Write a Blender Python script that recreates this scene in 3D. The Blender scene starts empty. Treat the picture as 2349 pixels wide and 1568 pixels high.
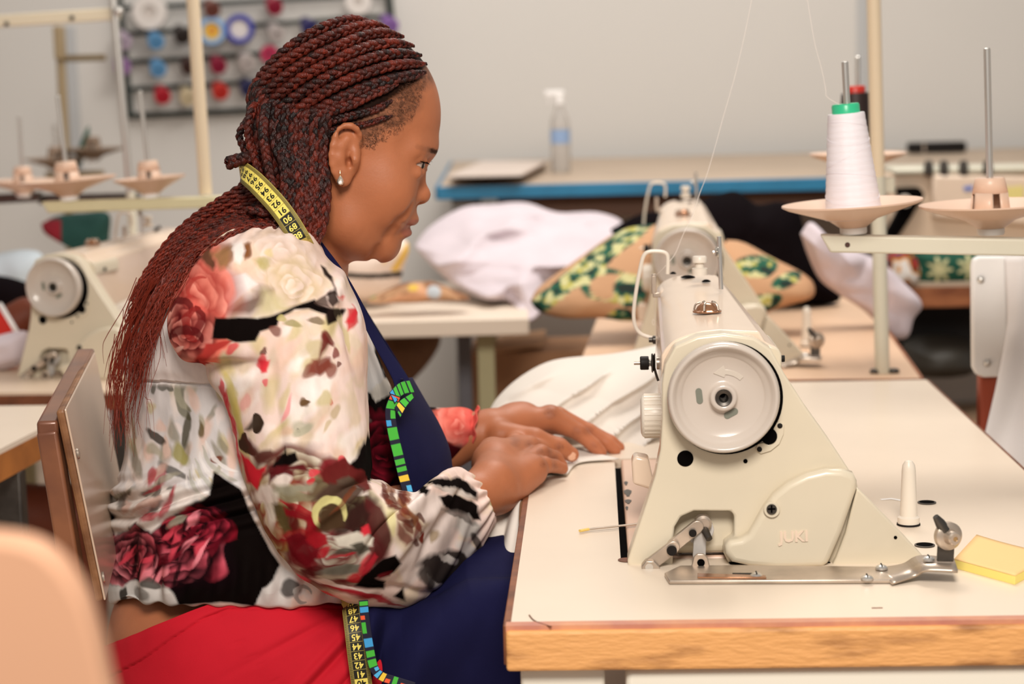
import bpy, bmesh, math, random, time
import numpy as np
from mathutils import Vector, Matrix, noise as mnoise
random.seed(7); np.random.seed(7)
T0 = time.time()
C = bpy.context.scene.collection
SC = bpy.context.scene

# ------------------------------------------------------------------ camera
FPX = 4567.0                      # 70 mm lens on a 36 mm sensor, in pixels of the 2349 x 1568 frame
PITCH, ROLL = math.radians(7.8), math.radians(1.4)
CAM = np.array([0.0, 0.0, 1.25])
_F = np.array([0, math.cos(PITCH), -math.sin(PITCH)])
_r0 = np.array([1.0, 0, 0]); _u0 = np.array([0, math.sin(PITCH), math.cos(PITCH)])
_R = _r0 * math.cos(ROLL) - _u0 * math.sin(ROLL)
_U = _u0 * math.cos(ROLL) + _r0 * math.sin(ROLL)
cam_data = bpy.data.cameras.new('camera'); cam = bpy.data.objects.new('camera', cam_data); C.objects.link(cam)
cam_data.sensor_width = 36.0; cam_data.lens = 70.0
cam.matrix_world = Matrix(((_R[0], _U[0], -_F[0], CAM[0]), (_R[1], _U[1], -_F[1], CAM[1]), (_R[2], _U[2], -_F[2], CAM[2]), (0, 0, 0, 1)))
cam_data.dof.use_dof = True; cam_data.dof.focus_distance = 2.11; cam_data.dof.aperture_fstop = 4.8
cam_data.clip_start = 0.05
SC.camera = cam

# ------------------------------------------------------------------ light and exposure
SC.view_settings.view_transform = 'Standard'; SC.view_settings.look = 'None'
SC.view_settings.gamma = 1.0; SC.view_settings.use_curve_mapping = False
SC.view_settings.exposure = -0.12
SC.cycles.max_bounces = 6; SC.cycles.diffuse_bounces = 3; SC.cycles.glossy_bounces = 3
SC.cycles.transmission_bounces = 6; SC.cycles.transparent_max_bounces = 8
SC.cycles.caustics_reflective = False; SC.cycles.caustics_refractive = False
SC.cycles.use_adaptive_sampling = True; SC.cycles.adaptive_threshold = 0.02
world = bpy.data.worlds.new('world'); SC.world = world; world.use_nodes = True
world.node_tree.nodes['Background'].inputs[0].default_value = (1.0, 0.95, 0.90, 1)
world.node_tree.nodes['Background'].inputs[1].default_value = 0.36

def area_light(name, loc, target, size, power, color):
    d = bpy.data.lights.new(name, 'AREA'); d.shape = 'DISK'; d.size = size; d.energy = power; d.color = color
    o = bpy.data.objects.new(name, d); C.objects.link(o); o.location = loc
    o.rotation_euler = (Vector(target) - Vector(loc)).to_track_quat('-Z', 'Y').to_euler()
    return o
area_light('flash_bounce_light', (0.1, 0.0, 2.42), (0.1, 2.5, 0.8), .8, 74, (1.0, 0.93, 0.85))
area_light('ceiling_fill_light', (0.6, 3.6, 3.1), (0.5, 3.7, 0.0), 1.2, 48, (1.0, 0.94, 0.87))
area_light('ceiling_fill_light', (0.0, 4.9, 3.2), (0.0, 6.4, 0.6), 2.4, 40, (1.0, 0.96, 0.92))  # unseen lamp, added towards the back to brighten the wall
# ------------------------------------------------------------------ helpers
def ray(px, py):
    return FPX * _F + (px - 1174.5) * _R + (784.0 - py) * _U
def P(px, py, Y):
    d = ray(px, py); return CAM + d * (Y / d[1])
def PZ(px, py, z):
    d = ray(px, py); return CAM + d * ((z - CAM[2]) / d[2])
def PX(px, py, x):
    d = ray(px, py); return CAM + d * ((x - CAM[0]) / d[0])
def project(pts):
    q = np.asarray(pts, float) - CAM
    w = q @ _F
    return np.stack([1174.5 + FPX * (q @ _R) / w, 784.0 - FPX * (q @ _U) / w], -1)
def lin(c):
    if isinstance(c, str):
        c = [int(c[i:i + 2], 16) / 255 for i in (1, 3, 5)]
    return tuple((v / 12.92 if v <= 0.04045 else ((v + 0.055) / 1.055) ** 2.4) for v in c)

def prop(o, label=None, cat=None, group=None, kind=None):
    if label: o['label'] = label
    if cat: o['category'] = cat
    if group: o['group'] = group
    if kind: o['kind'] = kind
    return o
def link(name, me, mat=None, parent=None):
    o = bpy.data.objects.new(name, me); C.objects.link(o)
    if mat is not None and hasattr(me, 'materials') and not me.materials:
        me.materials.append(mat)
    if parent is not None: o.parent = parent
    return o
def thing(name, label, cat, loc=(0, 0, 0), group=None):
    """An Empty; parts are given in world space and stay there."""
    o = bpy.data.objects.new(name, None); C.objects.link(o); o.location = loc; o.empty_display_size = 0.05
    return prop(o, label, cat, group)
def world_of(o):
    return o.matrix_basis if o.parent is None else world_of(o.parent) @ o.matrix_parent_inverse @ o.matrix_basis
def keep(o, parent):
    o.parent = parent; o.matrix_parent_inverse = world_of(parent).inverted(); return o
def copy_thing(root, M4, label=None, group=None, skip=()):
    """A copy of a thing, its parts and their sub-parts, moved by the world matrix M4."""
    def rec(o, par):
        c = o.copy(); C.objects.link(c)
        if par is not None: c.parent = par; c.matrix_parent_inverse = o.matrix_parent_inverse.copy()
        for ch in o.children:
            if ch.name.split('.')[0] not in skip: rec(ch, c)
        return c
    c = rec(root, None); c.matrix_basis = M4 @ root.matrix_basis
    if label: c['label'] = label
    if group: c['group'] = group
    return c

class MB:
    """Collects faces and links them as one mesh object."""
    def __init__(s): s.v = []; s.f = []
    def add(s, vs, fs):
        b = len(s.v); s.v.extend([tuple(map(float, v)) for v in vs]); s.f.extend([tuple(b + i for i in f) for f in fs]); return s
    def box(s, c, size, ax=None):
        c = np.array(c, float); h = np.array(size, float) / 2
        A = np.eye(3) if ax is None else np.array(ax, float)
        vs = [c + A[0] * h[0] * i + A[1] * h[1] * j + A[2] * h[2] * k for i in (-1, 1) for j in (-1, 1) for k in (-1, 1)]
        return s.add(vs, [(0, 1, 3, 2), (4, 6, 7, 5), (0, 4, 5, 1), (2, 3, 7, 6), (0, 2, 6, 4), (1, 5, 7, 3)])
    def prism(s, poly, off):
        """poly: list of 3-D points (a loop), extruded by the vector off."""
        n = len(poly); a = [np.array(p, float) for p in poly]; off = np.array(off, float)
        return s.add(a + [p + off for p in a], [tuple(range(n)), tuple(range(2 * n - 1, n - 1, -1))] + [(i, i + n, (i + 1) % n + n, (i + 1) % n) for i in range(n)])
    def cyl(s, a, b, r1, r2=None, n=20, cap=True):
        a = np.array(a, float); b = np.array(b, float); r2 = r1 if r2 is None else r2
        return s.lathe(a, b - a, [(r1, 0), (r2, np.linalg.norm(b - a))], n, cap)
    def lathe(s, o, axis, prof, n=32, cap=True, ref=None):
        """prof: (radius, height) pairs along axis from o."""
        o = np.array(o, float); w = np.array(axis, float); w /= np.linalg.norm(w)
        t = np.array(ref if ref is not None else ((0, 0, 1) if abs(w[2]) < .9 else (1, 0, 0)), float); u = np.cross(t, w); u /= np.linalg.norm(u); v = np.cross(w, u)
        vs = []; fs = []
        for r, h in prof:
            for k in range(n):
                a = 2 * math.pi * k / n
                vs.append(o + w * h + (u * math.cos(a) + v * math.sin(a)) * r)
        for i in range(len(prof) - 1):
            for k in range(n):
                k2 = (k + 1) % n
                fs.append((i * n + k, i * n + k2, (i + 1) * n + k2, (i + 1) * n + k))
        if cap:
            fs.append(tuple(range(n - 1, -1, -1))); m = (len(prof) - 1) * n; fs.append(tuple(range(m, m + n)))
        return s.add(vs, fs)
    def tube(s, pts, r, n=8, cap=True, flat=1.0, up=(0, 0, 1)):
        p = np.array(pts, float); m = len(p); rr = np.full(m, r, float) if np.isscalar(r) else np.array(r, float)
        vs, fs = sweep(p, rr, n, flat, up)
        if cap: fs = fs + [tuple(range(n - 1, -1, -1)), tuple(range((m - 1) * n, m * n))]
        return s.add(vs, fs)
    def grid(s, G, closed=False):
        """G: array (m, n, 3)."""
        m, n = G.shape[:2]; fs = []
        for i in range(m - 1):
            for j in range(n if closed else n - 1):
                j2 = (j + 1) % n
                fs.append((i * n + j, i * n + j2, (i + 1) * n + j2, (i + 1) * n + j))
        return s.add(G.reshape(-1, 3), fs)
    def build(s, name, mat, parent=None, smooth=True, bevel=0, seg=2, angle=0.6, sub=0, solid=0):
        me = bpy.data.meshes.new(name); me.from_pydata(s.v, [], s.f); me.validate(); me.update()
        o = link(name, me, mat)
        if parent is not None: keep(o, parent)
        bm = bmesh.new(); bm.from_mesh(me); bmesh.ops.recalc_face_normals(bm, faces=bm.faces); bm.to_mesh(me); bm.free()
        if smooth:
            me.shade_smooth()
            try: me.set_sharp_from_angle(angle=angle)
            except Exception: pass
        if solid:
            md = o.modifiers.new('solid', 'SOLIDIFY'); md.thickness = solid; md.offset = 0
        if bevel:
            md = o.modifiers.new('bevel', 'BEVEL'); md.width = bevel; md.segments = seg; md.limit_method = 'ANGLE'; md.angle_limit = angle; md.harden_normals = False
        if sub:
            md = o.modifiers.new('sub', 'SUBSURF'); md.levels = sub; md.render_levels = sub
        return o

def sweep(p, rr, n, flat=1.0, up=(0, 0, 1)):
    m = len(p); t = np.gradient(p, axis=0); t /= np.maximum(np.linalg.norm(t, axis=1, keepdims=True), 1e-9)
    up = np.array(up, float)
    u = np.cross(t[0], up)
    if np.linalg.norm(u) < 1e-3: u = np.cross(t[0], [1, 0.2, 0])
    u /= np.linalg.norm(u); vs = []
    for i in range(m):
        u = u - t[i] * (u @ t[i]); u /= max(np.linalg.norm(u), 1e-9); v = np.cross(t[i], u)
        a = np.arange(n) * 2 * math.pi / n
        vs.extend(p[i] + rr[i] * (np.cos(a)[:, None] * u + flat * np.sin(a)[:, None] * v))
    fs = [(i * n + k, i * n + (k + 1) % n, (i + 1) * n + (k + 1) % n, (i + 1) * n + k) for i in range(m - 1) for k in range(n)]
    return vs, fs

def crom(pts, n):
    """Catmull-Rom through pts (k, d), n samples, uniform in parameter."""
    p = np.array(pts, float); k = len(p)
    q = np.vstack([2 * p[0] - p[1], p, 2 * p[-1] - p[-2]])
    t = np.linspace(0, k - 1, n); i = np.minimum(t.astype(int), k - 2); f = (t - i)[:, None]
    a, b, c, d = q[i], q[i + 1], q[i + 2], q[i + 3]
    return 0.5 * (2 * b + (c - a) * f + (2 * a - 5 * b + 4 * c - d) * f ** 2 + (3 * b - a - 3 * c + d) * f ** 3)
def resample(p, n):
    p = np.array(p, float); d = np.r_[0, np.cumsum(np.linalg.norm(np.diff(p, axis=0), axis=1))]
    t = np.linspace(0, d[-1], n); return np.stack([np.interp(t, d, p[:, k]) for k in range(p.shape[1])], 1)

def hash3(i, j, k, seed=0):
    h = (i * 374761393 + j * 668265263 + k * 2147483647 + seed * 1274126177) & 0xffffffff
    h = ((h ^ (h >> 13)) * 1274126177) & 0xffffffff
    return ((h ^ (h >> 16)) & 0xffff) / 65535.0
def vnoise(p, seed=0):
    """Smooth value noise in 0..1 on points (n, 3)."""
    p = np.asarray(p, float); i = np.floor(p).astype(np.int64); f = p - i; f = f * f * (3 - 2 * f); r = 0
    for a in (0, 1):
        for b in (0, 1):
            for c in (0, 1):
                w = (f[:, 0] if a else 1 - f[:, 0]) * (f[:, 1] if b else 1 - f[:, 1]) * (f[:, 2] if c else 1 - f[:, 2])
                r = r + w * hash3(i[:, 0] + a, i[:, 1] + b, i[:, 2] + c, seed)
    return r
def fbm(p, seed=0, o=3):
    r = 0; a = .5; p = np.asarray(p, float)
    for k in range(o): r = r + a * vnoise(p * 2 ** k, seed + k); a *= .5
    return r / (1 - .5 ** o)

# ------------------------------------------------------------------ materials
def mat(name, col, rough=.5, metal=0.0, var=0.0, scale=8.0, col2=None, bump=0.0, bscale=60.0, spec=.5, sss=0.0, attr=None, stretch=(1, 1, 1), coat=0.0, alpha=1.0, trans=0.0, lo=.35, hi=.65, detail=4.0, ior=1.45):
    m = bpy.data.materials.new(name); m.use_nodes = True; nt = m.node_tree; N = nt.nodes; L = nt.links
    b = N['Principled BSDF']; c = lin(col)
    b.inputs['Base Color'].default_value = (*c, 1); b.inputs['Roughness'].default_value = rough; b.inputs['Metallic'].default_value = metal
    b.inputs['Specular IOR Level'].default_value = spec; b.inputs['IOR'].default_value = ior
    if sss: b.inputs['Subsurface Weight'].default_value = sss; b.inputs['Subsurface Radius'].default_value = (.012, .005, .003); b.inputs['Subsurface Scale'].default_value = 1.0
    if coat: b.inputs['Coat Weight'].default_value = coat; b.inputs['Coat Roughness'].default_value = .1
    if alpha < 1: b.inputs['Alpha'].default_value = alpha
    if trans: b.inputs['Transmission Weight'].default_value = trans
    tc = N.new('ShaderNodeTexCoord'); mp = N.new('ShaderNodeMapping'); mp.inputs['Scale'].default_value = stretch; L.new(tc.outputs['Object'], mp.inputs['Vector'])
    src = None
    if attr:
        a = N.new('ShaderNodeAttribute'); a.attribute_name = attr; src = a.outputs['Color']
    if var or col2:
        nz = N.new('ShaderNodeTexNoise'); nz.inputs['Scale'].default_value = scale; nz.inputs['Detail'].default_value = detail; L.new(mp.outputs[0], nz.inputs['Vector'])
        rp = N.new('ShaderNodeMapRange'); rp.inputs['From Min'].default_value = lo; rp.inputs['From Max'].default_value = hi; L.new(nz.outputs['Fac'], rp.inputs['Value'])
        mx = N.new('ShaderNodeMix'); mx.data_type = 'RGBA'; L.new(rp.outputs[0], mx.inputs[0])
        c2 = lin(col2) if col2 else tuple(max(0, v * (1 - var)) for v in c)
        if src is not None:
            mx.blend_type = 'MULTIPLY'; L.new(src, mx.inputs[6]); mx.inputs[7].default_value = (1 - var, 1 - var, 1 - var, 1)
        else:
            mx.inputs[6].default_value = (*c, 1); mx.inputs[7].default_value = (*c2, 1)
        src = mx.outputs[2]
    if src is not None: L.new(src, b.inputs['Base Color'])
    if bump:
        n2 = N.new('ShaderNodeTexNoise'); n2.inputs['Scale'].default_value = bscale; n2.inputs['Detail'].default_value = 3; L.new(mp.outputs[0], n2.inputs['Vector'])
        bp = N.new('ShaderNodeBump'); bp.inputs['Strength'].default_value = bump; bp.inputs['Distance'].default_value = .004; L.new(n2.outputs['Fac'], bp.inputs['Height']); L.new(bp.outputs[0], b.inputs['Normal'])
    return m
def colour_attr(me, cols, name='col'):
    a = me.color_attributes.new(name, 'FLOAT_COLOR', 'POINT'); c = np.ones((len(me.vertices), 4), np.float32); c[:, :3] = cols; a.data.foreach_set('color', c.ravel())
def grid_mesh(name, G, matl, parent=None, closed=False, cols=None, solid=0.0):
    m, n = G.shape[:2]; idx = np.arange(m * n).reshape(m, n)
    a = idx[:-1, :] if closed else idx[:-1, :-1]; b = np.roll(idx, -1, 1)[:-1, :] if closed else idx[:-1, 1:]
    c = np.roll(idx, -1, 1)[1:, :] if closed else idx[1:, 1:]; d = idx[1:, :] if closed else idx[1:, :-1]
    return np_mesh(name, G.reshape(-1, 3), np.stack([a, b, c, d], -1).reshape(-1, 4), matl, parent, cols, solid)
def np_mesh(name, V, Q, matl, parent=None, cols=None, solid=0.0):
    me = bpy.data.meshes.new(name); V = np.asarray(V, np.float32); Q = np.asarray(Q, np.int32); k = Q.shape[1]
    me.vertices.add(len(V)); me.vertices.foreach_set('co', V.ravel())
    me.loops.add(Q.size); me.loops.foreach_set('vertex_index', Q.ravel())
    me.polygons.add(len(Q)); me.polygons.foreach_set('loop_start', np.arange(0, Q.size, k, dtype=np.int32)); me.polygons.foreach_set('loop_total', np.full(len(Q), k, np.int32))
    me.update(calc_edges=True); me.shade_smooth()
    if cols is not None: colour_attr(me, cols)
    o = link(name, me, matl)
    if parent is not None: keep(o, parent)
    if solid:
        md = o.modifiers.new('solid', 'SOLIDIFY'); md.thickness = solid; md.offset = 0
    return o
# ------------------------------------------------------------------ shared materials
M = {}
M['wall'] = mat('wall_paint', '#DEDAD4', .7, var=.05, scale=.7, bump=.05, bscale=40)
M['floor'] = mat('floor_concrete', '#B39C88', .6, var=.25, scale=3)
M['laminate'] = mat('cream_laminate', '#EBDAC6', .32, var=.07, scale=3.0, spec=.4)
M['laminate2'] = mat('beige_laminate', '#E3CBB2', .35, var=.06, scale=4)
M['edgewood'] = mat('worn_orange_wood', '#E6A868', .55, col2='#8E5A34', scale=11, stretch=(1, 1, 4), lo=.52, hi=.72, bump=.4, bscale=60, detail=8)
M['redwood'] = mat('red_brown_wood', '#A3643C', .5, col2='#7A4223', scale=12, stretch=(1, 1, 4))
M['brownwood'] = mat('brown_edge_wood', '#8A5233', .55, col2='#5E3520', scale=30)
M['casting'] = mat('cream_enamel', '#D9CDB6', .28, var=.05, scale=9, spec=.5, coat=.25)
M['casting_hi'] = mat('pale_cream_enamel', '#E9D2BC', .25, var=.04, scale=9, spec=.5, coat=.3)
M['plastic_grey'] = mat('warm_grey_plastic', '#C6BAAF', .22, spec=.55, coat=.35)
M['plastic_knob'] = mat('cream_plastic', '#E2D8CA', .35)
M['plastic_pink'] = mat('pink_beige_plastic', '#E0BFA8', .35, spec=.45)
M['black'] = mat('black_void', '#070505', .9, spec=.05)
M['dark'] = mat('dark_rubber', '#1C1816', .55, spec=.2)
M['steel'] = mat('polished_steel', '#DAD6D0', .28, metal=.85)
M['steel_dull'] = mat('dull_steel', '#CDBDAD', .36, metal=.75, var=.25, scale=30)
M['steel_dark'] = mat('dark_steel', '#5F5A55', .4, metal=.9, var=.3, scale=40)
M['bronze'] = mat('bronze_glass', '#A8795A', .15, metal=.6)
M['linkage'] = mat('greyed_cast_metal', '#D2CDC8', .35, metal=.25, var=.25, scale=40)
M['greypaint'] = mat('grey_green_enamel', '#D8D3C0', .4, var=.05, scale=9)
M['white_plastic'] = mat('white_plastic', '#F6F3F0', .4)
M['pole'] = mat('cream_pole_enamel', '#E6D2B4', .3, coat=.2)

# ------------------------------------------------------------------ setting
def slab(name, c, size, m, kind='structure'):
    return prop(MB().box(c, size).build(name, m, smooth=False), kind=kind)
slab('floor', (0, 3.6, -.05), (9, 8.6, .1), M['floor'])
WALL_Y = 6.75
slab('wall_back', (0, WALL_Y + .06, 1.5), (9, .12, 3.2), M['wall'])
slab('wall_left', (-3.6, 3.6, 1.5), (.12, 8.6, 3.2), M['wall'])
M['conduit'] = mat('conduit_blue_grey', '#BFC0C0', .5)
for k, (px, y0) in enumerate(((1972, -60), (163, 60))):
    a = P(px, y0, WALL_Y - .008); b = P(px + 12, 420, WALL_Y - .008)
    prop(MB().box((a + b) / 2, (.035, .016, abs(a[2] - b[2]))).build('trim_%d' % (k + 1), M['conduit'], bevel=.003), kind='structure')

# ------------------------------------------------------------------ near work table
TA = math.radians(-2.4); EX = np.array([math.cos(TA), math.sin(TA), 0]); EY = np.array([-math.sin(TA), math.cos(TA), 0]); EZ = np.array([0, 0, 1.0])
TO = PZ(1170, 1437, .75)
def T(u, v, w=0.0): return TO + EX * u + EY * v + EZ * w
def tuv(p): d = np.asarray(p) - TO; return d @ EX, d @ EY
AX = np.array([EX, EY, EZ])
TABLE_W, TABLE_L, TH = .602, 1.372, .037
table = thing('sewing_table', 'cream laminate sewing table with worn orange wooden front edge, machine set into it', 'table', T(.3, .68, -.75))
def tbox(mb, u0, u1, v0, v1, w0, w1): return mb.box(T((u0 + u1) / 2, (v0 + v1) / 2, (w0 + w1) / 2), (u1 - u0, v1 - v0, w1 - w0), AX)
bu0, bv0 = tuv(PZ(1424, 1283, .75)); bv1 = bv0 + .53; bu1 = bu0 + .19
mb = MB()
tbox(mb, 0, TABLE_W, .012, bv0, -TH + .003, 0); tbox(mb, 0, TABLE_W, bv1, TABLE_L, -TH + .003, 0)
tbox(mb, 0, bu0, bv0, bv1, -TH + .003, 0); tbox(mb, bu1, TABLE_W, bv0, bv1, -TH + .003, 0)
mb.build('tabletop', M['laminate'], table, smooth=False)
o = tbox(MB(), -.004, TABLE_W + .004, -.004, .012, -TH - .004, -.0035).build('front_edge', M['edgewood'], table, smooth=False, bevel=.003)
prop(o, 'worn orange wooden front edge')
tbox(MB(), -.0065, .0005, .004, TABLE_L, -TH, .0004).build('side_edge', M['brownwood'], table, smooth=False, bevel=.001)
tbox(MB(), TABLE_W, TABLE_W + .004, .004, TABLE_L, -TH, .0004).build('side_edge', M['brownwood'], table, smooth=False, bevel=.001)
tbox(MB(), -.004, TABLE_W + .004, .001, .0145, -.006, .0006).build('edge_strip', mat('pinkish_edge_lip', '#D99A74', .5, col2='#B9796A', scale=18), table, smooth=False)
# dark slot around the machine bed
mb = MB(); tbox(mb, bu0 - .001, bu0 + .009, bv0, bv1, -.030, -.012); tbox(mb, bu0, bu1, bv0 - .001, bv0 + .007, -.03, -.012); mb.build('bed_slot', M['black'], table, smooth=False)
mb = MB(); mb.lathe(T(bu0 + .006, bv0 - .0035, .0006), (0, 0, 1), [(.009, 0), (.009, .0003)], 24); mb.build('slot_corner', M['brownwood'], table)
# steel frame under the top
M['frame'] = mat('pale_frame_enamel', '#F0EADB', .4)
mb = MB(); tbox(mb, .008, .085, .012, .10, -.062, -TH - .0045); mb.build('frame_bracket', M['frame'], table, bevel=.003)
mb = MB(); tbox(mb, .104, .60, .006, .07, -.095, -TH - .0045); mb.build('frame_rail', M['frame'], table, bevel=.006)
for v in (.16, 1.22):
    tbox(MB(), .27, .33, v - .03, v + .03, -.75, -.09).build('leg', M['greypaint'], table, bevel=.004)
    tbox(MB(), .04, .56, v - .03, v + .03, -.75, -.71).build('foot', M['greypaint'], table, bevel=.004)
mb = MB(); mb.lathe(T(.24, .30, -.20), EY, [(.0, 0), (.085, 0), (.09, .02), (.09, .16), (.07, .19), (0, .19)], 28); mb.build('motor', M['dark'], table)
mb = MB(); tbox(mb, .2, .28, .3, .46, -.13, -.03); mb.build('motor_bracket', M['dark'], table, bevel=.003)
for px, py in ((2126, 1153), (2121, 1251)):
    c = PZ(px, py, .75)
    MB().lathe(c, (0, 0, 1), [(.0105, 0), (.0105, .0012), (.0088, .0014), (.0088, 0)], 28, cap=False).build('grommet', M['steel_dark'], table)
    MB().lathe(c + EZ * .0003, (0, 0, 1), [(.0088, 0), (.0088, .0003)], 28).build('cable_hole', M['black'], table)
c = PZ(2012, 1394, .75); tbox(MB(), *[*(tuv(c)[0] + np.array([-.005, .005]))], *[*(tuv(c)[1] + np.array([-.0012, .0012]))], 0, .0004).build('chip', M['brownwood'], table, smooth=False)
pts = [PZ(px, py, .7504) for px, py in ((1214, 1410), (1222, 1420), (1234, 1427), (1252, 1433), (1265, 1437))]
MB().tube(crom(pts, 14), .0007, 5).build('crack', M['brownwood'], table)
MB().tube([PZ(2020, 1145, .7505), PZ(2045, 1143, .7507), PZ(2068, 1147, .7505)], .0028, 8, flat=.2).build('tape_scrap', M['white_plastic'], table)

# machine rest peg
c = PZ(2084, 1203, .75); s_ = c[1] / FPX
peg = thing('machine_rest_peg', 'cream plastic rest peg standing upright on the cream sewing table', 'peg', c)
MB().lathe(c, EZ, [(0, .0015), (.0118, .0015), (.0118, .0085), (.0095, .0105), (.0093, .012), (.0075, .06), (.0068, .066), (.004, .0705), (0, .0715)], 28, cap=False).build('post', M['plastic_knob'], peg)
MB().lathe(c, EZ, [(.0128, 0), (.0125, .002), (0, .002)], 24).build('rubber_foot', M['dark'], peg)

# sticky note pad
pad = thing('sticky_note_pad', 'yellow sticky note pad with curled top sheet at the bobbin winder', 'note pad', PZ(2290, 1290, .75))
cs = [PZ(2188, 1302, .75), PZ(2328, 1341, .75), PZ(2420, 1290, .75), PZ(2240, 1258, .75)]
MB().prism(cs, EZ * .0085).build('sheet_block', mat('yellow_paper', '#F7E482', .7), pad, smooth=False, bevel=.0004)
n = 12; G = np.zeros((n, n, 3))
for i in range(n):
    for j in range(n):
        a, b = i / (n - 1), j / (n - 1)
        p = cs[0] * (1 - a) * (1 - b) + cs[1] * a * (1 - b) + cs[2] * a * b + cs[3] * (1 - a) * b
        G[i, j] = p + EZ * (.009 + .006 * (1 - a) ** 2 * b)
grid_mesh('top_sheet', G, mat('amber_lit_paper', '#F5C98A', .7), pad, solid=.0003)  # slightly orange top sheet; the light's tint is put into its colour too

rod = thing('tweezer_rod', 'thin steel rod with a yellow tip lying across the bed slot', 'rod', PZ(1390, 1211, .75))
a, b = PZ(1350, 1213, .7535), PZ(1465, 1201, .7545); c = PZ(1330, 1217, .7535)
MB().tube([a, (a + b) / 2, b], .0021, 8, flat=.6).build('shank', M['steel_dull'], rod)
MB().tube([c, (a + c) / 2, a], .0023, 8, flat=.7).build('tip', mat('yellow_enamel', '#E3C36A', .4), rod)
# ------------------------------------------------------------------ industrial sewing machine
Y0 = PZ(1445, 1300, .75)[1]
mach = thing('sewing_machine', 'cream industrial sewing machine on the sharp cream table, handwheel towards the viewer', 'sewing machine', PZ(1445, 1300, .75))
_P = P
def P(px, py, Y):      # on a plane square to the machine's length
    Q = np.array([.2, Y, 0.]); d = ray(px, py); return CAM + d * (((Q - CAM) @ EY) / (d @ EY))
def pol(pts, Y): return [P(x, y, Y) for x, y in pts]
def plate(name, pts, Y, d, m, parent=None, bevel=.002, **k): return MB().prism(pol(pts, Y), EY * d).build(name, m, parent or mach, bevel=bevel, **k)
def disc(name, px, py, Y, rpx, m, d=.002, parent=None, axis=None, n=28, prof=None):
    r = rpx * Y / FPX; ax = -EY if axis is None else axis
    pr = [(0, 0), (r, 0), (r, d * .8), (r * .93, d), (0, d)] if prof is None else [(a * Y / FPX, b) for a, b in prof]
    return MB().lathe(P(px, py, Y), ax, pr, n, cap=False).build(name, m, parent or mach)
# end plate (column) with the open window at its foot
col = [(1440, 1302), (1440, 1284), (1458, 1228), (1484, 1150), (1503, 1090), (1515, 1030), (1519, 960), (1519, 880), (1526, 835), (1548, 795), (1600, 772), (1660, 765), (1730, 775), (1768, 800), (1800, 858), (1850, 935), (1905, 1012), (1948, 1078), (1968, 1112), (1962, 1150),
       (2000, 1160), (2060, 1222), (2112, 1275), (2130, 1290), (2130, 1302), (1700, 1302), (1672, 1292), (1660, 1268), (1662, 1246), (1684, 1230), (1684, 1182), (1676, 1172), (1592, 1172), (1562, 1185), (1548, 1208), (1544, 1240), (1543, 1302)]
YP = Y0 + .006
plate('end_plate', col, YP, .03, M['casting'], bevel=.0025, seg=3)
# arm
front = [(1521, 1010), (1517, 900), (1517, 815), (1529, 797), (1552, 778), (1600, 762), (1650, 756), (1742, 760), (1755, 784), (1783, 797), (1790, 808), (1791, 870), (1791, 1010)]
far = [(1506, 800), (1505, 740), (1507, 668), (1513, 654), (1526, 643), (1548, 634), (1590, 628), (1644, 631), (1652, 641), (1662, 650), (1668, 658), (1672, 700), (1672, 800)]
YA, YB = Y0 + .036, Y0 + .50
front, far = [q[:2] + [tuple(p) for p in crom(q[2:7], 17)] + q[7:] for q in (front, far)]
F0, F1 = pol(front, YA), pol(far, YB)
G = np.array([[np.array(a) * (1 - t) + np.array(b) * t for a, b in zip(F0, F1)] for t in (0, .02, .3, .6, .97, 1)])
mb = MB(); mb.grid(G, closed=True); n = len(front); mb.f += [tuple(range(n)), tuple(range(5 * n, 6 * n))]
mb.build('arm', M['casting_hi'], mach, bevel=.003, seg=3, angle=.5)
# rear side plate seam along the right edge of the arm
pl = [(1757, 790), (1786, 800), (1793, 812), (1793, 852), (1786, 848)]
plate('side_cover', pl, YA - .002, .10, M['casting'], bevel=.002)
disc('cover_screw', 1793, 822, YA + .03, 8, M['dark'], d=.003, axis=EX)
# column sides behind the end plate, and the head at the far end with its needle bar
def wbox(u0, u1, v0, v1, w0, w1): return tbox(MB(), u0, u1, v0, v1, w0, w1)
um, vm = tuv(mach.location)
wbox(um + .038, um + .15, vm + .03, vm + .13, .004, .17).build('column', M['casting'], mach, bevel=.01, seg=3)
wbox(tuv(P(1510, 700, Y0 + .43))[0], um + .115, vm + .425, vm + .498, .085, .232).build('head', M['casting_hi'], mach, bevel=.008, seg=3)
mb = MB(); c = T(um + .065, vm + .47, 0); mb.cyl(c + EZ * .03, c + EZ * .09, .004); mb.cyl(c + EZ * .008, c + EZ * .032, .0012, .002); mb.build('needle_bar', M['steel'], mach)
mb = MB(); c = T(um + .065, vm + .455, 0); mb.cyl(c + EZ * .012, c + EZ * .09, .004); mb.box(c + EZ * .006, (.014, .03, .004), AX); mb.build('presser_foot', M['steel'], mach, bevel=.0008)
# bed
wbox(bu0 + .008, bu1 - .002, bv0 + .006, bv1 - .01, -.02, .0012).build('bed', mat('pink_cream_bed', '#E5C3AC', .35, var=.05, scale=12), mach, bevel=.003)
for px, py, w, h in ((1436, 1108, .003, .012), (1440, 1130, .006, .02), (1441, 1150, .005, .012), (1438, 1165, .002, .01)):
    c = PZ(px, py, .7515); MB().prism([c + EX * (w * math.cos(a) * (.7 + .3 * math.sin(3 * a))) + EY * (h * math.sin(a)) for a in np.linspace(0, 2 * math.pi, 11)[:-1]], EZ * .0003).build('worn_patch', M['steel_dark'], mach, smooth=False)
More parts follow.
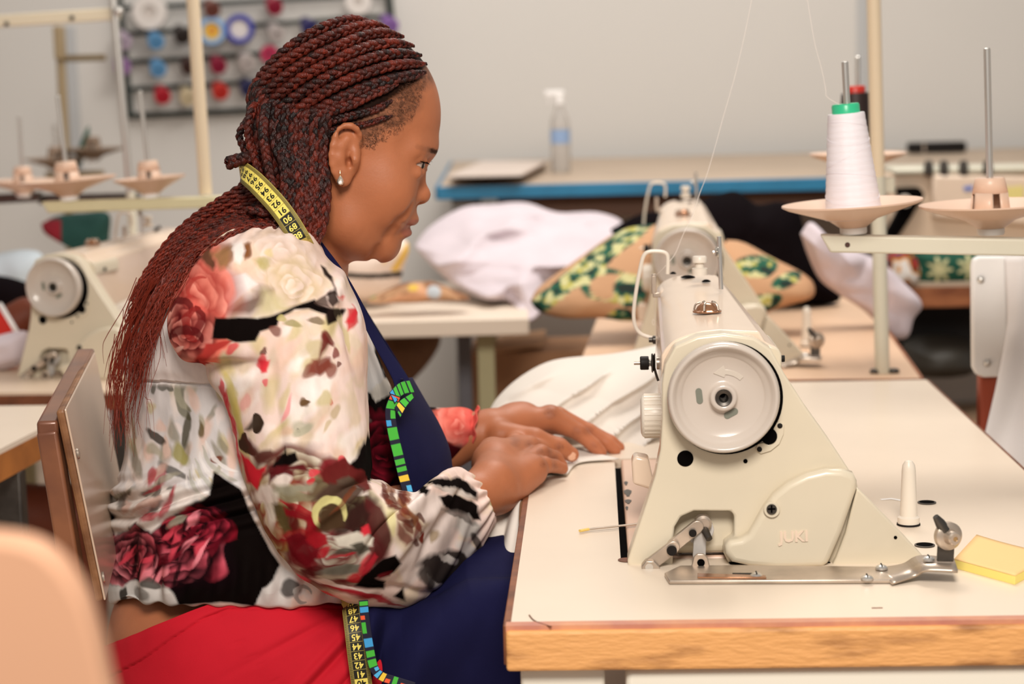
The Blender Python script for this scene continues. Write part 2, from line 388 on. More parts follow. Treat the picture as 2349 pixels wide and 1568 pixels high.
# belt cover with relief lettering
cov = [(1664, 1250), (1664, 1270), (1680, 1290), (1720, 1299), (1780, 1304), (1888, 1301), (1900, 1292), (1906, 1280), (1932, 1220), (1966, 1122), (1967, 1104), (1958, 1086), (1930, 1078), (1895, 1077), (1850, 1088), (1808, 1108), (1775, 1134), (1752, 1165), (1735, 1195), (1718, 1225), (1700, 1236), (1675, 1240)]
YC = Y0 - .012
cover = plate('belt_cover', cov, YC, .02, M['casting'], bevel=.006, seg=4, angle=.9)
plate('painted_gap_shadow', [(1672, 1290), (1905, 1290), (1905, 1309), (1690, 1309)], Y0 + .001, .004, M['black'], bevel=0)  # black strip painted as the shade under the belt cover
wed = [(1966, 1118), (2000, 1152), (2060, 1214), (2112, 1270), (2128, 1288), (2120, 1298), (1908, 1298), (1918, 1280), (1940, 1222)]
plate('lower_guard', wed, Y0 - .004, .016, M['casting'], bevel=.002)
def text_mesh(name, s, size, origin, ux, uy, m, parent, ext=.0004, align='CENTER', bold=0.0):
    cu = bpy.data.curves.new(name, 'FONT'); cu.body = s; cu.size = size; cu.extrude = ext; cu.align_x = align; cu.align_y = 'CENTER'; cu.offset = bold; cu.resolution_u = 2
    t = bpy.data.objects.new(name, cu); C.objects.link(t)
    dg = bpy.context.evaluated_depsgraph_get(); me = bpy.data.meshes.new_from_object(t.evaluated_get(dg)); bpy.data.objects.remove(t); bpy.data.curves.remove(cu)
    ux = np.array(ux, float); ux /= np.linalg.norm(ux); uy = np.array(uy, float); uy -= ux * (uy @ ux); uy /= np.linalg.norm(uy); uz = np.cross(ux, uy)
    me.transform(Matrix(((ux[0], uy[0], uz[0], origin[0]), (ux[1], uy[1], uz[1], origin[1]), (ux[2], uy[2], uz[2], origin[2]), (0, 0, 0, 1))))
    if parent is None: return me
    o = link(name, me, m); keep(o, parent); return o
d = P(1868, 1228, YC) - P(1772, 1232, YC)
text_mesh('relief_lettering', 'JUKI', .0155, P(1821, 1231, YC - .0002), d, EZ, M['casting_hi'], cover, ext=.0009, bold=.0004)
disc('screw_boss', 1770, 1167, YC + .001, 19, M['casting'], d=.004, parent=cover)
disc('cover_screw', 1770, 1167, YC - .003, 12, M['steel_dark'], d=.002, parent=cover)
mb = MB(); c = P(1770, 1167, YC - .0053); mb.box(c, (.0075, .0006, .0016), AX); mb.box(c, (.0016, .0006, .0075), AX); mb.build('screw_slot', M['black'], cover, smooth=False)
for px, py, r in ((1572, 1051, 19), (1710, 1057, 5), (2054, 1232, 4)):
    disc('plate_hole', px, py, (YP if px < 2000 else Y0 - .004) - .0002, r, M['black'], d=.0006)
# lug with two screw eyes beside the wheel
lug = [(1733, 1030), (1738, 1018), (1752, 1015), (1764, 1020), (1780, 1000), (1774, 985), (1778, 970), (1790, 966), (1799, 974), (1798, 995), (1788, 1018), (1768, 1034), (1745, 1041)]
plate('lug', lug, YP - .002, .003, M['casting'], bevel=.0006)
for px, py, r in ((1742, 1030, 6), (1789, 976, 6)): disc('lug_hole', px, py, YP - .0024, r, M['dark'], d=.0005)
disc('shaft_bore', 1764, 1000, YP - .0028, 19, M['black'], d=.0005)
# handwheel
YW = YP - .004; k = YW / FPX
wheel = MB().lathe(P(1657, 905, YW), -EY, [(a * k, b) for a, b in ((0, .002), (118, .002), (124, .004), (129, .010), (129.5, .018), (126, .0235), (122, .025), (117, .0242), (111, .019), (105, .0165), (99, .0155), (96, .0138), (92, .0125), (60, .0115), (38, .0115), (32, .0125), (31, .019), (28, .0205), (21, .0205), (19, .019))], 72, cap=False, ).build('handwheel', M['plastic_grey'], mach, angle=1.2)
YF = YW - .0118
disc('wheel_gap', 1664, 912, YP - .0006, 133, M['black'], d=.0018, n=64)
MB().lathe(P(1657, 905, YW), -EY, [(19.5 * k, .017), (19.5 * k, .0203), (17.5 * k, .0215), (11 * k, .0205), (7 * k, .014), (0, .014)], 32, cap=False).build('wheel_bolt', M['steel_dark'], wheel)
mb = MB(); mb.cyl(P(1657, 905, YW - .0145), P(1657, 905, YW - .0149), 7 * k); mb.build('bolt_socket', M['black'], wheel)
def slot(px, py, ang, L_, W_, name, m, Y):
    c = P(px, py, Y); ca, sa = math.cos(ang), math.sin(ang); u = EX * ca + EZ * sa; v = -EX * sa + EZ * ca
    pts = [c + u * (L_ * s + W_ * math.cos(a)) + v * (W_ * math.sin(a)) for s, a0 in ((1, -math.pi / 2), (-1, math.pi / 2)) for a in np.linspace(a0, a0 + math.pi, 8)]
    return MB().prism(pts, EY * .0008).build(name, m, wheel, smooth=False)
gm = mat('grey_green_recess', '#77796D', .5)
slot(1604, 908, math.radians(96), 11 * k, 7.5 * k, 'wheel_slot', gm, YF - .0004); slot(1677, 948, math.radians(28), 10 * k, 7.5 * k, 'wheel_slot', gm, YF - .0004)
arc = [P(1662 + 62 * math.cos(a) - 0, 905 - 58 * math.sin(a), YF - .0006) for a in np.linspace(math.radians(45), math.radians(88), 12)]
am = mat('faint_relief', '#C9BEB1', .25)
inner = [P(1662 + 50 * math.cos(a), 905 - 46 * math.sin(a), YF - .0006) for a in np.linspace(math.radians(88), math.radians(45), 12)]
MB().prism(arc[:] + [P(1660, 838, YF - .0006), P(1636, 856, YF - .0006), P(1662, 866, YF - .0006)] + inner, EY * .0012).build('arrow_relief', am, wheel, smooth=False, bevel=.0003)
# crank works in the window
YL = Y0 + .02
mb = MB(); kk = YL / FPX
mb.lathe(P(1612, 1222, YL + .03), -EY, [(0, 0), (80 * kk, 0), (82 * kk, .012), (74 * kk, .014), (68 * kk, .008), (30 * kk, .008), (26 * kk, .016), (0, .016)], 40, cap=False); dr = mb.build('drive_pulley', M['linkage'], mach)
for a in (20, 75, 140, 200, 260, 320):
    disc('pulley_hole', 1612 + 50 * math.cos(math.radians(a)), 1222 - 50 * math.sin(math.radians(a)), YL + .0218, 12, M['dark'], d=.0006, parent=dr)
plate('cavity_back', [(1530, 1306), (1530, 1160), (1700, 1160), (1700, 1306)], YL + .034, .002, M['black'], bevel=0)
def bar(name, a, b, w, Y, m, d=.005, Yb=None):
    A_, B_ = P(*a, Y), P(*b, Yb or Y); t = (B_ - A_); L_ = np.linalg.norm(t); t /= L_; v = np.cross(t, EY); W = w * Y / FPX
    pts = [(A_ if s < 0 else B_) + t * (W * math.cos(x)) + v * (W * math.sin(x)) for s, x0 in ((1, -math.pi / 2), (-1, math.pi / 2)) for x in np.linspace(x0, x0 + math.pi, 7)]
    return MB().prism(pts, EY * d).build(name, m, mach, bevel=.0007)
bar('crank_arm', (1612, 1215), (1600, 1222), 27, YL - .012, M['linkage'], .006)
bar('link_upper', (1600, 1208), (1545, 1252), 15, YL - .022, M['steel_dull'], .007)
bar('link_lower', (1545, 1255), (1488, 1298), 15, YL - .028, M['steel_dull'], .006)
bar('link_strut', (1607, 1218), (1604, 1275), 15, YL - .018, M['linkage'], .005)
disc('link_pin', 1489, 1299, YL - .029, 10, M['steel'], d=.003); disc('link_pin', 1541, 1262, YL - .03, 12, M['dark'], d=.002); disc('link_pin', 1589, 1222, YL - .024, 9, M['dark'], d=.002)
MB().tube([P(1612, 1205, YL - .01), P(1620, 1222, YL - .024), P(1627, 1236, YL - .03)], [.004, .0038, .0034], 12).build('crank_pin', M['steel_dark'], mach)
MB().lathe(P(1612, 1195, YL - .005), -EY, [(0, 0), (.0085, 0), (.0085, .012), (.006, .014), (0, .014)], 24, cap=False).build('crank_hub', M['steel_dull'], mach)
plate('pivot_bracket', [(1583, 1312), (1592, 1276), (1600, 1270), (1614, 1270), (1623, 1278), (1632, 1312)], Y0 - .020, .004, M['steel_dull'], bevel=.0008)
disc('bracket_hole', 1608, 1290, Y0 - .0203, 9, M['black'], d=.0004)
plate('hinge_block', [(1472, 1319), (1472, 1298), (1482, 1286), (1500, 1286), (1514, 1300), (1514, 1319)], Y0 - .012, .012, M['steel_dull'], bevel=.001)
# reverse lever, stitch dial, tension, guards on the operator's side
plate('reverse_lever', [(1449, 1058), (1457, 1046), (1488, 1052), (1500, 1110), (1520, 1120), (1508, 1128), (1452, 1110)], Y0 + .15, .03, M['casting_hi'], bevel=.004, seg=3)
def side_lathe(name, px, py, Y, prof, m, parent=None, n=32):
    """axis towards the operator (-EX); prof in pixels: (radius, distance to the left of px)."""
    s = Y / FPX; return MB().lathe(P(px, py, Y), -EX, [(a * s, b * s) for a, b in prof], n, cap=False).build(name, m, parent or mach)
YD = Y0 + .13
dial = side_lathe('stitch_dial', 1528, 953, YD, [(0, 0), (49, 0), (51, 4), (51, 50), (47, 56), (40, 59), (0, 59)], M['plastic_knob'], n=48)
mb = MB(); s_ = YD / FPX
for a in np.linspace(0, 2 * math.pi, 27)[:-1]:
    c = P(1499, 953, YD) + (EY * math.cos(a) + EZ * math.sin(a)) * 51.0 * s_
    mb.box(c, (44 * s_, 2.2 * s_, 4.5 * s_), (EX, np.cos(a) * EY + np.sin(a) * EZ, -np.sin(a) * EY + np.cos(a) * EZ))
mb.build('dial_ribs', M['plastic_knob'], dial, smooth=False)
YT = Y0 + .22
ten = side_lathe('tension_collar', 1524, 832, YT, [(0, 0), (15, 0), (15, 18), (0, 18)], M['steel_dull'])
side_lathe('tension_disc', 1503, 832, YT, [(0, 0), (21, 0), (23, 2), (18, 4), (23, 6), (21, 9), (0, 9)], M['steel_dark'], ten)
side_lathe('tension_spring', 1494, 832, YT, [(5, 0), (9, 1), (6, 3), (9, 5), (6, 7), (9, 9), (5, 11)], M['steel'], ten)
side_lathe('tension_knob', 1488, 832, YT, [(0, 0), (15, 0), (16, 2), (16, 18), (14, 20), (0, 20)], M['dark'], ten)
side_lathe('tension_screw', 1468, 832, YT, [(0, 0), (4.5, 0), (4.5, 14), (0, 14)], M['steel_dull'], ten, 12)
MB().tube(crom([P(1500, 840, YT), P(1505, 858, YT), P(1510, 873, YT)], 8), .0014, 8).build('check_spring', M['steel_dark'], ten)
YG = Y0 + .40
g = [(1531, 628), (1532, 605), (1531, 586), (1522, 578), (1505, 576), (1489, 577), (1479, 583), (1472, 600), (1462, 650), (1455, 700), (1454, 730), (1459, 752), (1471, 766), (1490, 773), (1506, 776)]
MB().tube(crom([P(x, y, YG) for x, y in g], 70), 4.6 * YG / FPX, 10).build('take_up_guard', M['plastic_knob'], mach)
mb = MB(); mb.box(P(1500, 652, YG), (.006, .006, .022), AX); mb.cyl(P(1500, 636, YG), P(1500, 628, YG), .003); mb.box(P(1506, 676, YG), (.009, .006, .006), AX); mb.build('thread_guide', M['steel_dull'], mach, bevel=.001)
mb = MB(); mb.lathe(P(1504, 779, YG - .05), -EX, [(0, 0), (.005, 0), (.005, .003), (.003, .004), (.003, .008), (0, .008)], 16, cap=False); mb.cyl(P(1512, 788, YG - .05), P(1508, 788, YG - .05), .003); mb.build('guide_screw', M['steel_dark'], mach)
# things on top of the arm
YQ = Y0 + .40
s_ = (YQ) / FPX
MB().lathe(P(1605, 630, YQ), EZ, [(a * s_, b * s_) for a, b in ((0, 0), (18, 0), (18, 15), (10.5, 17), (10.5, 27), (17, 29), (17, 40), (15, 43), (0, 43))], 28, cap=False).build('pressure_knob', M['plastic_knob'], mach)
YN = Y0 + .33; s_ = YN / FPX
MB().cyl(P(1654, 663, YN), P(1649.5, 542, YN), 5.2 * s_, n=16).build('thread_pin', M['steel'], mach)
MB().lathe(P(1648, 578, YN), -EX, [(a * s_, b * s_) for a, b in ((0, 0), (13, 0), (14, 2), (8, 4), (12, 6), (8, 8), (4, 9), (4, 13), (2, 15), (0, 15))], 20, cap=False).build('pin_tension_disc', M['steel'], mach)
def on_arm(px, py, v):   # point of the arm's flat top below this pixel: Y by height of the arm top there
    t = v; zf = P(1650, 756, YA)[2] * (1 - t) + P(1590, 628, YB)[2] * t; return PZ(px, py, zf)
MB().lathe(on_arm(1622, 716, .3) + EZ * .0005, EZ, [(0, 0), (.0155, 0), (.0155, .0015), (.012, .003), (.0105, .006), (.006, .0095), (0, .0105)], 28, cap=False).build('oil_sight', M['bronze'], mach)
for a in range(5):
    c = on_arm(1622, 716, .3) + EZ * .003; an = a * 2 * math.pi / 5 - .6; dv = EX * math.cos(an) + EY * math.sin(an)
    MB().tube(crom([c + dv * .014, c + dv * .012 + EZ * .006, c + dv * .007 + EZ * .008], 8), .0012, 6).build('sight_clip', M['steel_dull'], mach)
for px, py, r, v in ((1578, 636, .009, .93), (1620, 646, .0055, .88), (1544, 628, .004, .96)):
    MB().lathe(on_arm(px, py, v), EZ, [(0, 0), (r, 0), (r * .95, .001), (r * .5, .0025), (0, .003)], 24, cap=False).build('oil_plug', M['black'], mach)

# ------------------------------------------------------------------ bobbin winder screwed to the table
bw = thing('bobbin_winder', 'steel bobbin winder plate with small round wheel along the table front', 'bobbin winder', PZ(1800, 1325, .75))
def zplate(pts, z, h): return MB().prism([PZ(x, y, z) for x, y in pts], EZ * h)
zplate([(1535, 1340), (2052, 1338), (2062, 1322), (2040, 1308), (1700, 1304), (1560, 1305), (1524, 1322)], .7503, .0042).build('base_plate', M['steel_dull'], bw, bevel=.0012)
zplate([(1600, 1317), (1756, 1322), (1758, 1327), (1600, 1326)], .7546, .0016).build('wear_strip', M['bronze'], bw, bevel=.0004)
a = [PZ(2046, 1338, .7525), PZ(2100, 1320, .757), PZ(2125, 1308, .764), PZ(2197, 1310, .764)]; b = [PZ(2010, 1305, .7525), PZ(2070, 1295, .757), PZ(2110, 1276, .764), PZ(2188, 1282, .764)]
G = np.array([crom(a, 16), crom(b, 16)]); grid_mesh('raised_arm', G, M['steel_dull'], bw, solid=.003)
for px, py, z in ((1735, 1322, .7545), (1989, 1328, .7545), (2022, 1304, .7555), (2130, 1284, .7675)):
    c = PZ(px, py, z); o = MB().lathe(c, EZ, [(0, 0), (.0062, 0), (.0060, .0018), (.004, .0036), (0, .0042)], 20, cap=False).build('plate_screw', M['steel'], bw)
    MB().box(c + EZ * .0042, (.0012, .009, .0012), AX).build('screw_slot', M['dark'], o, smooth=False)
mb = MB(); mb.prism([PZ(px, py, .7515) for px, py in ((1680, 1326), (1726, 1326), (1726, 1321), (1680, 1321))], EZ * .0035); mb.build('adjusting_slot', M['dark'], bw, smooth=False)
YB2 = PZ(2170, 1300, .76)[1]; s_ = YB2 / FPX
plate('wheel_bracket', [(2150, 1288), (2152, 1250), (2190, 1250), (2188, 1288)], YB2, .006, M['steel_dark'], parent=bw, bevel=.001)
axb = -EY * .92 + EX * .3
w = MB().lathe(P(2174, 1228, YB2), axb, [(a * s_, b * s_) for a, b in ((0, -10), (30, -10), (33, -6), (33, 8), (28, 12), (18, 13), (16, 18), (16, 34), (13, 38), (6, 38), (5, 34), (0, 34))], 40, cap=False).build('winder_wheel', M['steel_dull'], bw)
MB().lathe(P(2174, 1228, YB2) + axb * 33.9 * s_, axb, [(0, 0), (9 * s_, 0), (9 * s_, 3 * s_), (0, 3 * s_)], 20, cap=False).build('wheel_hub', mat('brass', '#C9A878', .3, metal=.9), w)
MB().tube([P(2166, 1215, YB2 - .002), P(2156, 1198, YB2 - .004), P(2146, 1184, YB2 - .006)], [.006, .005, .003], 12).build('winder_finger', M['steel_dark'], bw)
P = _P
# ------------------------------------------------------------------ soft heaps of cloth
def puff(name, poly, Y, depth, matl, label, cat, slope=0.0, colour=None, wr=.012, ws=9.0, nb=150, nr=34, group=None, flat=1.0, parent=None, seed=1, folds=0.0, ridge=None):
    """A rumpled closed cloth heap: outline given where it stands, at distance Y, thick by depth; slope leans its top away."""
    b = np.array(poly, float); b = crom(np.vstack([b, b[:1]]), 4 * len(b) + 1)[:-1]; b = resample(np.vstack([b, b[:1]]), nb + 1)[:-1]
    c = b.mean(0); ymax = b[:, 1].max()
    rs = np.sin(np.linspace(0, math.pi / 2, nr)) ; rows = []
    for side in (-1, 1):
        for r in (rs[1:] if side < 0 else rs[::-1][1:-1]):
            p = c + (b - c) * r; h = depth * math.sqrt(max(0, 1 - r ** 2.5)) * (1 if side < 0 else .5) * flat
            w = np.array([P(x, y, Y + slope * (ymax - y)) for x, y in p])
            q = w * ws; n = fbm(q, seed, 3) - .5; n2 = np.abs(fbm(q * np.array([1, .4, 1.3]) + 7.3, seed + 5, 2) - .5)
            e = min(1, (1 - r) * 6 + .15)
            w[:, 1] += side * h + (n * wr * 2 - n2 * folds * 2 * (side < 0)) * e
            if ridge is not None and side < 0:
                g_ = (p[:, 0] * math.cos(ridge[2]) + p[:, 1] * math.sin(ridge[2])) / ridge[1] + 3.2 * fbm(q * .7, seed + 8, 2); w[:, 1] -= ridge[0] * (1 - np.abs(np.sin(g_))) ** 1.5 * e * (.4 + 1.2 * fbm(q * .9 + 3, seed + 3, 2))
            w[:, 2] += n * wr * .6 * e
            rows.append(w)
    G = np.array(rows); V = G.reshape(-1, 3); m = len(rows); f = [np.mean(rows[0], 0)]; bk = [np.mean(rows[-1], 0)]
    V = np.vstack([V, f, bk]); Q = []
    idx = np.arange(m * nb).reshape(m, nb); a_ = idx[:-1]; b_ = np.roll(idx, -1, 1)[:-1]; c_ = np.roll(idx, -1, 1)[1:]; d_ = idx[1:]
    Q = np.stack([a_, b_, c_, d_], -1).reshape(-1, 4)
    fi, bi = m * nb, m * nb + 1
    cap = np.array([[fi, (k + 1) % nb, k, k] for k in range(nb)] + [[bi, (m - 1) * nb + k, (m - 1) * nb + (k + 1) % nb, (m - 1) * nb + (k + 1) % nb] for k in range(nb)])
    me = bpy.data.meshes.new(name); me.from_pydata(V.tolist(), [], [tuple(q) for q in Q] + [tuple(t[:3]) for t in cap.tolist()]); me.shade_smooth()
    bm = bmesh.new(); bm.from_mesh(me); bmesh.ops.recalc_face_normals(bm, faces=bm.faces); bm.to_mesh(me); bm.free()
    if colour is not None: colour_attr(me, colour(V))
    o = link(name, me, matl)
    if parent is not None: keep(o, parent)
    else: prop(o, label, cat, group)
    return o

M['white_cloth'] = mat('lilac_white_cotton', '#DACDD3', .85, var=.10, scale=10)
M['cream_cloth'] = mat('cream_white_cotton', '#E6DDD3', .9, spec=.1, bump=.04, bscale=200)
M['black_cloth'] = mat('black_cotton', '#120D0F', .95, spec=.04)
M['cloth_col'] = mat('printed_cotton', '#FFFFFF', .85, attr='col')
M['blue'] = mat('blue_painted_edge', '#2B7FA8', .45, var=.25, scale=8)
M['greytop'] = mat('worn_grey_tan_board', '#C4AE97', .5, var=.12, scale=5)
M['redthread'] = mat('red_tube', '#A54A30', .45)
M['brown_tube'] = mat('brown_painted_tube', '#8E5A3C', .38, col2='#6B4130', scale=12, metal=.15, coat=.25)

# ------------------------------------------------------------------ second work table, machine, winder and peg (same kinds as in front)
t2 = thing('sewing_table', 'tan sewing table behind the sharp sewing machine, covered with cloth', 'table', PZ(1800, 800, 0) * 0 + np.array([.40, 3.7, 0]))
A2 = math.radians(-5.4); X2 = np.array([math.cos(A2), math.sin(A2), 0]); Y2 = np.array([-math.sin(A2), math.cos(A2), 0]); R2 = np.array([X2, Y2, EZ])
O2 = PZ(2113, 867, .75)
def B2(u0, u1, v0, v1, z0, z1): return MB().box(O2 * [1, 1, 0] + X2 * (u0 + u1) / 2 + Y2 * (v0 + v1) / 2 + EZ * (z0 + z1) / 2, (u1 - u0, v1 - v0, z1 - z0), R2)
B2(-.553, 0, .004, 1.12, .716, .75).build('tabletop', mat('tan_board', '#E2BD9D', .45, var=.08, scale=3), t2, smooth=False, bevel=.002)
B2(-.556, .003, -.006, .004, .714, .7495).build('front_edge', M['redwood'], t2, smooth=False); B2(0, .005, .004, 1.12, .714, .7495).build('side_edge', M['redwood'], t2, smooth=False)
for v in (.12, 1.0): B2(-.31, -.25, v - .03, v + .03, 0, .715).build('leg', M['greypaint'], t2, bevel=.004)
wz = (P(1657, 905, YW))
def mv(px, py, s, ang, zoff=0.0):
    tgt = PZ(px, py, .75 + (wz[2] - .75) * s + zoff); R = Matrix.Rotation(ang, 4, 'Z') @ Matrix.Scale(s, 4)
    b0 = Vector((wz[0], wz[1], .75)); return Matrix.Translation(Vector((tgt[0], tgt[1], .75 + zoff))) @ R @ Matrix.Translation(-b0)
m2 = mv(1576, 596, 1.0, math.radians(-2.5))
copy_thing(mach, m2, 'cream sewing machine half buried in printed cloth behind the sharp machine', 'sewing machines', skip=('worn_patch', 'relief_lettering'))
mach['group'] = 'sewing machines'
copy_thing(bw, m2, 'blurred steel bobbin winder on the tan table behind', None); copy_thing(peg, m2, 'blurred cream rest peg on the tan table behind', None)

# left-hand machine and its tables
m3 = mv(133, 656, .9, math.radians(-13))
copy_thing(mach, m3, 'yellowish cream sewing machine behind the wooden chair back', 'sewing machines', skip=('worn_patch', 'relief_lettering'))
def poly_table(name, label, px, z, thick, m_top, m_edge, legs=()):
    t = thing(name, label, 'table', np.mean([PZ(x, y, 0) for x, y in px], 0) * 0 + np.mean([PZ(x, y, z) for x, y in px], 0) * [1, 1, 0])
    q = [PZ(x, y, z) for x, y in px]; MB().prism(q, -EZ * thick * .16).build('tabletop', m_top, t, smooth=False)
    c = np.mean(q, 0); MB().prism([c + (p - c) * 1.002 - EZ * thick * .16 for p in q], -EZ * thick * .84).build('edge_band', m_edge, t, smooth=False)
    for x, y in legs:
        p = PZ(x, y, z); MB().box((p[0], p[1], (z - thick) / 2), (.035, .035, z - thick)).build('leg', M['steel_dark'], t, bevel=.003)
    return t
poly_table('sewing_table', 'cream table with a brown edge under the yellowish sewing machine', [(-420, 905), (340, 896), (300, 760), (-250, 765)], .75, .03, M['laminate2'], M['brownwood'], [(-300, 880), (280, 870)])
poly_table('work_table', 'cream table with an orange wooden edge left of the chair back', [(-320, 1185), (-130, 1095), (96, 981), (155, 952), (190, 928), (-300, 934)], .75, .045, M['laminate'], mat('orange_edge', '#C07838', .5, col2='#8A5226', scale=9), [(20, 1005)])

# ------------------------------------------------------------------ white table in the middle distance
wt = thing('packing_table', 'white topped table holding the lilac white heap behind the woman', 'table', (-.4, 4.3, 0))
MB().box((-.6, 4.36, .733), (1.27, .72, .034), ).build('tabletop', mat('white_board', '#E6D5C2', .5), wt, smooth=False, bevel=.003)
lg = P(1115, 800, 4.12)[0]
for x, y in ((lg, 4.12), (lg, 4.62), (-1.15, 4.12), (-1.15, 4.62)):
    MB().box((x, y, .358), (.036, .036, .716)).build('leg', mat('olive_metal', '#B3AC86', .45), wt, bevel=.003)
MB().box((P(1066, 800, 4.3)[0], 4.3, .35), (.03, .03, .7)).build('brace', mat('slate_metal', '#6A6A70', .5), wt, bevel=.003)
puff('cloth_heap', [(950, 562), (985, 520), (1060, 476), (1130, 470), (1210, 466), (1280, 488), (1370, 487), (1430, 512), (1400, 555), (1330, 610), (1270, 660), (1240, 720), (1200, 735), (1170, 690), (1110, 682), (1030, 640), (985, 600)], 4.22, .16, M['white_cloth'], 'lilac white cloth heaped on the white topped table', 'cloth', slope=.0016, wr=.05, ws=8, folds=.08, ridge=(.06, 34, 1.2))
def bagcol(V):
    q = project(V); c = np.tile(lin('#EBD6C6'), (len(V), 1)); yc = 633 - ((q[:, 0] - 850) / 95) ** 2 * 9
    k = np.abs(q[:, 1] - yc) < 6; c[k] = lin('#2A211B'); k = (q[:, 0] > 880) & (q[:, 1] < yc - 8) & (np.sin((q[:, 0] + q[:, 1] * .6) / 6.5) > .2); c[k] = lin('#F0C257'); return c
puff('cloth_bag', [(745, 560), (800, 545), (900, 545), (938, 560), (925, 620), (905, 670), (850, 690), (770, 690), (745, 640)], 4.3, .1, M['cloth_col'], 'white bag with a black band and yellow stripes below the woman\'s chin', 'bag', colour=bagcol, wr=.01)
def scrap(V):
    q = fbm(V * 26, 3, 2); c = np.tile(lin('#B98D68'), (len(V), 1)); c[q > .58] = lin('#D9A27C'); c[q < .40] = lin('#8C5F40'); h = project(V); k = (np.hypot(h[:, 0] - 948, (h[:, 1] - 660) * 1.5) < 12); c[k] = lin('#D9B44A'); k = np.hypot((h[:, 0] - 850) * .5, h[:, 1] - 679) < 6; c[k] = lin('#6E8C3A'); k = np.hypot((h[:, 0] - 995), h[:, 1] - 670) < 16; c[k] = lin('#B9BEC2'); return c
puff('fabric_scraps', [(835, 690), (880, 668), (930, 648), (1000, 650), (1080, 684), (1020, 690), (930, 695)], 4.12, .05, M['cloth_col'], 'brown and multicoloured fabric scraps on the white topped table', 'scraps', colour=scrap, wr=.02, ws=18)
puff('sack', [(845, 760), (940, 752), (1010, 770), (985, 830), (930, 890), (900, 925), (840, 930), (790, 850)], 4.5, .12, mat('brown_sack', '#8F6B52', .9, var=.3, scale=14), 'brown sack stored under the white topped table', 'sack', wr=.03)
cb = thing('carton', 'brown carton under the table right of its olive leg', 'box', (.12, 4.55, 0))
MB().box((P(1250, 800, 4.6)[0], 4.62, .36), (.34, .25, .5)).build('carton_body', mat('brown_card', '#B58763', .8, var=.1, scale=4), cb, smooth=False, bevel=.003)
MB().box((P(1250, 800, 4.6)[0] - .085, 4.62, .615), (.17, .25, .006), (np.array([1, 0, .12]), EY, EZ)).build('flap', mat('card_flap', '#C79A74', .8), cb, smooth=False)

# ------------------------------------------------------------------ back table with blue edge, bottle, papers
bt = thing('cutting_table', 'long cutting table with a blue painted edge against the back wall', 'table', (1.0, 5.9, 0))
ya = 5.2; x0 = P(1008, 430, ya)[0]; zt = PZ(1010, 426, .95)[2]
MB().box(((x0 + 2.6) / 2, ya + .72, .938), (2.6 - x0, 1.44, .024)).build('tabletop', M['greytop'], bt, smooth=False)
MB().box(((x0 + 2.6) / 2, ya - .006, .934), (2.6 - x0 + .01, .012, .034)).build('front_edge', M['blue'], bt, smooth=False, bevel=.003)
MB().box((x0 - .006, ya + .72, .934), (.012, 1.44, .034)).build('side_edge', M['blue'], bt, smooth=False, bevel=.003)
MB().box(((x0 + 2.7) / 2, ya + .10, .885), (2.4 - x0, .03, .06)).build('apron_rail', mat('dark_brown_rail', '#6E4E3C', .6), bt, smooth=False)
MB().box(((x0 + 2.7) / 2, ya + .9, .55), (2.4 - x0, .03, .7)).build('back_panel', mat('grey_panel', '#B9B0A8', .7), bt, smooth=False)
for x in (x0 + .06, x0 + 1.2, 2.4):
    for y in (ya + .08, ya + 1.3): MB().box((x, y, .46), (.06, .06, .92)).build('leg', mat('grey_leg', '#8D8A86', .5), bt, bevel=.004)
yb = 5.75; bz = .95; s_ = yb / FPX; c = P(1287, 400, yb); c[2] = bz
bo = thing('spray_bottle', 'clear spray bottle with a blue label on the cutting table', 'bottle', c)
MB().lathe(c, EZ, [(0, .001), (.025, .001), (.028, .006), (.028, .13), (.026, .15), (.016, .175), (.012, .185), (.012, .195), (0, .195)], 24, cap=False).build('bottle_body', mat('cloudy_plastic', '#E8E2DC', .25, trans=.55, ior=1.2), bo)
MB().lathe(c, EZ, [(.0286, .085), (.0286, .125)], 24, cap=False).build('label_band', mat('blue_label', '#8FA9CE', .5), bo)
mb = MB(); mb.cyl(c + EZ * .195, c + EZ * .222, .012, .010); mb.box(c + EZ * .228 + np.array([-.014, 0, 0]), (.055, .018, .016)); mb.box(c + EZ * .208 + np.array([-.03, 0, 0]), (.006, .012, .03)); mb.build('spray_head', M['white_plastic'], bo, bevel=.003)
pp = thing('paper_stack', 'stack of pale papers lying on the left end of the cutting table', 'papers', PZ(1130, 395, .95))
for k in range(5):
    q = [PZ(x + 6 * math.sin(k * 3), y, .951 + .006 * k) for x, y in ((1030, 408), (1200, 404), (1255, 374), (1110, 372))]
    MB().prism(q, EZ * .005).build('sheet', mat('paper', '#D8C8BC', .8), pp, smooth=False)
c = PZ(2148, 352, .95); bk = thing('black_case', 'slim black case lying on the cutting table by the wall', 'case', c)
MB().box(c + EZ * .02, (.185, .05, .034)).build('case_body', M['dark'], bk, bevel=.008); MB().box(c + np.array([-.045, -.026, .02]), (.006, .004, .03)).build('clasp', M['steel_dull'], bk)

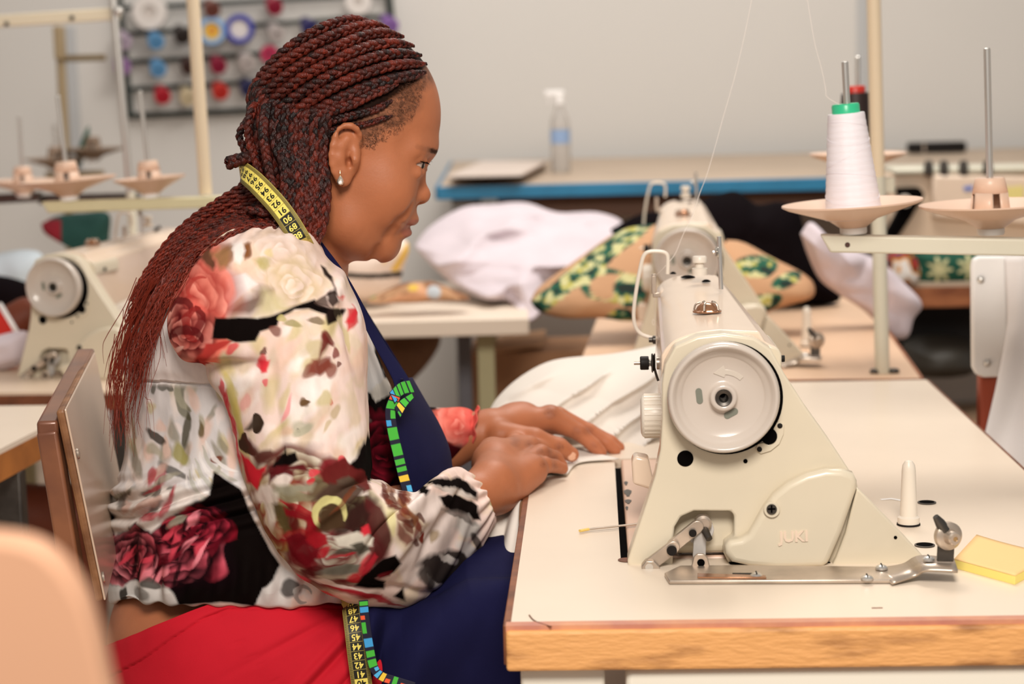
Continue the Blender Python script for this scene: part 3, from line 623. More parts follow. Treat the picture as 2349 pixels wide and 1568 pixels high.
# ------------------------------------------------------------------ cloths around the second machine
gd, gl, tn = np.array(lin('#10563F')), np.array(lin('#C9C48E')), np.array(lin('#C0946F'))
def printed(edge):
    def f(V):
        q = project(V); n1 = fbm(V * 60, 11, 3); n2 = fbm(V * 100, 5, 2); c = np.tile(tn, (len(V), 1)); d = edge(q) + (fbm(V * 18, 4, 2) - .5) * 14
        k = d < 0; c[k] = gd; k2 = k & (n1 > .52); c[k2] = gl; k3 = k & (n1 < .36); c[k3] = lin('#0D2018'); k4 = k2 & (n2 > .6); c[k4] = lin('#B2A94E'); return c
    return f
def edgeL(q):
    x, y = q[:, 0], q[:, 1]
    a = (x - 1225) * .62 + (y - 690) * .78; b = np.abs(a - 16) - 20          # border along the upper left edge
    ring = np.abs(np.hypot((x - 1395) / 1.6, y - 655) - 34) - 6; blob = np.hypot(x - 1445, y - 665) - 38; low = np.hypot((x - 1420) / 1.6, y - 730) - 22
    return np.minimum.reduce([b, ring, blob, low])
puff('printed_cloth', [(1216, 690), (1240, 655), (1330, 590), (1420, 530), (1500, 515), (1560, 530), (1570, 640), (1540, 720), (1440, 735), (1380, 728), (1290, 728), (1235, 712)], 3.62, .09, M['cloth_col'], 'tan cloth with green leaf border spread left of the half buried machine', 'cloth', colour=printed(edgeL), wr=.016, slope=.0006)
def edgeR(q):
    x, y = q[:, 0], q[:, 1]
    return np.minimum.reduce([np.hypot((x - 1735) / 1.7, (y - 610) * 1.1) - 30, np.hypot((x - 1680), y - 640) - 26, np.hypot((x - 1800) / 1.9, (y - 645 + (x - 1800) * .35)) - 18, np.hypot((x - 1735) / 2.4, (y - 700 + (x - 1735) * .3)) - 26])
puff('printed_cloth', [(1600, 560), (1690, 552), (1770, 590), (1840, 625), (1866, 650), (1862, 680), (1810, 698), (1765, 712), (1735, 735), (1670, 725), (1610, 700)], 3.66, .08, M['cloth_col'], 'tan cloth with green leaf print crumpled right of the half buried machine', 'cloth', colour=printed(edgeR), wr=.02, slope=.0005)
puff('black_cloth', [(1400, 525), (1470, 490), (1560, 480), (1630, 450), (1690, 437), (1735, 468), (1790, 462), (1830, 480), (1850, 540), (1890, 630), (1925, 690), (1800, 700), (1600, 690), (1450, 600)], 4.1, .10, M['black_cloth'], 'black cloth thrown behind the half buried sewing machine', 'cloth', wr=.03)
puff('white_cloth', [(1836, 535), (1858, 508), (1885, 530), (1900, 560), (1960, 575), (2020, 600), (2070, 645), (2114, 695), (2095, 730), (2080, 772), (2040, 770), (1985, 715), (1920, 672), (1880, 640), (1855, 590)], 3.74, .05, M['white_cloth'], 'lilac white cloth sliding off the tan table behind the cone', 'cloth', wr=.03, folds=.05)

# third table on the right with overlock machine
poly_table('sewing_table', 'wooden edged table carrying the beige overlock machine', [(2068, 650), (2600, 640), (2500, 600), (2062, 606)], .75, .055, M['greytop'], M['redwood'], [(2450, 590)])
ov = thing('overlock_machine', 'beige overlock machine with a black looper lever behind the saucers', 'sewing machine', P(2200, 560, 4.75) * [1, 1, 0] + EZ * .75)
Yo = 4.75
def Bp(name, poly, Y, d, m, bevel=.008): return MB().prism([P(x, y, Y) for x, y in poly], np.array([0, d, 0])).build(name, m, ov, bevel=bevel)
Bp('body', [(2040, 400), (2110, 388), (2420, 395), (2420, 575), (2040, 575)], Yo, .16, M['laminate2']); Bp('front_cover', [(2140, 400), (2400, 405), (2400, 520), (2140, 500)], Yo - .03, .03, M['casting_hi'])
Bp('top_plate', [(2050, 385), (2400, 380), (2400, 395), (2050, 402)], Yo - .02, .14, M['greypaint']); Bp('looper_lever', [(2058, 432), (2110, 430), (2122, 445), (2090, 500), (2060, 545), (2030, 545), (2070, 470)], Yo - .045, .04, M['black'], .004)
MB().lathe(P(2075, 460, Yo - .05), (0, -1, 0), [(0, 0), (.014, 0), (.014, .01), (0, .012)], 20, cap=False).build('lever_knob', M['plastic_knob'], ov)
for x in (2130, 2165, 2210, 2265): MB().lathe(P(x, 402, Yo - .02), EZ, [(0, 0), (.01, 0), (.012, .02), (.008, .035), (0, .036)], 16, cap=False).build('tension_knob', M['steel_dark'], ov)
Bp('label_sticker', [(2300, 430), (2349, 425), (2349, 455), (2305, 460)], Yo - .033, .002, mat('yellow_label', '#E8D88A', .6), .0); Bp('label_patch', [(2210, 428), (2232, 425), (2232, 436), (2212, 438)], Yo - .033, .002, mat('blue_patch', '#6E84C8', .6), .0)
def leafy(V):
    q = project(V); c = np.tile(lin('#0E4A38'), (len(V), 1)); 
    for cx, cy in ((2155, 618), (2225, 612)):
        dx, dy = q[:, 0] - cx, q[:, 1] - cy; a = np.arctan2(dy, dx); r = np.hypot(dx, dy); k = r < 20 + 11 * np.cos(7 * a); c[k] = lin('#C6C090')
    return c
puff('green_cloth', [(2092, 580), (2150, 578), (2220, 578), (2275, 580), (2270, 645), (2180, 648), (2105, 648)], 4.5, .03, M['cloth_col'], 'dark green cloth with pale leaves below the overlock machine', 'cloth', colour=leafy, wr=.006)
def many(V):
    n = fbm(V * 30, 2, 2); c = np.tile(lin('#5A2A22'), (len(V), 1)); c[n > .5] = lin('#C9892F'); c[n > .58] = lin('#D8D0C8'); c[n < .4] = lin('#B8281C'); c[n < .33] = lin('#4B4A5C'); return c
puff('offcut_heap', [(2030, 590), (2060, 575), (2100, 590), (2108, 640), (2060, 655), (2035, 640)], 4.45, .04, M['cloth_col'], 'small red and ochre offcut heap beside the dark green cloth', 'scraps', colour=many, wr=.012, ws=20)
dk = thing('motor_housing', 'black motor housing under the wooden edged table', 'motor', P(2180, 740, 4.7) * [1, 1, 0])
Z = P(2160, 735, 4.7); MB().box((Z[0] + .05, 4.75, Z[2]), (.42, .2, .12)).build('housing', M['dark'], dk, bevel=.01); MB().box((Z[0] - .1, 4.75, Z[2] - .35), (.05, .05, .62)).build('post', M['dark'], dk)
puff('rubbish_bag', [(2070, 790), (2110, 770), (2180, 768), (2225, 785), (2230, 850), (2150, 862), (2080, 850)], 4.6, .12, mat('dark_bag', '#3B3730', .5), 'dark plastic bag under the wooden edged table', 'bag', wr=.03)
cb = thing('carton', 'open brown carton on the floor right of the tan table', 'box', P(2180, 960, 4.4) * [1, 1, 0]); Z = P(2170, 970, 4.4)
MB().box((Z[0] + .06, 4.5, .22), (.5, .3, .44)).build('carton_body', mat('tan_card', '#8A6E54', .8, var=.3, scale=9), cb, smooth=False, bevel=.004); MB().box((Z[0] + .06, 4.34, .40), (.5, .006, .1)).build('flap', mat('dim_card', '#A3866A', .8), cb, smooth=False)

# ------------------------------------------------------------------ white chair at the right edge with a sheet over it
Yc = 2.85
wc = thing('workshop_chair', 'white backed chair with steel rivets at the right edge of the view', 'chair', P(2330, 700, Yc) * [1, 1, 0])
bx = [(2229, 610), (2233, 594), (2246, 588), (2560, 588), (2560, 862), (2330, 864), (2258, 866), (2240, 860), (2231, 842)]
MB().prism([P(x, y, Yc) for x, y in bx], (0, .014, 0)).build('backrest', M['white_plastic'], wc, bevel=.004, seg=3)
for x, y in ((2250, 641), (2265, 832), (2500, 641), (2500, 832)): MB().lathe(P(x, y, Yc - .001), (0, -1, 0), [(0, 0), (.0058, 0), (.0052, .002), (.003, .004), (0, .0045)], 18, cap=False).build('rivet', M['steel'], wc)
q = P(2266, 860, Yc + .03)
for x in (2266, 2500):
    a = P(x, 700, Yc + .03); MB().box((a[0], a[1], a[2] / 2), (.026, .026, a[2])).build('rear_leg', M['redthread'], wc, bevel=.003)
    MB().box((a[0] + .0, a[1] + .40, .22), (.026, .026, .44)).build('front_leg', M['redthread'], wc, bevel=.003)
MB().box((P(2383, 800, Yc)[0], Yc + .23, .45), (.36, .42, .02)).build('seat', M['laminate'], wc, bevel=.004)
G = []
for t in np.linspace(0, 1, 40):
    y = 588 + 600 * t; xl = 2304 + 8 * math.sin(t * 5) - (t > .25) * 45 * min(1, (t - .25) / .45) if t > .25 else 2304 + 8 * math.sin(t * 5); row = []
    for s in np.linspace(0, 1, 40):
        p = P(xl + (2560 - xl) * s, y, Yc - .012 - .012 * math.sin(s * 9 + t * 2.5) ** 2 - .05 * t); row.append(p)
    G.append(row)
prop(grid_mesh('white_sheet', np.array(G), mat('white_sheet', '#F1EBE8', .8), None, solid=.002), 'white sheet hanging over the riveted chair back at the right edge', 'sheet')
# ------------------------------------------------------------------ thread stands
def saucer_parts(root, c, R, m_s, pin_h, holder=True, s=1.0, tilt=0.0):
    """Saucer, pad, holder and pin around the point c on top of the rail."""
    ax = np.array([math.sin(tilt), 0, math.cos(tilt)])
    MB().lathe(c, ax, [(0, 0), (.0155 * s, 0), (.0165 * s, .002), (.0165 * s, .008 * s), (0, .008 * s)], 24, cap=False).build('pad', M['white_plastic'], root)
    MB().lathe(c + ax * .008 * s, ax, [(0, 0), (.016 * s, 0), (.030 * s, .010 * s), (R * .92, .0255 * s), (R, .029 * s), (R, .031 * s), (R * .9, .0285 * s), (.032 * s, .014 * s), (.02 * s, .011 * s), (0, .011 * s)], 48, cap=False).build('saucer', m_s, root)
    if holder:
        h0 = c + ax * .016 * s
        mb = MB(); n = 4
        for k in range(n):
            a0 = k * 2 * math.pi / n + .35; A = np.linspace(a0, a0 + 2 * math.pi / n * .72, 7)
            rows = []
            for r, h in ((.0235 * s, 0), (.0222 * s, .02 * s), (.0205 * s, .036 * s)):
                rows.append([h0 + np.array([math.cos(a) * r, math.sin(a) * r, 0]) + ax * h for a in A])
            mb.grid(np.array(rows))
        mb.lathe(h0 + ax * .035 * s, ax, [(.0206 * s, 0), (.0172 * s, .017 * s), (.0162 * s, .018 * s), (.004 * s, .018 * s), (.004 * s, .0)], 28, cap=False)
        mb.build('cone_holder', m_s, root, solid=.0022 * s)
    MB().lathe(c + ax * .012 * s, ax, [(0, 0), (.0042 * s, 0), (.0042 * s, pin_h - .001), (.003 * s, pin_h), (0, pin_h)], 14, cap=False).build('pin', M['steel'], root)
def channel(name, a, b, h, d, m, root, cut=.012):
    """Rail: a folded channel from a to b (front lower edges), h high, d deep, slanted at its first end."""
    a = np.array(a); b = np.array(b); t = (b - a) / np.linalg.norm(b - a); n = np.cross(t, EZ)
    n = -n if n[1] < 0 else n
    f = [a + t * cut, b, b + EZ * h, a + EZ * h]; return MB().prism(f, n * d).build(name, m, root, bevel=.0025)
ts = thing('thread_stand', 'grey green rail with two pink beige saucers right of the sharp sewing machine', 'thread stand', T(.655, .68, -.04))
Yr = 2.42; a = P(1882, 579, Yr); b = P(2700, 594, Yr - .05); h = (P(1882, 540, Yr) - a)[2]
channel('rail', a, b, h, .03, M['greypaint'], ts)
tb = (b - a) / np.linalg.norm(b - a)
for px in (1944, 2258):
    c = P(px, 560, Yr - .004 - .012 * (px - 1944) / 314); c[2] = a[2] + (b[2] - a[2]) * (px - 1882) / 820 + h * .48
    MB().cyl(c - EY * .0004, c + EY * .002, 6 * Yr / FPX, n=20).build('rail_hole', mat('hole_brown', '#4A2E26', .6) if px < 2000 else mat('hole_tan', '#A88A76', .6), ts)
pole = T(.655, .68, -.04); MB().cyl(pole, pole + EZ * 1.05, .0125, n=24).build('pole', M['pole'], ts)
MB().box(pole + EZ * .02 - EX * .02, (.06, .04, .035), AX).build('table_clamp', M['greypaint'], ts, bevel=.003)
sp = []
for px, py, tl in ((1958, 541, -.045), (2273, 538, .01)):
    c = P(px, py, Yr + .015); c[2] = a[2] + (b[2] - a[2]) * (px - 1882) / 820 + h + .001; sp.append(c)
saucer_parts(ts, sp[0], .0855, M['plastic_pink'], .198, holder=False, tilt=-.05)
saucer_parts(ts, sp[1], .0865, M['plastic_pink'], .215, tilt=-.03)
# white cone
def cone_profile(r0, r1, h, seed):
    g = np.random.RandomState(seed); zs = np.linspace(0, h, 60); r = r0 + (r1 - r0) * zs / h + .00018 * np.sin(zs * 2100) + g.normal(0, .00006, 60); return [(0, 0), (r0 * .9, 0)] + list(zip(r, zs)) + [(r1 * .6, h + .0005), (0, h + .0005)]
def cone(name, c, ax, r0, r1, h, m_t, m_c, label, group, seed=1):
    t = thing(name, label, 'thread cone', c, group); w = np.array(ax) / np.linalg.norm(ax)
    MB().lathe(c, w, cone_profile(r0, r1, h, seed), 48, cap=False).build('wound_thread', m_t, t, angle=1.2)
    MB().lathe(c + w * h, w, [(r1 * .76, -.002), (r1 * .76, .0095), (r1 * .7, .0115), (.005, .0115), (.005, 0)], 32, cap=False).build('cone_cap', m_c, t); return t
thr = mat('white_polyester_thread', '#F4EDF2', .35, spec=.5, var=.05, scale=60, stretch=(1, 1, 20), bump=.2, bscale=500)
wcn = cone('thread_cone', sp[0] + np.array([.0005, 0, .0195]), (-.075, 0, 1), .0352, .0222, .128, thr, mat('mint_green_cap', '#38C08C', .3), 'white thread cone with a mint green cap standing on the nearer saucer', 'thread cones')
for k, (z, dz) in enumerate(((.028, .010), (.052, -.006), (.074, .012), (.098, -.008), (.113, .006))):
    w = np.array([-.075, 0, 1]) / np.linalg.norm([-.075, 0, 1]); c0 = sp[0] + np.array([.0005, 0, .0195]); pts = []
    for a_ in np.linspace(0, 2 * math.pi, 40):
        zz = z + dz * math.sin(a_ + k); r = .0352 + (.0222 - .0352) * zz / .128 + .0001; pts.append(c0 + w * zz + np.array([math.cos(a_) * r, math.sin(a_) * r, math.cos(a_) * r * .075]))
    MB().tube(pts, .00035, 5).build('crossing_wind', thr, wcn)
# loose threads
tm = mat('white_thread', '#EFE6DE', .6)
th = thing('thread', 'fine white thread running from the cone over the machine to its needle', 'thread', P(1600, 440, 2.4))
Yt = 2.40
MB().tube(crom([P(1504, 632, Yt + .01), P(1524, 612, Yt), P(1548, 583, Yt), P(1566, 540, Yt), P(1588, 495, Yt), P(1606, 441, Yt), P(1620, 405, Yt), P(1636, 352, Yt), P(1660, 265, Yt), P(1692, 150, Yt), P(1724, 0, Yt), P(1740, -120, Yt)], 80), .0003, 6).build('upper_run', tm, th)
MB().tube(crom([P(1925, 240, Yr), P(1897, 222, Yr), P(1894, 205, Yr), P(1885, 160, Yr), P(1868, 95, Yr), P(1852, 0, Yr), P(1830, -130, Yr)], 60), .0003, 6).build('cone_run', tm, th)
MB().tube(crom([P(1503, 660, Yt), P(1501, 700, Yt), P(1502, 730, Yt), P(1500, 745, Yt), P(1496, 740, Yt), P(1499, 732, Yt), P(1503, 745, Yt), P(1504, 775, Yt), P(1505, 800, Yt - .05), P(1500, 832, Yt - .16)], 60), .0003, 6).build('lower_run', tm, th)
# second stand: pole on the tan table, dark cone with red cap
t2s = thing('thread_stand', 'cream pole standing on the tan table behind the white thread cone', 'thread stand', PZ(2024, 855, .75))
pb = PZ(2024, 855, .75); pt = P(2003, -40, pb[1])
k = (P(2019, 405, pb[1]) - pb)[2] / (pt - pb)[2]; pm = pb + (pt - pb) * k
MB().cyl(pb, pm, .0118, n=20).build('lower_pole', M['greypaint'], t2s); MB().cyl(pm - (pt - pm) * .0, pt, .0112, n=20).build('upper_pole', M['pole'], t2s)
for dx in (-.012, .020): MB().lathe(pb + EX * (dx * .9), EZ, [(0, .0005), (.0095, .0005), (.0095, .005), (.006, .007), (0, .007)], 16, cap=False).build('foot', M['steel_dark'], t2s)
c2 = P(1968, 405, 3.3); channel('rail', c2 + np.array([-.03, -.01, -.028]), c2 + np.array([.06, -.01, -.028]), .026, .03, M['greypaint'], t2s); saucer_parts(t2s, c2, .08, M['plastic_pink'], .185, holder=False)
cone('thread_cone', c2 + EZ * .0195, (-.04, 0, 1), .034, .0225, .118, mat('dark_brown_thread', '#2E1F1C', .5), mat('red_cap', '#D2372A', .35), 'dark thread cone with a red cap half hidden behind the white cone', 'thread cones', 3)

# left stands
t3s = thing('thread_stand', 'blurred cream stand with two saucers over the yellowish machine, thick cream pole', 'thread stand', P(470, 460, 3.55))
Y3 = 3.55; a = P(95, 489, Y3); b = P(530, 475, Y3); channel('rail', a, b, (P(95, 463, Y3) - a)[2], .03, mat('yellowed_enamel', '#D8CFA8', .4), t3s)
q0, q1 = P(440, -40, Y3 + .03), P(472, 446, Y3 + .03); MB().cyl(q1, q0, .0118, n=20).build('pole', M['pole'], t3s)
q = P(472, 470, Y3 + .05); MB().cyl((q[0], q[1], .75), q, .0115, n=16).build('lower_pole', M['pole'], t3s)
def at_rail(px): t = (px - 95) / 435; p = P(95, 463, Y3) * (1 - t) + P(530, 449, Y3) * t; return p + np.array([0, .012, 0])
saucer_parts(t3s, at_rail(157), .086, M['plastic_pink'], .175, tilt=-.06, s=1.0); saucer_parts(t3s, at_rail(345), .064, M['plastic_pink'], .18, tilt=-.06, s=.95)
t4s = thing('thread_stand', 'thin metal pole stand with a pale cross bar at the upper left corner', 'thread stand', P(297, 400, 4.35)); Y4 = 4.35
MB().cyl(P(299, 440, Y4), P(257, -40, Y4), .0085, n=16).build('pole', M['steel'], t4s); q = P(300, 440, Y4); MB().cyl((q[0], q[1], .75), q, .01, n=12).build('lower_pole', M['greypaint'], t4s)
a, b = P(-60, 66, Y4), P(272, 45, Y4); channel('cross_bar', a, b, .026, .025, mat('pale_bar', '#E4D8BE', .4), t4s, cut=0); MB().lathe(P(273, 25, Y4 - .015), (0, -1, 0), [(0, 0), (.009, 0), (.009, .012), (.006, .014), (0, .014)], 16, cap=False).build('clamp_knob', M['steel'], t4s)
for px, py in ((15, 55), (165, 41)): MB().cyl(P(px, py, Y4 - .004), P(px, py, Y4 + .002), .005, n=12).build('bar_hole', M['dark'], t4s)
q = P(55, 452, Y4); channel('rail', P(-60, 470, Y4), P(92, 462, Y4), .02, .03, M['steel_dark'], t4s); saucer_parts(t4s, q, .085, M['plastic_pink'], .165, s=.95)
q = P(92, 465, Y4); MB().box(((q[0] + P(300, 465, Y4)[0]) / 2, Y4 + .04, q[2] + .005), (P(300, 465, Y4)[0] - q[0] + .02, .02, .02)).build('rail_arm', M['steel_dark'], t4s)
t5s = thing('thread_stand', 'distant brown thread stand pole with a short dark arm before the wall', 'thread stand', P(150, 330, 5.5)); Y5 = 5.5
tnm = mat('dull_tan_metal', '#A08C6C', .5)
MB().cyl(P(150, 360, Y5), P(136, 62, Y5), .0125, n=16).build('pole', tnm, t5s); q = P(150, 360, Y5); MB().cyl((q[0], q[1], 0), q, .0125, n=12).build('lower_pole', tnm, t5s)
MB().box(P(192, 133, Y5), (.12, .02, .018)).build('short_arm', mat('dark_tan_metal', '#786648', .5), t5s, bevel=.003); MB().box(P(137, 98, Y5 - .01), (.028, .03, .09)).build('arm_clamp', tnm, t5s, bevel=.004)
q = P(215, 372, Y5); saucer_parts(t5s, q, .09, mat('grey_brown_plastic', '#8B7562', .5), .05, s=1.0); q = P(130, 395, Y5); saucer_parts(t5s, q, .085, mat('grey_brown_plastic', '#A08874', .5), .12)  # grey-brown saucers in two tones
MB().box((P(172, 400, Y5) ), (.16, .02, .02)).build('rail', tnm, t5s, bevel=.003)

# ------------------------------------------------------------------ thread rack on the wall and its spools
Yw = WALL_Y - .035
rk = thing('thread_rack', 'black metal thread rack on the back wall holding coloured spools', 'rack', P(590, 130, Yw))
rm = mat('black_rack_metal', '#26302C', .5)
def wbar(name, a, b, r): A_, B_ = P(*a, Yw), P(*b, Yw); MB().cyl(A_, B_, r, n=10).build(name, rm, rk)
wbar('side_bar', (266, -60), (298, 268), .014); wbar('side_bar', (886, -60), (918, 238), .013); wbar('bottom_bar', (292, 266), (918, 238), .011)
rows = [((276, 19), (895, -14)), ((283, 78), (901, 36)), ((288, 143), (905, 104)), ((294, 205), (912, 168))]
for a, b in rows: wbar('peg_bar', a, b, .0085)
def spool(px, py, col, core, label, r=.027, l=.085, kind='cone', tilt=(.32, -1, -.30)):
    c = P(px, py, Yw - .035); t = thing('thread_spool', label, 'spool', c, 'spools on the wall rack'); w = np.array(tilt, float); w /= np.linalg.norm(w)
    MB().lathe(c + w * -.02, w, [(0, 0), (r * .7, 0), (r * .72, .002), (r, l), (r * .9, l + .001), (.008, l + .001), (.008, l - .02)], 24, cap=False).build('wound_thread', mat('thread_' + label.split()[0], col, .5), t)
    MB().lathe(c + w * -.034, w, [(0, 0), (r * .5, 0), (r * .62, .016), (0, .016)], 16, cap=False).build('cone_tip', mat('core_' + label.split()[0], core, .4), t)
    MB().cyl(c + w * -.05, c + w * -.005, .004, n=8).build('peg', rm, rk)
    return t
for s_ in ((352, 84, '#5C93C0', '#2E9C94', 'light blue cone spool with teal tip, upper of the two at the left side bar'), (357, 147, '#5C93C0', '#2E9C94', 'light blue cone spool with teal tip, lower of the two at the left side bar'),
           (412, 72, '#2A211E', '#2E3A30', 'black spool beside the thick cream pole on the second rack row'), (428, 142, '#3A211C', '#1F6B43', 'dark brown spool with green tip partly behind the thick cream pole'), (480, 12, '#6B3A30', '#2F8A4C', 'brown spool with green tip on the top rack row'),
           (622, 6, '#8C1030', '#6E1028', 'dark crimson spool on the top rack row'), (626, 66, '#B9AFAC', '#8CC0A0', 'pale grey spool with mint tip above the braided head'), (560, 132, '#BDB2AE', '#8CC0A0', 'pale grey spool with mint tip on the third rack row'),
           (494, 140, '#8C1436', '#1F7A4C', 'wine red spool on the third rack row right of the pole'), (367, 209, '#B3172A', '#2E8A5A', 'dark red spool on the lowest rack row left of the pole'), (425, 212, '#CDBB98', '#4F9C6C', 'cream spool partly behind the pole on the lowest row'),
           (499, 199, '#C22B22', '#8C2A1E', 'bright red spool right of the pole on the lowest rack row'), (562, 192, '#23254F', '#20206C', 'navy spool on the lowest rack row beside the braided head'), (278, 84, '#B8A6B8', '#A898A8', 'pale lilac spool on the left side bar'), (276, 142, '#9C74A8', '#8C6498', 'mauve spool on the left side bar'), (886, 48, '#8A64A8', '#8A64A8', 'violet spool at the right end of the rack'), (702, 54, '#2A2660', '#0F7A5E', 'indigo spool with green tip just behind the hair')):
    spool(*s_)
def ringspool(px, py, ro, ri, m_out, m_in, name, label, core=None):
    c = P(px, py, Yw - .05); t = thing(name, label, 'spool', c, 'spools on the wall rack'); s = (Yw - .05) / FPX; ax = np.array([.05, -1, -.05])
    MB().lathe(c, ax, [(ri * s, 0), (ro * s * .96, 0), (ro * s, .004), (ro * s, .03), (ro * s * .95, .034), (ri * s, .034), (ri * s, 0)], 40, cap=False).build('wound_thread', m_out, t)
    MB().lathe(c + ax * .004, ax, [(0, 0), (ri * s, 0), (ri * s, .02), (0, .021)], 30, cap=False).build('spool_core', m_in, t)
    if core: MB().lathe(c + ax * .025, ax, [(0, 0), (ri * s * .45, 0), (ri * s * .45, .002), (0, .002)], 24, cap=False).build('core_hub', core, t)
W_ = mat('spool_white', '#E3DCD6', .5)
ringspool(345, 28, 39, 16, W_, mat('spool_grey', '#CFC6BF', .5), 'thread_reel', 'large white reel at the upper left of the rack')
ringspool(488, 70, 32, 20, mat('sky_blue_rim', '#8FB4DC', .4), mat('amber_core', '#EFC24C', .5), 'thread_reel', 'sky blue reel with an amber core right of the pole', mat('orange_hub', '#D98A2C', .5))
ringspool(551, 66, 33, 22, mat('deep_blue_rim', '#1E2A9C', .4), mat('white_core', '#E0D8D4', .5), 'thread_reel', 'deep blue reel with a white core beside the amber one')
ringspool(619, 123, 20, 6, mat('crimson_rim', '#B0184A', .5), mat('dark_core', '#40101C', .5), 'thread_reel', 'crimson reel with a dark centre beside the braided head')
ringspool(822, 4, 30, 10, W_, mat('spool_grey2', '#CFC6BF', .5), 'thread_reel', 'white reel on the top row above the braided head')

# left-hand clutter
puff('blue_cloth', [(-60, 590), (0, 580), (60, 572), (98, 585), (100, 640), (90, 712), (0, 712), (-60, 712)], 4.35, .06, mat('pale_blue_cloth', '#C9D6DE', .85), 'pale blue cloth behind the yellowish machine\'s handwheel', 'cloth', wr=.02)
def dg(V):
    q = project(V); c = np.tile(lin('#0F3B34'), (len(V), 1)); n = fbm(V * 16, 3, 2); c[n < .45] = lin('#141A18'); k = (q[:, 0] < 140) & (q[:, 1] > 503); c[k] = lin('#7E0A1C'); return c
puff('dark_cloth', [(96, 512), (130, 495), (190, 488), (250, 490), (250, 560), (255, 690), (190, 690), (168, 572), (150, 535), (105, 530)], 4.6, .06, M['cloth_col'], 'dark green cloth with a red corner under the cream rail', 'cloth', colour=dg, wr=.015)
puff('green_cloth', [(160, 395), (178, 345), (203, 288), (203, 330), (190, 370), (168, 405)], 5.6, .02, mat('dark_green_cloth', '#1C5344', .8), 'narrow dark green cloth hanging beside the distant brown stand', 'cloth', wr=.006)
puff('white_cloth', [(-60, 790), (0, 768), (60, 760), (70, 800), (40, 840), (-60, 850)], 3.45, .05, M['white_cloth'], 'white cloth lying beside the yellowish machine at the left edge', 'cloth', wr=.02)

# ------------------------------------------------------------------ the woman's chair
Yn, Yf = 2.03, 2.46
ch = thing('workshop_chair', 'brown framed chair with beige laminate back panel behind the woman', 'chair', P(330, 900, 2.25) * [1, 1, 0])
n1, n2 = P(152, 938, Yn), P(243, 1376, Yn); f1 = P(218, 807, Yf); f2 = f1 + (n2 - n1)
th_ = n1 - P(131, 945, Yn); th_ = P(129, 942, Yn) - n1
MB().prism([n1, f1, f2, n2], th_ * .22).build('panel_face', mat('beige_panel', '#CDB29B', .30, var=.04, scale=5, coat=.35), ch, smooth=False, bevel=.0015)
o = MB().prism([n1 + th_ * .2, f1 + th_ * .2, f2 + th_ * .2, n2 + th_ * .2], th_ * .85).build('panel_core', mat('worn_brown_board', '#9A6B45', .5, col2='#6C4429', scale=22, bump=.3), ch, smooth=False, bevel=.003)
prop(o, 'worn brown board edge with peeling band')
for px, py in ((178, 1040), (236, 1323)):
    q = P(px, py, Yn + .014); dv = np.cross(f1 - n1, n2 - n1); dv /= np.linalg.norm(dv); dv = dv if dv[0] > 0 else -dv
    t_ = ((n1 - q) @ dv); q = q + dv * (t_ + .0003); MB().lathe(q, dv, [(0, 0), (.006, 0), (.0052, .002), (0, .0032)], 16, cap=False).build('rivet', M['steel_dull'], ch)
# square tube frame behind the panel
def sq(name, pts, w, d, m): 
    mb = MB()
    for a, b in zip(pts[:-1], pts[1:]):
        a, b = np.array(a), np.array(b); t = b - a; L_ = np.linalg.norm(t); t /= L_; n = np.cross(t, np.array([1., 0, .2])); n /= np.linalg.norm(n); k = np.cross(t, n)
        mb.box((a + b) / 2, (L_ + w * .6, w, d), (t, n, k))
    return mb.build(name, m, ch, bevel=.004, seg=2)
u1, u2 = P(112, 985, Yn + .012), P(232, 1700, Yn + .012); v1 = P(196, 822, Yf); v2 = v1 + (u2 - u1)
for a, b in ((u1, u2), (v1, v2)):
    t = (b - a) / np.linalg.norm(b - a); MB().box((a + b) / 2, (np.linalg.norm(b - a), .024, .022), (t, np.array([0, 1., 0]), np.cross(t, [0, 1., 0]))).build('back_post', M['brown_tube'], ch, bevel=.0035, seg=3)
    MB().box(((b[0]) , b[1], b[2] / 2), (.026, .026, b[2])).build('rear_leg', M['brown_tube'], ch, bevel=.003)
t = (v1 - u1) / np.linalg.norm(v1 - u1); MB().box((u1 + v1) / 2, (np.linalg.norm(v1 - u1) + .02, .022, .022), (t, np.cross(EZ, t), EZ)).build('top_rail', M['brown_tube'], ch, bevel=.0035, seg=3)
for y in (u2[1], v2[1]): MB().box((u2[0] + .44, y, .22), (.026, .026, .44)).build('front_leg', M['brown_tube'], ch, bevel=.003)
MB().box((u2[0] + .24, (u2[1] + v2[1]) / 2, .452), (.46, .46, .022)).build('seat', M['laminate2'], ch, bevel=.004)

# ------------------------------------------------------------------ blurred chair back close to the camera
Yb_ = .80
fc = thing('workshop_chair', 'out of focus rounded beige chair back closest to the camera', 'chair', P(60, 1400, Yb_) * [1, 1, 0])
ol = crom([(-330, 1290), (-240, 1252), (-90, 1236), (45, 1248), (120, 1290), (178, 1370), (212, 1460), (236, 1560), (262, 1700), (270, 2000)], 60)
ol = list(ol) + [(-330, 2000)]
MB().prism([P(x, y, Yb_) for x, y in ol], (0, .022, 0)).build('backrest', mat('blurred_beige', '#C49678', .6, spec=.3), fc, bevel=.006, seg=3)
for px in (20, -250):
    q = P(px, 1700, Yb_ + .035); MB().box((q[0], q[1], q[2] / 2 + .01), (.025, .025, q[2] + .02)).build('rear_leg', M['brown_tube'], fc, bevel=.003); MB().box((q[0], q[1] - .40, .22), (.025, .025, .44)).build('front_leg', M['brown_tube'], fc, bevel=.003)
MB().box((P(-110, 1700, Yb_)[0], Yb_ - .19, .45), (.42, .42, .02)).build('seat', M['laminate2'], fc, bevel=.004)

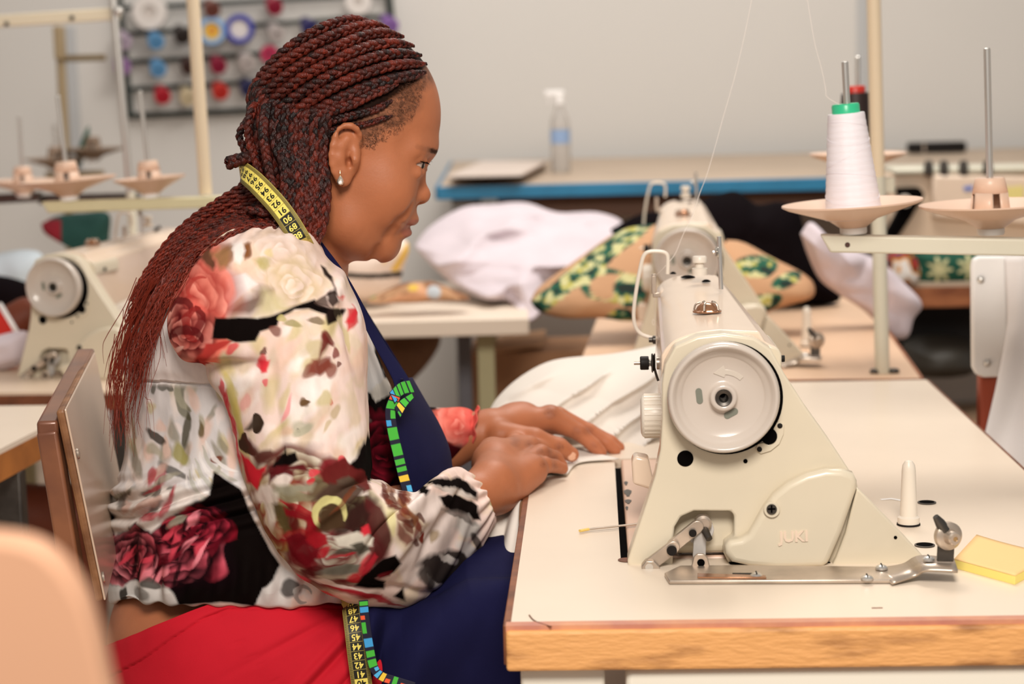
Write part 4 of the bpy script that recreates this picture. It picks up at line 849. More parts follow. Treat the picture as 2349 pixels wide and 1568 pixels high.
# ------------------------------------------------------------------ white cloth being sewn: heap on the table, edge over the table side
sw = thing('sewn_cloth', 'cream white cloth under the woman\'s hands running to the machine needle', 'cloth', PZ(1300, 1000, .75))
def sheet(name, Ls, Rs, n, m, fn=None, solid=.0016):
    """Ruled surface between two 3-D curves given by points, rippled by fn(s, t) along its normal-ish Y/Z."""
    A_, B_ = crom(Ls, n), crom(Rs, n); G = np.zeros((n, m, 3))
    for j, s in enumerate(np.linspace(0, 1, m)):
        G[:, j] = A_ * (1 - s) + B_ * s
        if fn is not None: G[:, j] += fn(s, np.linspace(0, 1, n))
    return G
puff('heap', [(1112, 965), (1135, 920), (1180, 875), (1240, 838), (1300, 822), (1400, 812), (1470, 800), (1530, 790), (1600, 800), (1610, 900), (1600, 1000), (1560, 1046), (1500, 1052), (1420, 1050), (1330, 1046), (1250, 1060), (1180, 1050), (1130, 1010)], 2.72, .12, M['cream_cloth'], None, None, parent=sw, wr=.02, ws=7, folds=.05, ridge=(.045, 17, 1.05), slope=.0006, nb=220, nr=50)
def rip(s, t): return np.stack([.006 * np.sin(9 * s + 5 * t), .012 * np.sin(11 * s + 2 * t), 0 * t], 1)
G = sheet('hang', [P(1084, 1052, 2.42), P(1076, 1110, 2.36), P(1078, 1200, 2.3), P(1070, 1300, 2.25), P(1060, 1360, 2.22)], [PZ(1255, 1070, .757), PZ(1212, 1128, .753), P(1200, 1180, 2.27), P(1193, 1280, 2.2), P(1188, 1360, 2.16)], 50, 40, rip)
grid_mesh('hanging_edge', G, M['cream_cloth'], sw, solid=.002)
G = sheet('flat', [PZ(1120, 1060, .757), PZ(1200, 1040, .757), PZ(1330, 1030, .757)], [PZ(1300, 1088, .7535), PZ(1330, 1060, .7535), PZ(1420, 1052, .7535)], 30, 14, None)
grid_mesh('flat_edge', G, M['cream_cloth'], sw, solid=.0015)

puff('black_cloth', [(-60, 640), (0, 632), (72, 655), (78, 690), (60, 728), (-60, 728)], 4.15, .06, M['black_cloth'], 'black cloth lump under the pale blue cloth at the left edge', 'cloth', wr=.015)
# ------------------------------------------------------------------ smooth solid modelling for bodies
class Solid:
    def __init__(s): s.pr = []
    def cap(s, a, b, ra, rb=None, k=.006, op=1, sc=None):
        a = np.array(a, float); b = np.array(b, float); rb = ra if rb is None else rb
        s.pr.append(('c', op, k, (a, b, ra, rb), (a + b) / 2, np.linalg.norm(b - a) / 2 + max(ra, rb))); return s
    def chain(s, pts, rs, k=.006, op=1):
        for i in range(len(pts) - 1): s.cap(pts[i], pts[i + 1], rs[i], rs[i + 1], k, op)
        return s
    def ell(s, c, r, k=.006, op=1, rot=None):
        c = np.array(c, float); r = np.array(r, float); s.pr.append(('e', op, k, (c, r, np.eye(3) if rot is None else np.array(rot, float)), c, r.max())); return s
    def ev(s, p, idx=None):
        d = np.full(len(p), 1.0, np.float32)
        for i in (range(len(s.pr)) if idx is None else idx):
            t, op, k, q, _, _ = s.pr[i]
            if t == 'c':
                a, b, ra, rb = q; ba = (b - a).astype(np.float32); L2 = max(float(ba @ ba), 1e-12); pa = p - a.astype(np.float32); h = np.clip(pa @ ba / L2, 0, 1)
                e = np.sqrt(((pa - h[:, None] * ba) ** 2).sum(1)) - (ra + (rb - ra) * h)
            else:
                c, r, R = q; l = ((p - c.astype(np.float32)) @ R.T.astype(np.float32)); u = l / r.astype(np.float32); k0 = np.sqrt((u * u).sum(1)); v = u / r.astype(np.float32); k1 = np.sqrt((v * v).sum(1)); e = k0 * (k0 - 1) / np.maximum(k1, 1e-9)
            if op > 0: h = np.maximum(k - np.abs(d - e), 0) / k; d = np.minimum(d, e) - h * h * k * .25
            else: h = np.maximum(k - np.abs(d + e), 0) / k; d = np.maximum(d, -e) + h * h * k * .25
        return d
    def mesh(s, vox, nb=16):
        lo = np.min([c - r for *_, c, r in s.pr], 0) - .02; hi = np.max([c + r for *_, c, r in s.pr], 0) + .02
        n = np.ceil((hi - lo) / (vox * nb)).astype(int); B = vox * nb
        ii = np.stack(np.meshgrid(*[np.arange(k) for k in n], indexing='ij'), -1).reshape(-1, 3)
        cen = (lo + (ii + .5) * B).astype(np.float32); dc = s.ev(cen); ii = ii[np.abs(dc) < B * .87 + .012]
        loc = np.stack(np.meshgrid(*[np.arange(nb + 1)] * 3, indexing='ij'), -1).reshape(-1, 3)
        C0 = np.array([c for *_, c, r in s.pr]); R0 = np.array([r for *_, r in s.pr]); keys = []; pos = []; edges = [[], [], []]
        KS = np.int64(1 << 20)
        def key(c): return (c[..., 0].astype(np.int64) * KS + c[..., 1]) * KS + c[..., 2]
        for b in ii:
            o = lo + b * B; cc = o + B / 2; idx = np.nonzero(np.linalg.norm(C0 - cc, axis=1) - R0 < B * .87 + .03)[0]
            if len(idx) == 0: continue
            d = s.ev((o + loc * vox).astype(np.float32), idx).reshape(nb + 1, nb + 1, nb + 1)
            if d.min() > 0 or d.max() < 0: continue
            sg = d < 0; acc = np.zeros((nb, nb, nb, 3)); cnt = np.zeros((nb, nb, nb))
            for ax in range(3):
                sl0 = [slice(None)] * 3; sl1 = [slice(None)] * 3; sl0[ax] = slice(0, nb); sl1[ax] = slice(1, nb + 1)
                a, c = d[tuple(sl0)], d[tuple(sl1)]; cr = (a < 0) != (c < 0); t = np.where(cr, a / np.where(cr, a - c, 1), 0)
                o1, o2 = [x for x in range(3) if x != ax]
                for i in (0, 1):
                    for j in (0, 1):
                        sl = [slice(0, nb)] * 3; sl[o1] = slice(i, i + nb); sl[o2] = slice(j, j + nb); m = cr[tuple(sl)]; tt = t[tuple(sl)]
                        cnt += m; acc[..., ax] += np.where(m, tt, 0); acc[..., o1] += m * i; acc[..., o2] += m * j
                sl = [slice(0, nb)] * 3; m = cr[tuple(sl)]; e = np.argwhere(m)
                if len(e): edges[ax].append(np.c_[e + b * nb, a[tuple(sl)][m] < 0])
            cell = np.argwhere(cnt > 0)
            if len(cell):
                v = acc[cnt > 0] / cnt[cnt > 0][:, None]; keys.append(key(cell + b * nb)); pos.append(lo + (cell + b * nb + v) * vox)
        keys = np.concatenate(keys); pos = np.concatenate(pos); od = np.argsort(keys); keys = keys[od]; pos = pos[od]
        Q = []
        for ax in range(3):
            e = np.concatenate(edges[ax]); c = e[:, :3]; inside = e[:, 3].astype(bool); o1, o2 = [x for x in range(3) if x != ax]; q = []
            for i, j in ((0, 0), (1, 0), (1, 1), (0, 1)):
                k = c.copy(); k[:, o1] -= i; k[:, o2] -= j; kk = key(k); f = np.searchsorted(keys, kk); f = np.minimum(f, len(keys) - 1); q.append(np.where(keys[f] == kk, f, -1))
            q = np.stack(q, 1); ok = (q >= 0).all(1); q = q[ok]; fl = inside[ok] ^ (ax == 1); q[fl] = q[fl][:, ::-1]; Q.append(q)
        Q = np.concatenate(Q)
        # one relaxing pass
        for _ in range(2):
            S = np.zeros_like(pos); n_ = np.zeros(len(pos))
            for a in range(4):
                np.add.at(S, Q[:, a], pos[Q[:, (a + 1) % 4]]); np.add.at(n_, Q[:, a], 1)
            m = n_ > 0; pos[m] = pos[m] * .5 + S[m] / n_[m][:, None] * .5
        return pos, Q

M['skin'] = mat('brown_skin', '#A06038', .50, attr='col', sss=.12, spec=.45, bump=.06, bscale=420, var=.10, scale=30)
_nt = M['skin'].node_tree; _b = _nt.nodes['Principled BSDF']; _at = [n for n in _nt.nodes if n.type == 'ATTRIBUTE'][0]; _mr = _nt.nodes.new('ShaderNodeMapRange')   # bare scalp and brows are matter than skin
_mr.inputs['From Min'].default_value = .02; _mr.inputs['From Max'].default_value = .16; _mr.inputs['To Min'].default_value = .03; _mr.inputs['To Max'].default_value = .5; _nt.links.new(_at.outputs['Fac'], _mr.inputs['Value']); _nt.links.new(_mr.outputs[0], _b.inputs['Specular IOR Level'])
YH = 2.24; PXM = YH / FPX            # head mid plane; metres per pixel there
body = Solid()
def near(px, py, t): return P(px, py, YH - t)
def mir(p): return np.array([p[0], 2 * YH - p[1], p[2]])
def r_(px): return px * PXM
ct = math.radians(1.4)
# skull, face, jaw, neck
body.ell(P(797, 262, YH), (r_(213), .079, r_(205)), .01)
body.ell(P(862, 415, YH), (r_(92), .064, r_(148)), .03)
body.ell(P(878, 486, YH), (r_(70), .043, r_(44)), .016)
body.ell(P(880, 559, YH), (r_(34), .027, r_(37)), .012)
body.ell(P(822, 540, YH), (r_(66), .052, r_(56)), .012)
body.cap(P(732, 430, YH), P(640, 620, YH), .060, .059, .015)
for sd in (0, 1):
    f = (lambda p: p) if sd == 0 else mir
    body.cap(f(near(785, 395, .045)), f(near(800, 500, .042)), r_(48), r_(50), .025); body.cap(f(near(800, 505, .042)), f(near(868, 555, .012)), r_(46), r_(34), .02)
    body.ell(f(near(888, 432, .042)), (r_(60), .026, r_(72)), .022)
    body.cap(f(near(976, 338, .012)), f(near(950, 342, .042)), r_(22), r_(20), .016)
    body.ell(f(near(978, 379, .036)), (r_(23), .017, r_(15)), .012, -1)
# nose
body.chain([P(960, 362, YH), P(955, 400, YH), P(964, 440, YH)], [r_(13), r_(14), r_(18)], .008)
body.ell(P(967, 448, YH), (r_(20), .0115, r_(19)), .007)
for sd in (0, 1):
    f = (lambda p: p) if sd == 0 else mir
    body.ell(f(near(948, 454, .0125)), (r_(15), .0075, r_(13)), .006)
    body.ell(f(near(962, 468, .0075)), (r_(11), .0032, r_(5)), .002, -1)
    # eyelids
    body.cap(f(near(943, 377, .0475)), f(near(950, 378, .0445)), r_(5), r_(4), .003)
    body.chain([f(near(944, 371, .048)), f(near(962, 367, .043)), f(near(975, 368.5, .033)), f(near(966, 371, .019))], [r_(5.5), r_(5.5), r_(5.5), r_(5)], .0025)
    body.chain([f(near(946, 354, .046)), f(near(963, 352, .039)), f(near(970, 355, .026))], [r_(8), r_(9), r_(9)], .006)
    body.chain([f(near(947, 384, .047)), f(near(959, 386.5, .042)), f(near(968, 386, .032)), f(near(962, 386, .019))], [r_(5.5), r_(5.5), r_(5.5), r_(5)], .0025)
    body.chain([f(near(944, 397, .047)), f(near(957, 399, .043)), f(near(966, 397, .033)), f(near(962, 395, .018))], [r_(8), r_(8), r_(7), r_(6)], .004)
body.ell(P(932, 505, YH), (r_(29), .0215, r_(15)), .008); body.ell(P(918, 535, YH), (r_(28), .0185, r_(14)), .005)
body.cap(near(938, 560, .014), mir(near(938, 560, .014)), r_(9), r_(9), .007, -1)
def probe(px, py, inset):      # the point of the near surface under this pixel, moved in along the view
    d = ray(px, py); d = d / np.linalg.norm(d); t0 = (YH - .13) / d[1]; t = t0
    for _ in range(60):
        e = float(body.ev((CAM + d * t)[None].astype(np.float32))[0]); t += max(e, -.002) * .7
        if abs(e) < .0003: break
    return CAM + d * (t + inset)
fold = [probe(*q, -.0012) for q in ((948, 470), (936, 492), (917, 508), (900, 528), (888, 545))]
mouth = [P(964, 522, YH)] + [probe(*q, .0005) for q in ((947, 521), (935, 517), (921, 512))]
body.cap(near(857, 600, .016), mir(near(857, 600, .016)), r_(6), r_(6), .008, -1)
crease = [probe(*q, -.001) for q in ((868, 572), (858, 592))]
for sd in (0, 1):
    f = (lambda p: p) if sd == 0 else mir
    body.chain([f(q) for q in fold], [r_(3.5), r_(4.5), r_(4.5), r_(4), r_(3)], .010, -1)
    body.chain([f(q) for q in mouth], [r_(3.5), r_(3.5), r_(3), r_(2.4)], .003, -1)
    body.chain([f(q) for q in crease], [r_(3), r_(5)], .012, -1)
# ears
for sd in (0, 1):
    f = (lambda p: p) if sd == 0 else mir
    body.ell(f(near(795, 350, .079)), (r_(30), .0075, r_(60)), .006)
    body.ell(f(near(776, 360, .083)), (r_(12), .005, r_(44)), .004); body.ell(f(near(787, 409, .0835)), (r_(19), .006, r_(20)), .005)
    rim = crom([(828, 326, .076), (822, 300, .084), (803, 288, .089), (783, 294, .091), (768, 318, .092), (761, 352, .092), (764, 384, .090), (774, 406, .087)], 12)
    body.chain([f(near(*q)) for q in rim], list(r_(np.interp(np.arange(12), [0, 3, 8, 11], [5, 7, 7, 8]))), .003)
    body.ell(f(near(803, 362, .0945)), (r_(16), .012, r_(30)), .003, -1); body.ell(f(near(792, 308, .0935)), (r_(16), .006, r_(12)), .004, -1)
    body.chain([f(near(795, 318, .086)), f(near(783, 335, .088)), f(near(779, 362, .0885)), f(near(788, 390, .087))], [r_(5), r_(6), r_(6), r_(6)], .008)
    body.chain([f(near(815, 350, .082)), f(near(813, 366, .086)), f(near(812, 378, .083))], [r_(8), r_(8), r_(7)], .007)
    body.ell(f(near(800, 372, .088)), (r_(7), .009, r_(12)), .002, -1)
# trunk (under the clothes), hips, legs
YM = 2.29
body.ell(P(600, 800, YM), (.105, .145, .17), .05); body.ell(P(580, 1110, YM), (.115, .14, .17), .05); body.ell(P(520, 1470, YM), (.138, .168, .14), .05)
SHR, ELR, WRR = P(635, 655, 2.13), P(742, 1228, 2.10), P(1112, 1130, 2.262)
SHL, ELL_, WRL = P(690, 660, 2.46), P(790, 1150, 2.50), P(1085, 997, 2.495)
body.chain([P(650, 600, YM), SHR, ELR, WRR], [.055, .047, .040, .0265], .02)
body.chain([P(680, 610, YM), SHL, ELL_, WRL], [.055, .047, .040, .0265], .02)
for hy, kx in ((2.205, 1050), (2.385, 1040)):
    hp = P(500, 1560, hy); kn = P(kx, 1640, hy); an = np.array([kn[0] - .03, hy, .09]); body.chain([hp, kn, an], [.082, .064, .045], .03)
    body.cap(an + np.array([-.02, 0, -.04]), an + np.array([.15, 0, -.055]), .04, .03, .02)
# right hand: loosely curled, knuckles up, little finger towards the camera
wr = P(1122, 1118, 2.275)
body.cap(WRR, wr, .0265, .025, .01); body.cap(P(1128, 1100, 2.275), P(1135, 1060, 2.34), .025, .023, .012)
body.cap(P(1138, 1122, 2.285), P(1218, 1078, 2.345), .030, .0205, .012); body.cap(P(1135, 1062, 2.34), P(1195, 1030, 2.42), .026, .018, .014)
kn = [P(1182, 1015, 2.445), P(1214, 1022, 2.425), P(1240, 1040, 2.395), P(1247, 1066, 2.362)]
for q, r0 in zip(kn, (.0125, .0125, .0118, .0108)): body.cap(wr + (q - wr) * .35, q, .015, r0, .0045)
body.chain([kn[0], P(1228, 1020, 2.49), P(1250, 1048, 2.49)], [.0115, .0095, .008], .005)
body.chain([kn[1], P(1258, 1034, 2.46), P(1272, 1062, 2.455)], [.0118, .0095, .008], .004)
body.chain([kn[2], P(1273, 1050, 2.42), P(1288, 1068, 2.42)], [.0112, .0092, .008], .0035)
body.chain([kn[3], P(1272, 1068, 2.385), P(1291, 1074, 2.398)], [.0105, .0082, .0072], .003)
body.chain([P(1130, 1035, 2.36), P(1172, 1042, 2.45), P(1225, 1060, 2.47), P(1258, 1072, 2.475)], [.018, .013, .0105, .0085], .006)
# left hand: flat on the cloth, thumb side towards the camera
wl = P(1120, 990, 2.50)
body.cap(WRL, wl, .0265, .0265, .01); body.cap(P(1130, 990, 2.50), P(1200, 968, 2.53), .028, .026, .012); body.cap(P(1180, 975, 2.53), P(1252, 968, 2.57), .027, .019, .012)
fl = [([(1262, 957, 2.53), (1326, 990, 2.53), (1362, 1021, 2.53), (1378, 1036, 2.53)], (.0165, .0108, .0092, .0082)),
      ([(1278, 957, 2.553), (1348, 988, 2.556), (1392, 1016, 2.557), (1411, 1031, 2.557)], (.0145, .0105, .0092, .0082)),
      ([(1282, 964, 2.576), (1352, 988, 2.580), (1400, 1012, 2.581), (1420, 1026, 2.582)], (.0135, .0098, .0086, .0078)),
      ([(1274, 974, 2.598), (1330, 992, 2.604), (1366, 1008, 2.606), (1386, 1018, 2.607)], (.0125, .0088, .0078, .0070))]
for pts, rs in fl:
    q = [P(*p) for p in pts]; body.cap(wl + (q[0] - wl) * .4, q[0], .017, rs[0] * .95, .005); body.chain(q, rs, .0035)
body.chain([P(1150, 1000, 2.475), P(1225, 1008, 2.462), P(1282, 1026, 2.468), P(1311, 1042, 2.474)], [.020, .0145, .0118, .0098], .006)
V, Q = body.mesh(.0021)
# skin tones: places that have their own colour
def face_px(V): return project(V)
q = project(V); n = fbm(V * 45, 3, 3)[:, None]; base = np.array(lin('#B56F4A')) * (1 - .22 * n) + np.array(lin('#8C4C2C')) * .22 * n; cols = np.array(base)
hd = (V[:, 1] > 2.05) & (q[:, 1] < 640)
def mixc(mask, c, a=1.0):
    m = np.clip(mask, 0, 1)[:, None] * a; cols[:] = cols * (1 - m) + np.array(lin(c)) * m
lipc = np.abs(V[:, 1] - YH) < .027; lips = np.maximum(1.15 - np.hypot((q[:, 0] - 944) / 26, (q[:, 1] - 513) / 11), 1.15 - np.hypot((q[:, 0] - 936) / 17, (q[:, 1] - 533 + (q[:, 0] - 936) * -.35) / 15)) * 3 * hd * lipc
mixc(lips, '#9C5A4C', .8)
br = [np.hypot(q[:, 0] - (958 + 41 * t), (q[:, 1] - (337 + 11 * t)) * 1.0) for t in np.linspace(0, 1, 10)]
bd = np.clip((7.5 - np.minimum.reduce(br)) / 3, 0, 1) * hd; mixc(bd * np.clip((q[:, 0] - 976) / 14, .18, 1), '#1E0F0B', .92)
hl = np.interp(q[:, 1], [30, 150, 185, 215, 250, 285, 300, 330], [990, 990, 985, 950, 945, 915, 860, 835]); st = (hl + 30 - q[:, 0]) / 36
mixc(np.clip(st, 0, 1) * hd * (1 - (np.abs(V[:, 1] - YH) > .0805)) * np.clip((345 - q[:, 1]) / 25, 0, 1) * (.85 + 1.3 * (fbm(V * 260, 8, 2) - .5)), '#54382A', .8)
ear_ = np.abs(np.abs(V[:, 1] - YH)) > .0805
sk = (1 - ear_) * np.clip((np.interp(q[:, 1], [30, 150, 190, 240, 280, 300, 420], [990, 985, 960, 885, 830, 760, 735]) - q[:, 0]) / 14, 0, 1) * hd * (q[:, 1] < 430); mixc(sk, '#120A08', .95)
for kx, ky, kr in ((1326, 990, 17), (1348, 986, 14), (1352, 988, 13), (1282, 1025, 14), (1362, 1021, 10), (1258, 1034, 11), (1273, 1050, 10), (1272, 1067, 9), (1240, 1036, 12), (1247, 1064, 11), (1182, 1012, 14), (1214, 1018, 12), (1264, 945, 18)):
    kd = np.hypot(q[:, 0] - kx, q[:, 1] - ky) / kr; mixc(np.clip(1.1 - kd, 0, 1) * (V[:, 1] > 2.2) * (q[:, 0] > 1060), '#6E3A26', .45 + .3 * 0)
    mixc(np.clip(1 - np.abs(np.sin(kd * 6 + 4 * fbm(V * 90, 2, 1))) * 4, 0, 1) * (kd < 1) * (V[:, 1] > 2.2), '#4E2618', .35)
arm = (q[:, 0] > 1060) & (V[:, 2] < .95); tips = arm & (q[:, 0] > 1280); mixc(tips * np.clip((q[:, 0] - 1280) / 120, 0, 1), '#C47A58', .5)
person = thing('person', 'seated woman with long red braids in floral blouse and navy apron, sewing', 'person', P(560, 1600, YM) * [1, 1, 0])
o_body = np_mesh('body', V, Q, M['skin'], person, np.clip(cols, 0, 1))
# eyes, lashes, earring, thumb nail
for sd in (0, 1):
    f = (lambda p: p) if sd == 0 else mir
    e = f(near(950, 377, .032)); eb = MB().lathe(e, (1, 0, -.15), [(.0112 * math.sin(a), -.0112 * math.cos(a)) for a in np.linspace(0.02, math.pi - .02, 16)], 24).build('eyeball', mat('eye_white', '#B59E90', .2), person)
    ax = np.array([.93, -.2 if sd == 0 else .2, -.3]); ax /= np.linalg.norm(ax)
    MB().lathe(e + ax * .0102, ax, [(.0055, 0), (.0045, .001), (0, .0014)], 20, cap=False).build('iris', mat('dark_iris', '#1B0E0A', .1), eb)
    for k in range(7):
        t = k / 6; a = f(near(961 + 16 * t, 368 + 2 * t, .044 - .016 * t)); b = f(near(970 + 13 * t, 372 + 3 * t, .047 - .016 * t)); c = f(near(976 + 11 * t, 374 + 4 * t, .048 - .016 * t))
        MB().tube(crom([a, b, c], 6), [.0004, .0004, .0004, .0003, .0002, .00015], 5).build('eyelash', M['black'], person)
er = near(781, 412, .0925)
st_ = MB().tube(crom([er + EZ * .010, er + EZ * .006 + np.array([0, -.0015, 0]), er + EZ * .004], 6), .0007, 6).build('earring', mat('pale_gold', '#E8C8A0', .2, metal=1), person)
prop(st_, 'pear shaped stud earring with clear stones')
MB().lathe(er - EZ * .0065, EZ, [(0, 0), (.0028, .0012), (.004, .004), (.0032, .007), (.0012, .0105), (0, .0112)], 14, cap=False).build('setting', mat('crystal_gold', '#EBDCCB', .12, metal=.8), st_, smooth=False)
MB().lathe(er + np.array([0, -.0035, -.003]), (0, -1, .1), [(.0024, 0), (.0018, .001), (0, .0014)], 8, cap=False).build('gem', mat('clear_gem', '#FFF4EA', .05, metal=.3), st_, smooth=False)
nl = P(1312, 1046, 2.474 - .009); MB().lathe(nl, (.35, -.8, -.1), [(.0062, -.001), (.0055, .0008), (.003, .0015), (0, .0017)], 16, cap=False).build('thumb_nail', mat('nail', '#E0AE92', .25), person)

# ------------------------------------------------------------------ the sewer at the far left, only an arm in view
p2 = Solid()
p2.ell(P(-350, 900, 3.8), (.13, .19, .30), .05); p2.ell(P(-300, 520, 3.8), (.095, .075, .12), .03); p2.cap(P(-320, 620, 3.8), P(-310, 560, 3.8), .055, .05, .03)
p2.chain([P(-330, 690, 3.64), P(-130, 830, 3.58), P(62, 725, 3.62)], [.055, .045, .034], .02); p2.chain([P(-330, 690, 3.93), P(-150, 820, 3.9), P(40, 775, 3.86)], [.055, .045, .03], .02)
p2.cap(P(62, 725, 3.62), P(150, 742, 3.66), .033, .026, .01)
for k in range(4): p2.chain([P(140, 735 + 6 * k, 3.64 + .02 * k), P(190, 748 + 5 * k, 3.645 + .02 * k), P(215, 768, 3.65 + .02 * k)], [.011, .009, .008], .005)
p2.chain([P(110, 745, 3.63), P(150, 765, 3.61), P(180, 772, 3.62)], [.014, .011, .009], .006)
for y_ in (3.7, 3.9):
    a = P(-330, 1180, y_); p2.chain([a, a + np.array([.42, 0, -.02]), a + np.array([.40, 0, -.42])], [.085, .062, .045], .03); p2.cap(a + np.array([.40, 0, -.44]), a + np.array([.52, 0, -.46]), .035, .028, .02)
V2, Q2 = p2.mesh(.006); pers2 = thing('person', 'person in a red sleeve reaching behind the yellowish machine, cut by the left edge', 'person', P(-350, 1200, 3.8) * [1, 1, 0])
np_mesh('body', V2, Q2, M['skin'], pers2, np.tile(lin('#7A402C'), (len(V2), 1)))
sl = [P(-345, 668, 3.65), P(-230, 765, 3.61), P(-130, 826, 3.575), P(-50, 790, 3.59), P(28, 747, 3.612)]
MB().tube(crom(sl, 40), list(np.interp(np.linspace(0, 1, 40), [0, .5, 1], [.075, .062, .046])), 20).build('sleeve', mat('red_jersey', '#C8281C', .8), pers2)
MB().lathe(P(-350, 1180, 3.8), EZ, [(.02, 0), (.2, 0), (.215, .2), (.2, .5), (.13, .62), (.07, .66)], 32).build('shirt', mat('red_jersey_body', '#C8281C', .8), pers2)
MB().lathe(P(24, 749, 3.611), P(40, 740, 3.615) - P(24, 749, 3.611), [(.0475, 0), (.0485, .002), (.0480, .007), (.0455, .009)], 24, cap=False).build('cuff', M['white_plastic'], pers2)
# ------------------------------------------------------------------ clothes: lofts along traced sections, given at their own depth
def loft(sec, n, m, seed=0, fold=.004, fs=(40, 14), power=2.0, wr=None, noff=0.0):
    """sec rows: (ax, ay, bx, by, Ycentre, half depth): a section from pixel a to pixel b at that depth. Returns grid (n, m, 3); column 0 at a, going round by the near side."""
    S = crom(sec, n); G = np.zeros((n, m, 3)); th = np.linspace(0, 2 * math.pi, m, endpoint=False); e = 2.0 / power
    cs, sn = np.cos(th), np.sin(th); cx = np.sign(cs) * np.abs(cs) ** e; sx = np.sign(sn) * np.abs(sn) ** e
    for i, (ax, ay, bx, by, Y, h) in enumerate(S):
        px = (ax + bx) / 2 + cx * (ax - bx) / 2; py = (ay + by) / 2 + cx * (ay - by) / 2
        d = FPX * _F + (px - 1174.5)[:, None] * _R + (784.0 - py)[:, None] * _U
        G[i] = CAM + d * ((Y - sx * h) / d[:, 1])[:, None]
    return G
def normals(G):
    du = np.gradient(G, axis=0); dv = np.roll(G, -1, 1) - np.roll(G, 1, 1); n = np.cross(du, dv); n /= np.maximum(np.linalg.norm(n, axis=2, keepdims=True), 1e-9); c = G.mean(1, keepdims=True)
    s = np.sign(((G - c) * n).sum(2).mean()); return n * (s if s else 1)
def lerp(a, b, t): return a + (b - a) * t
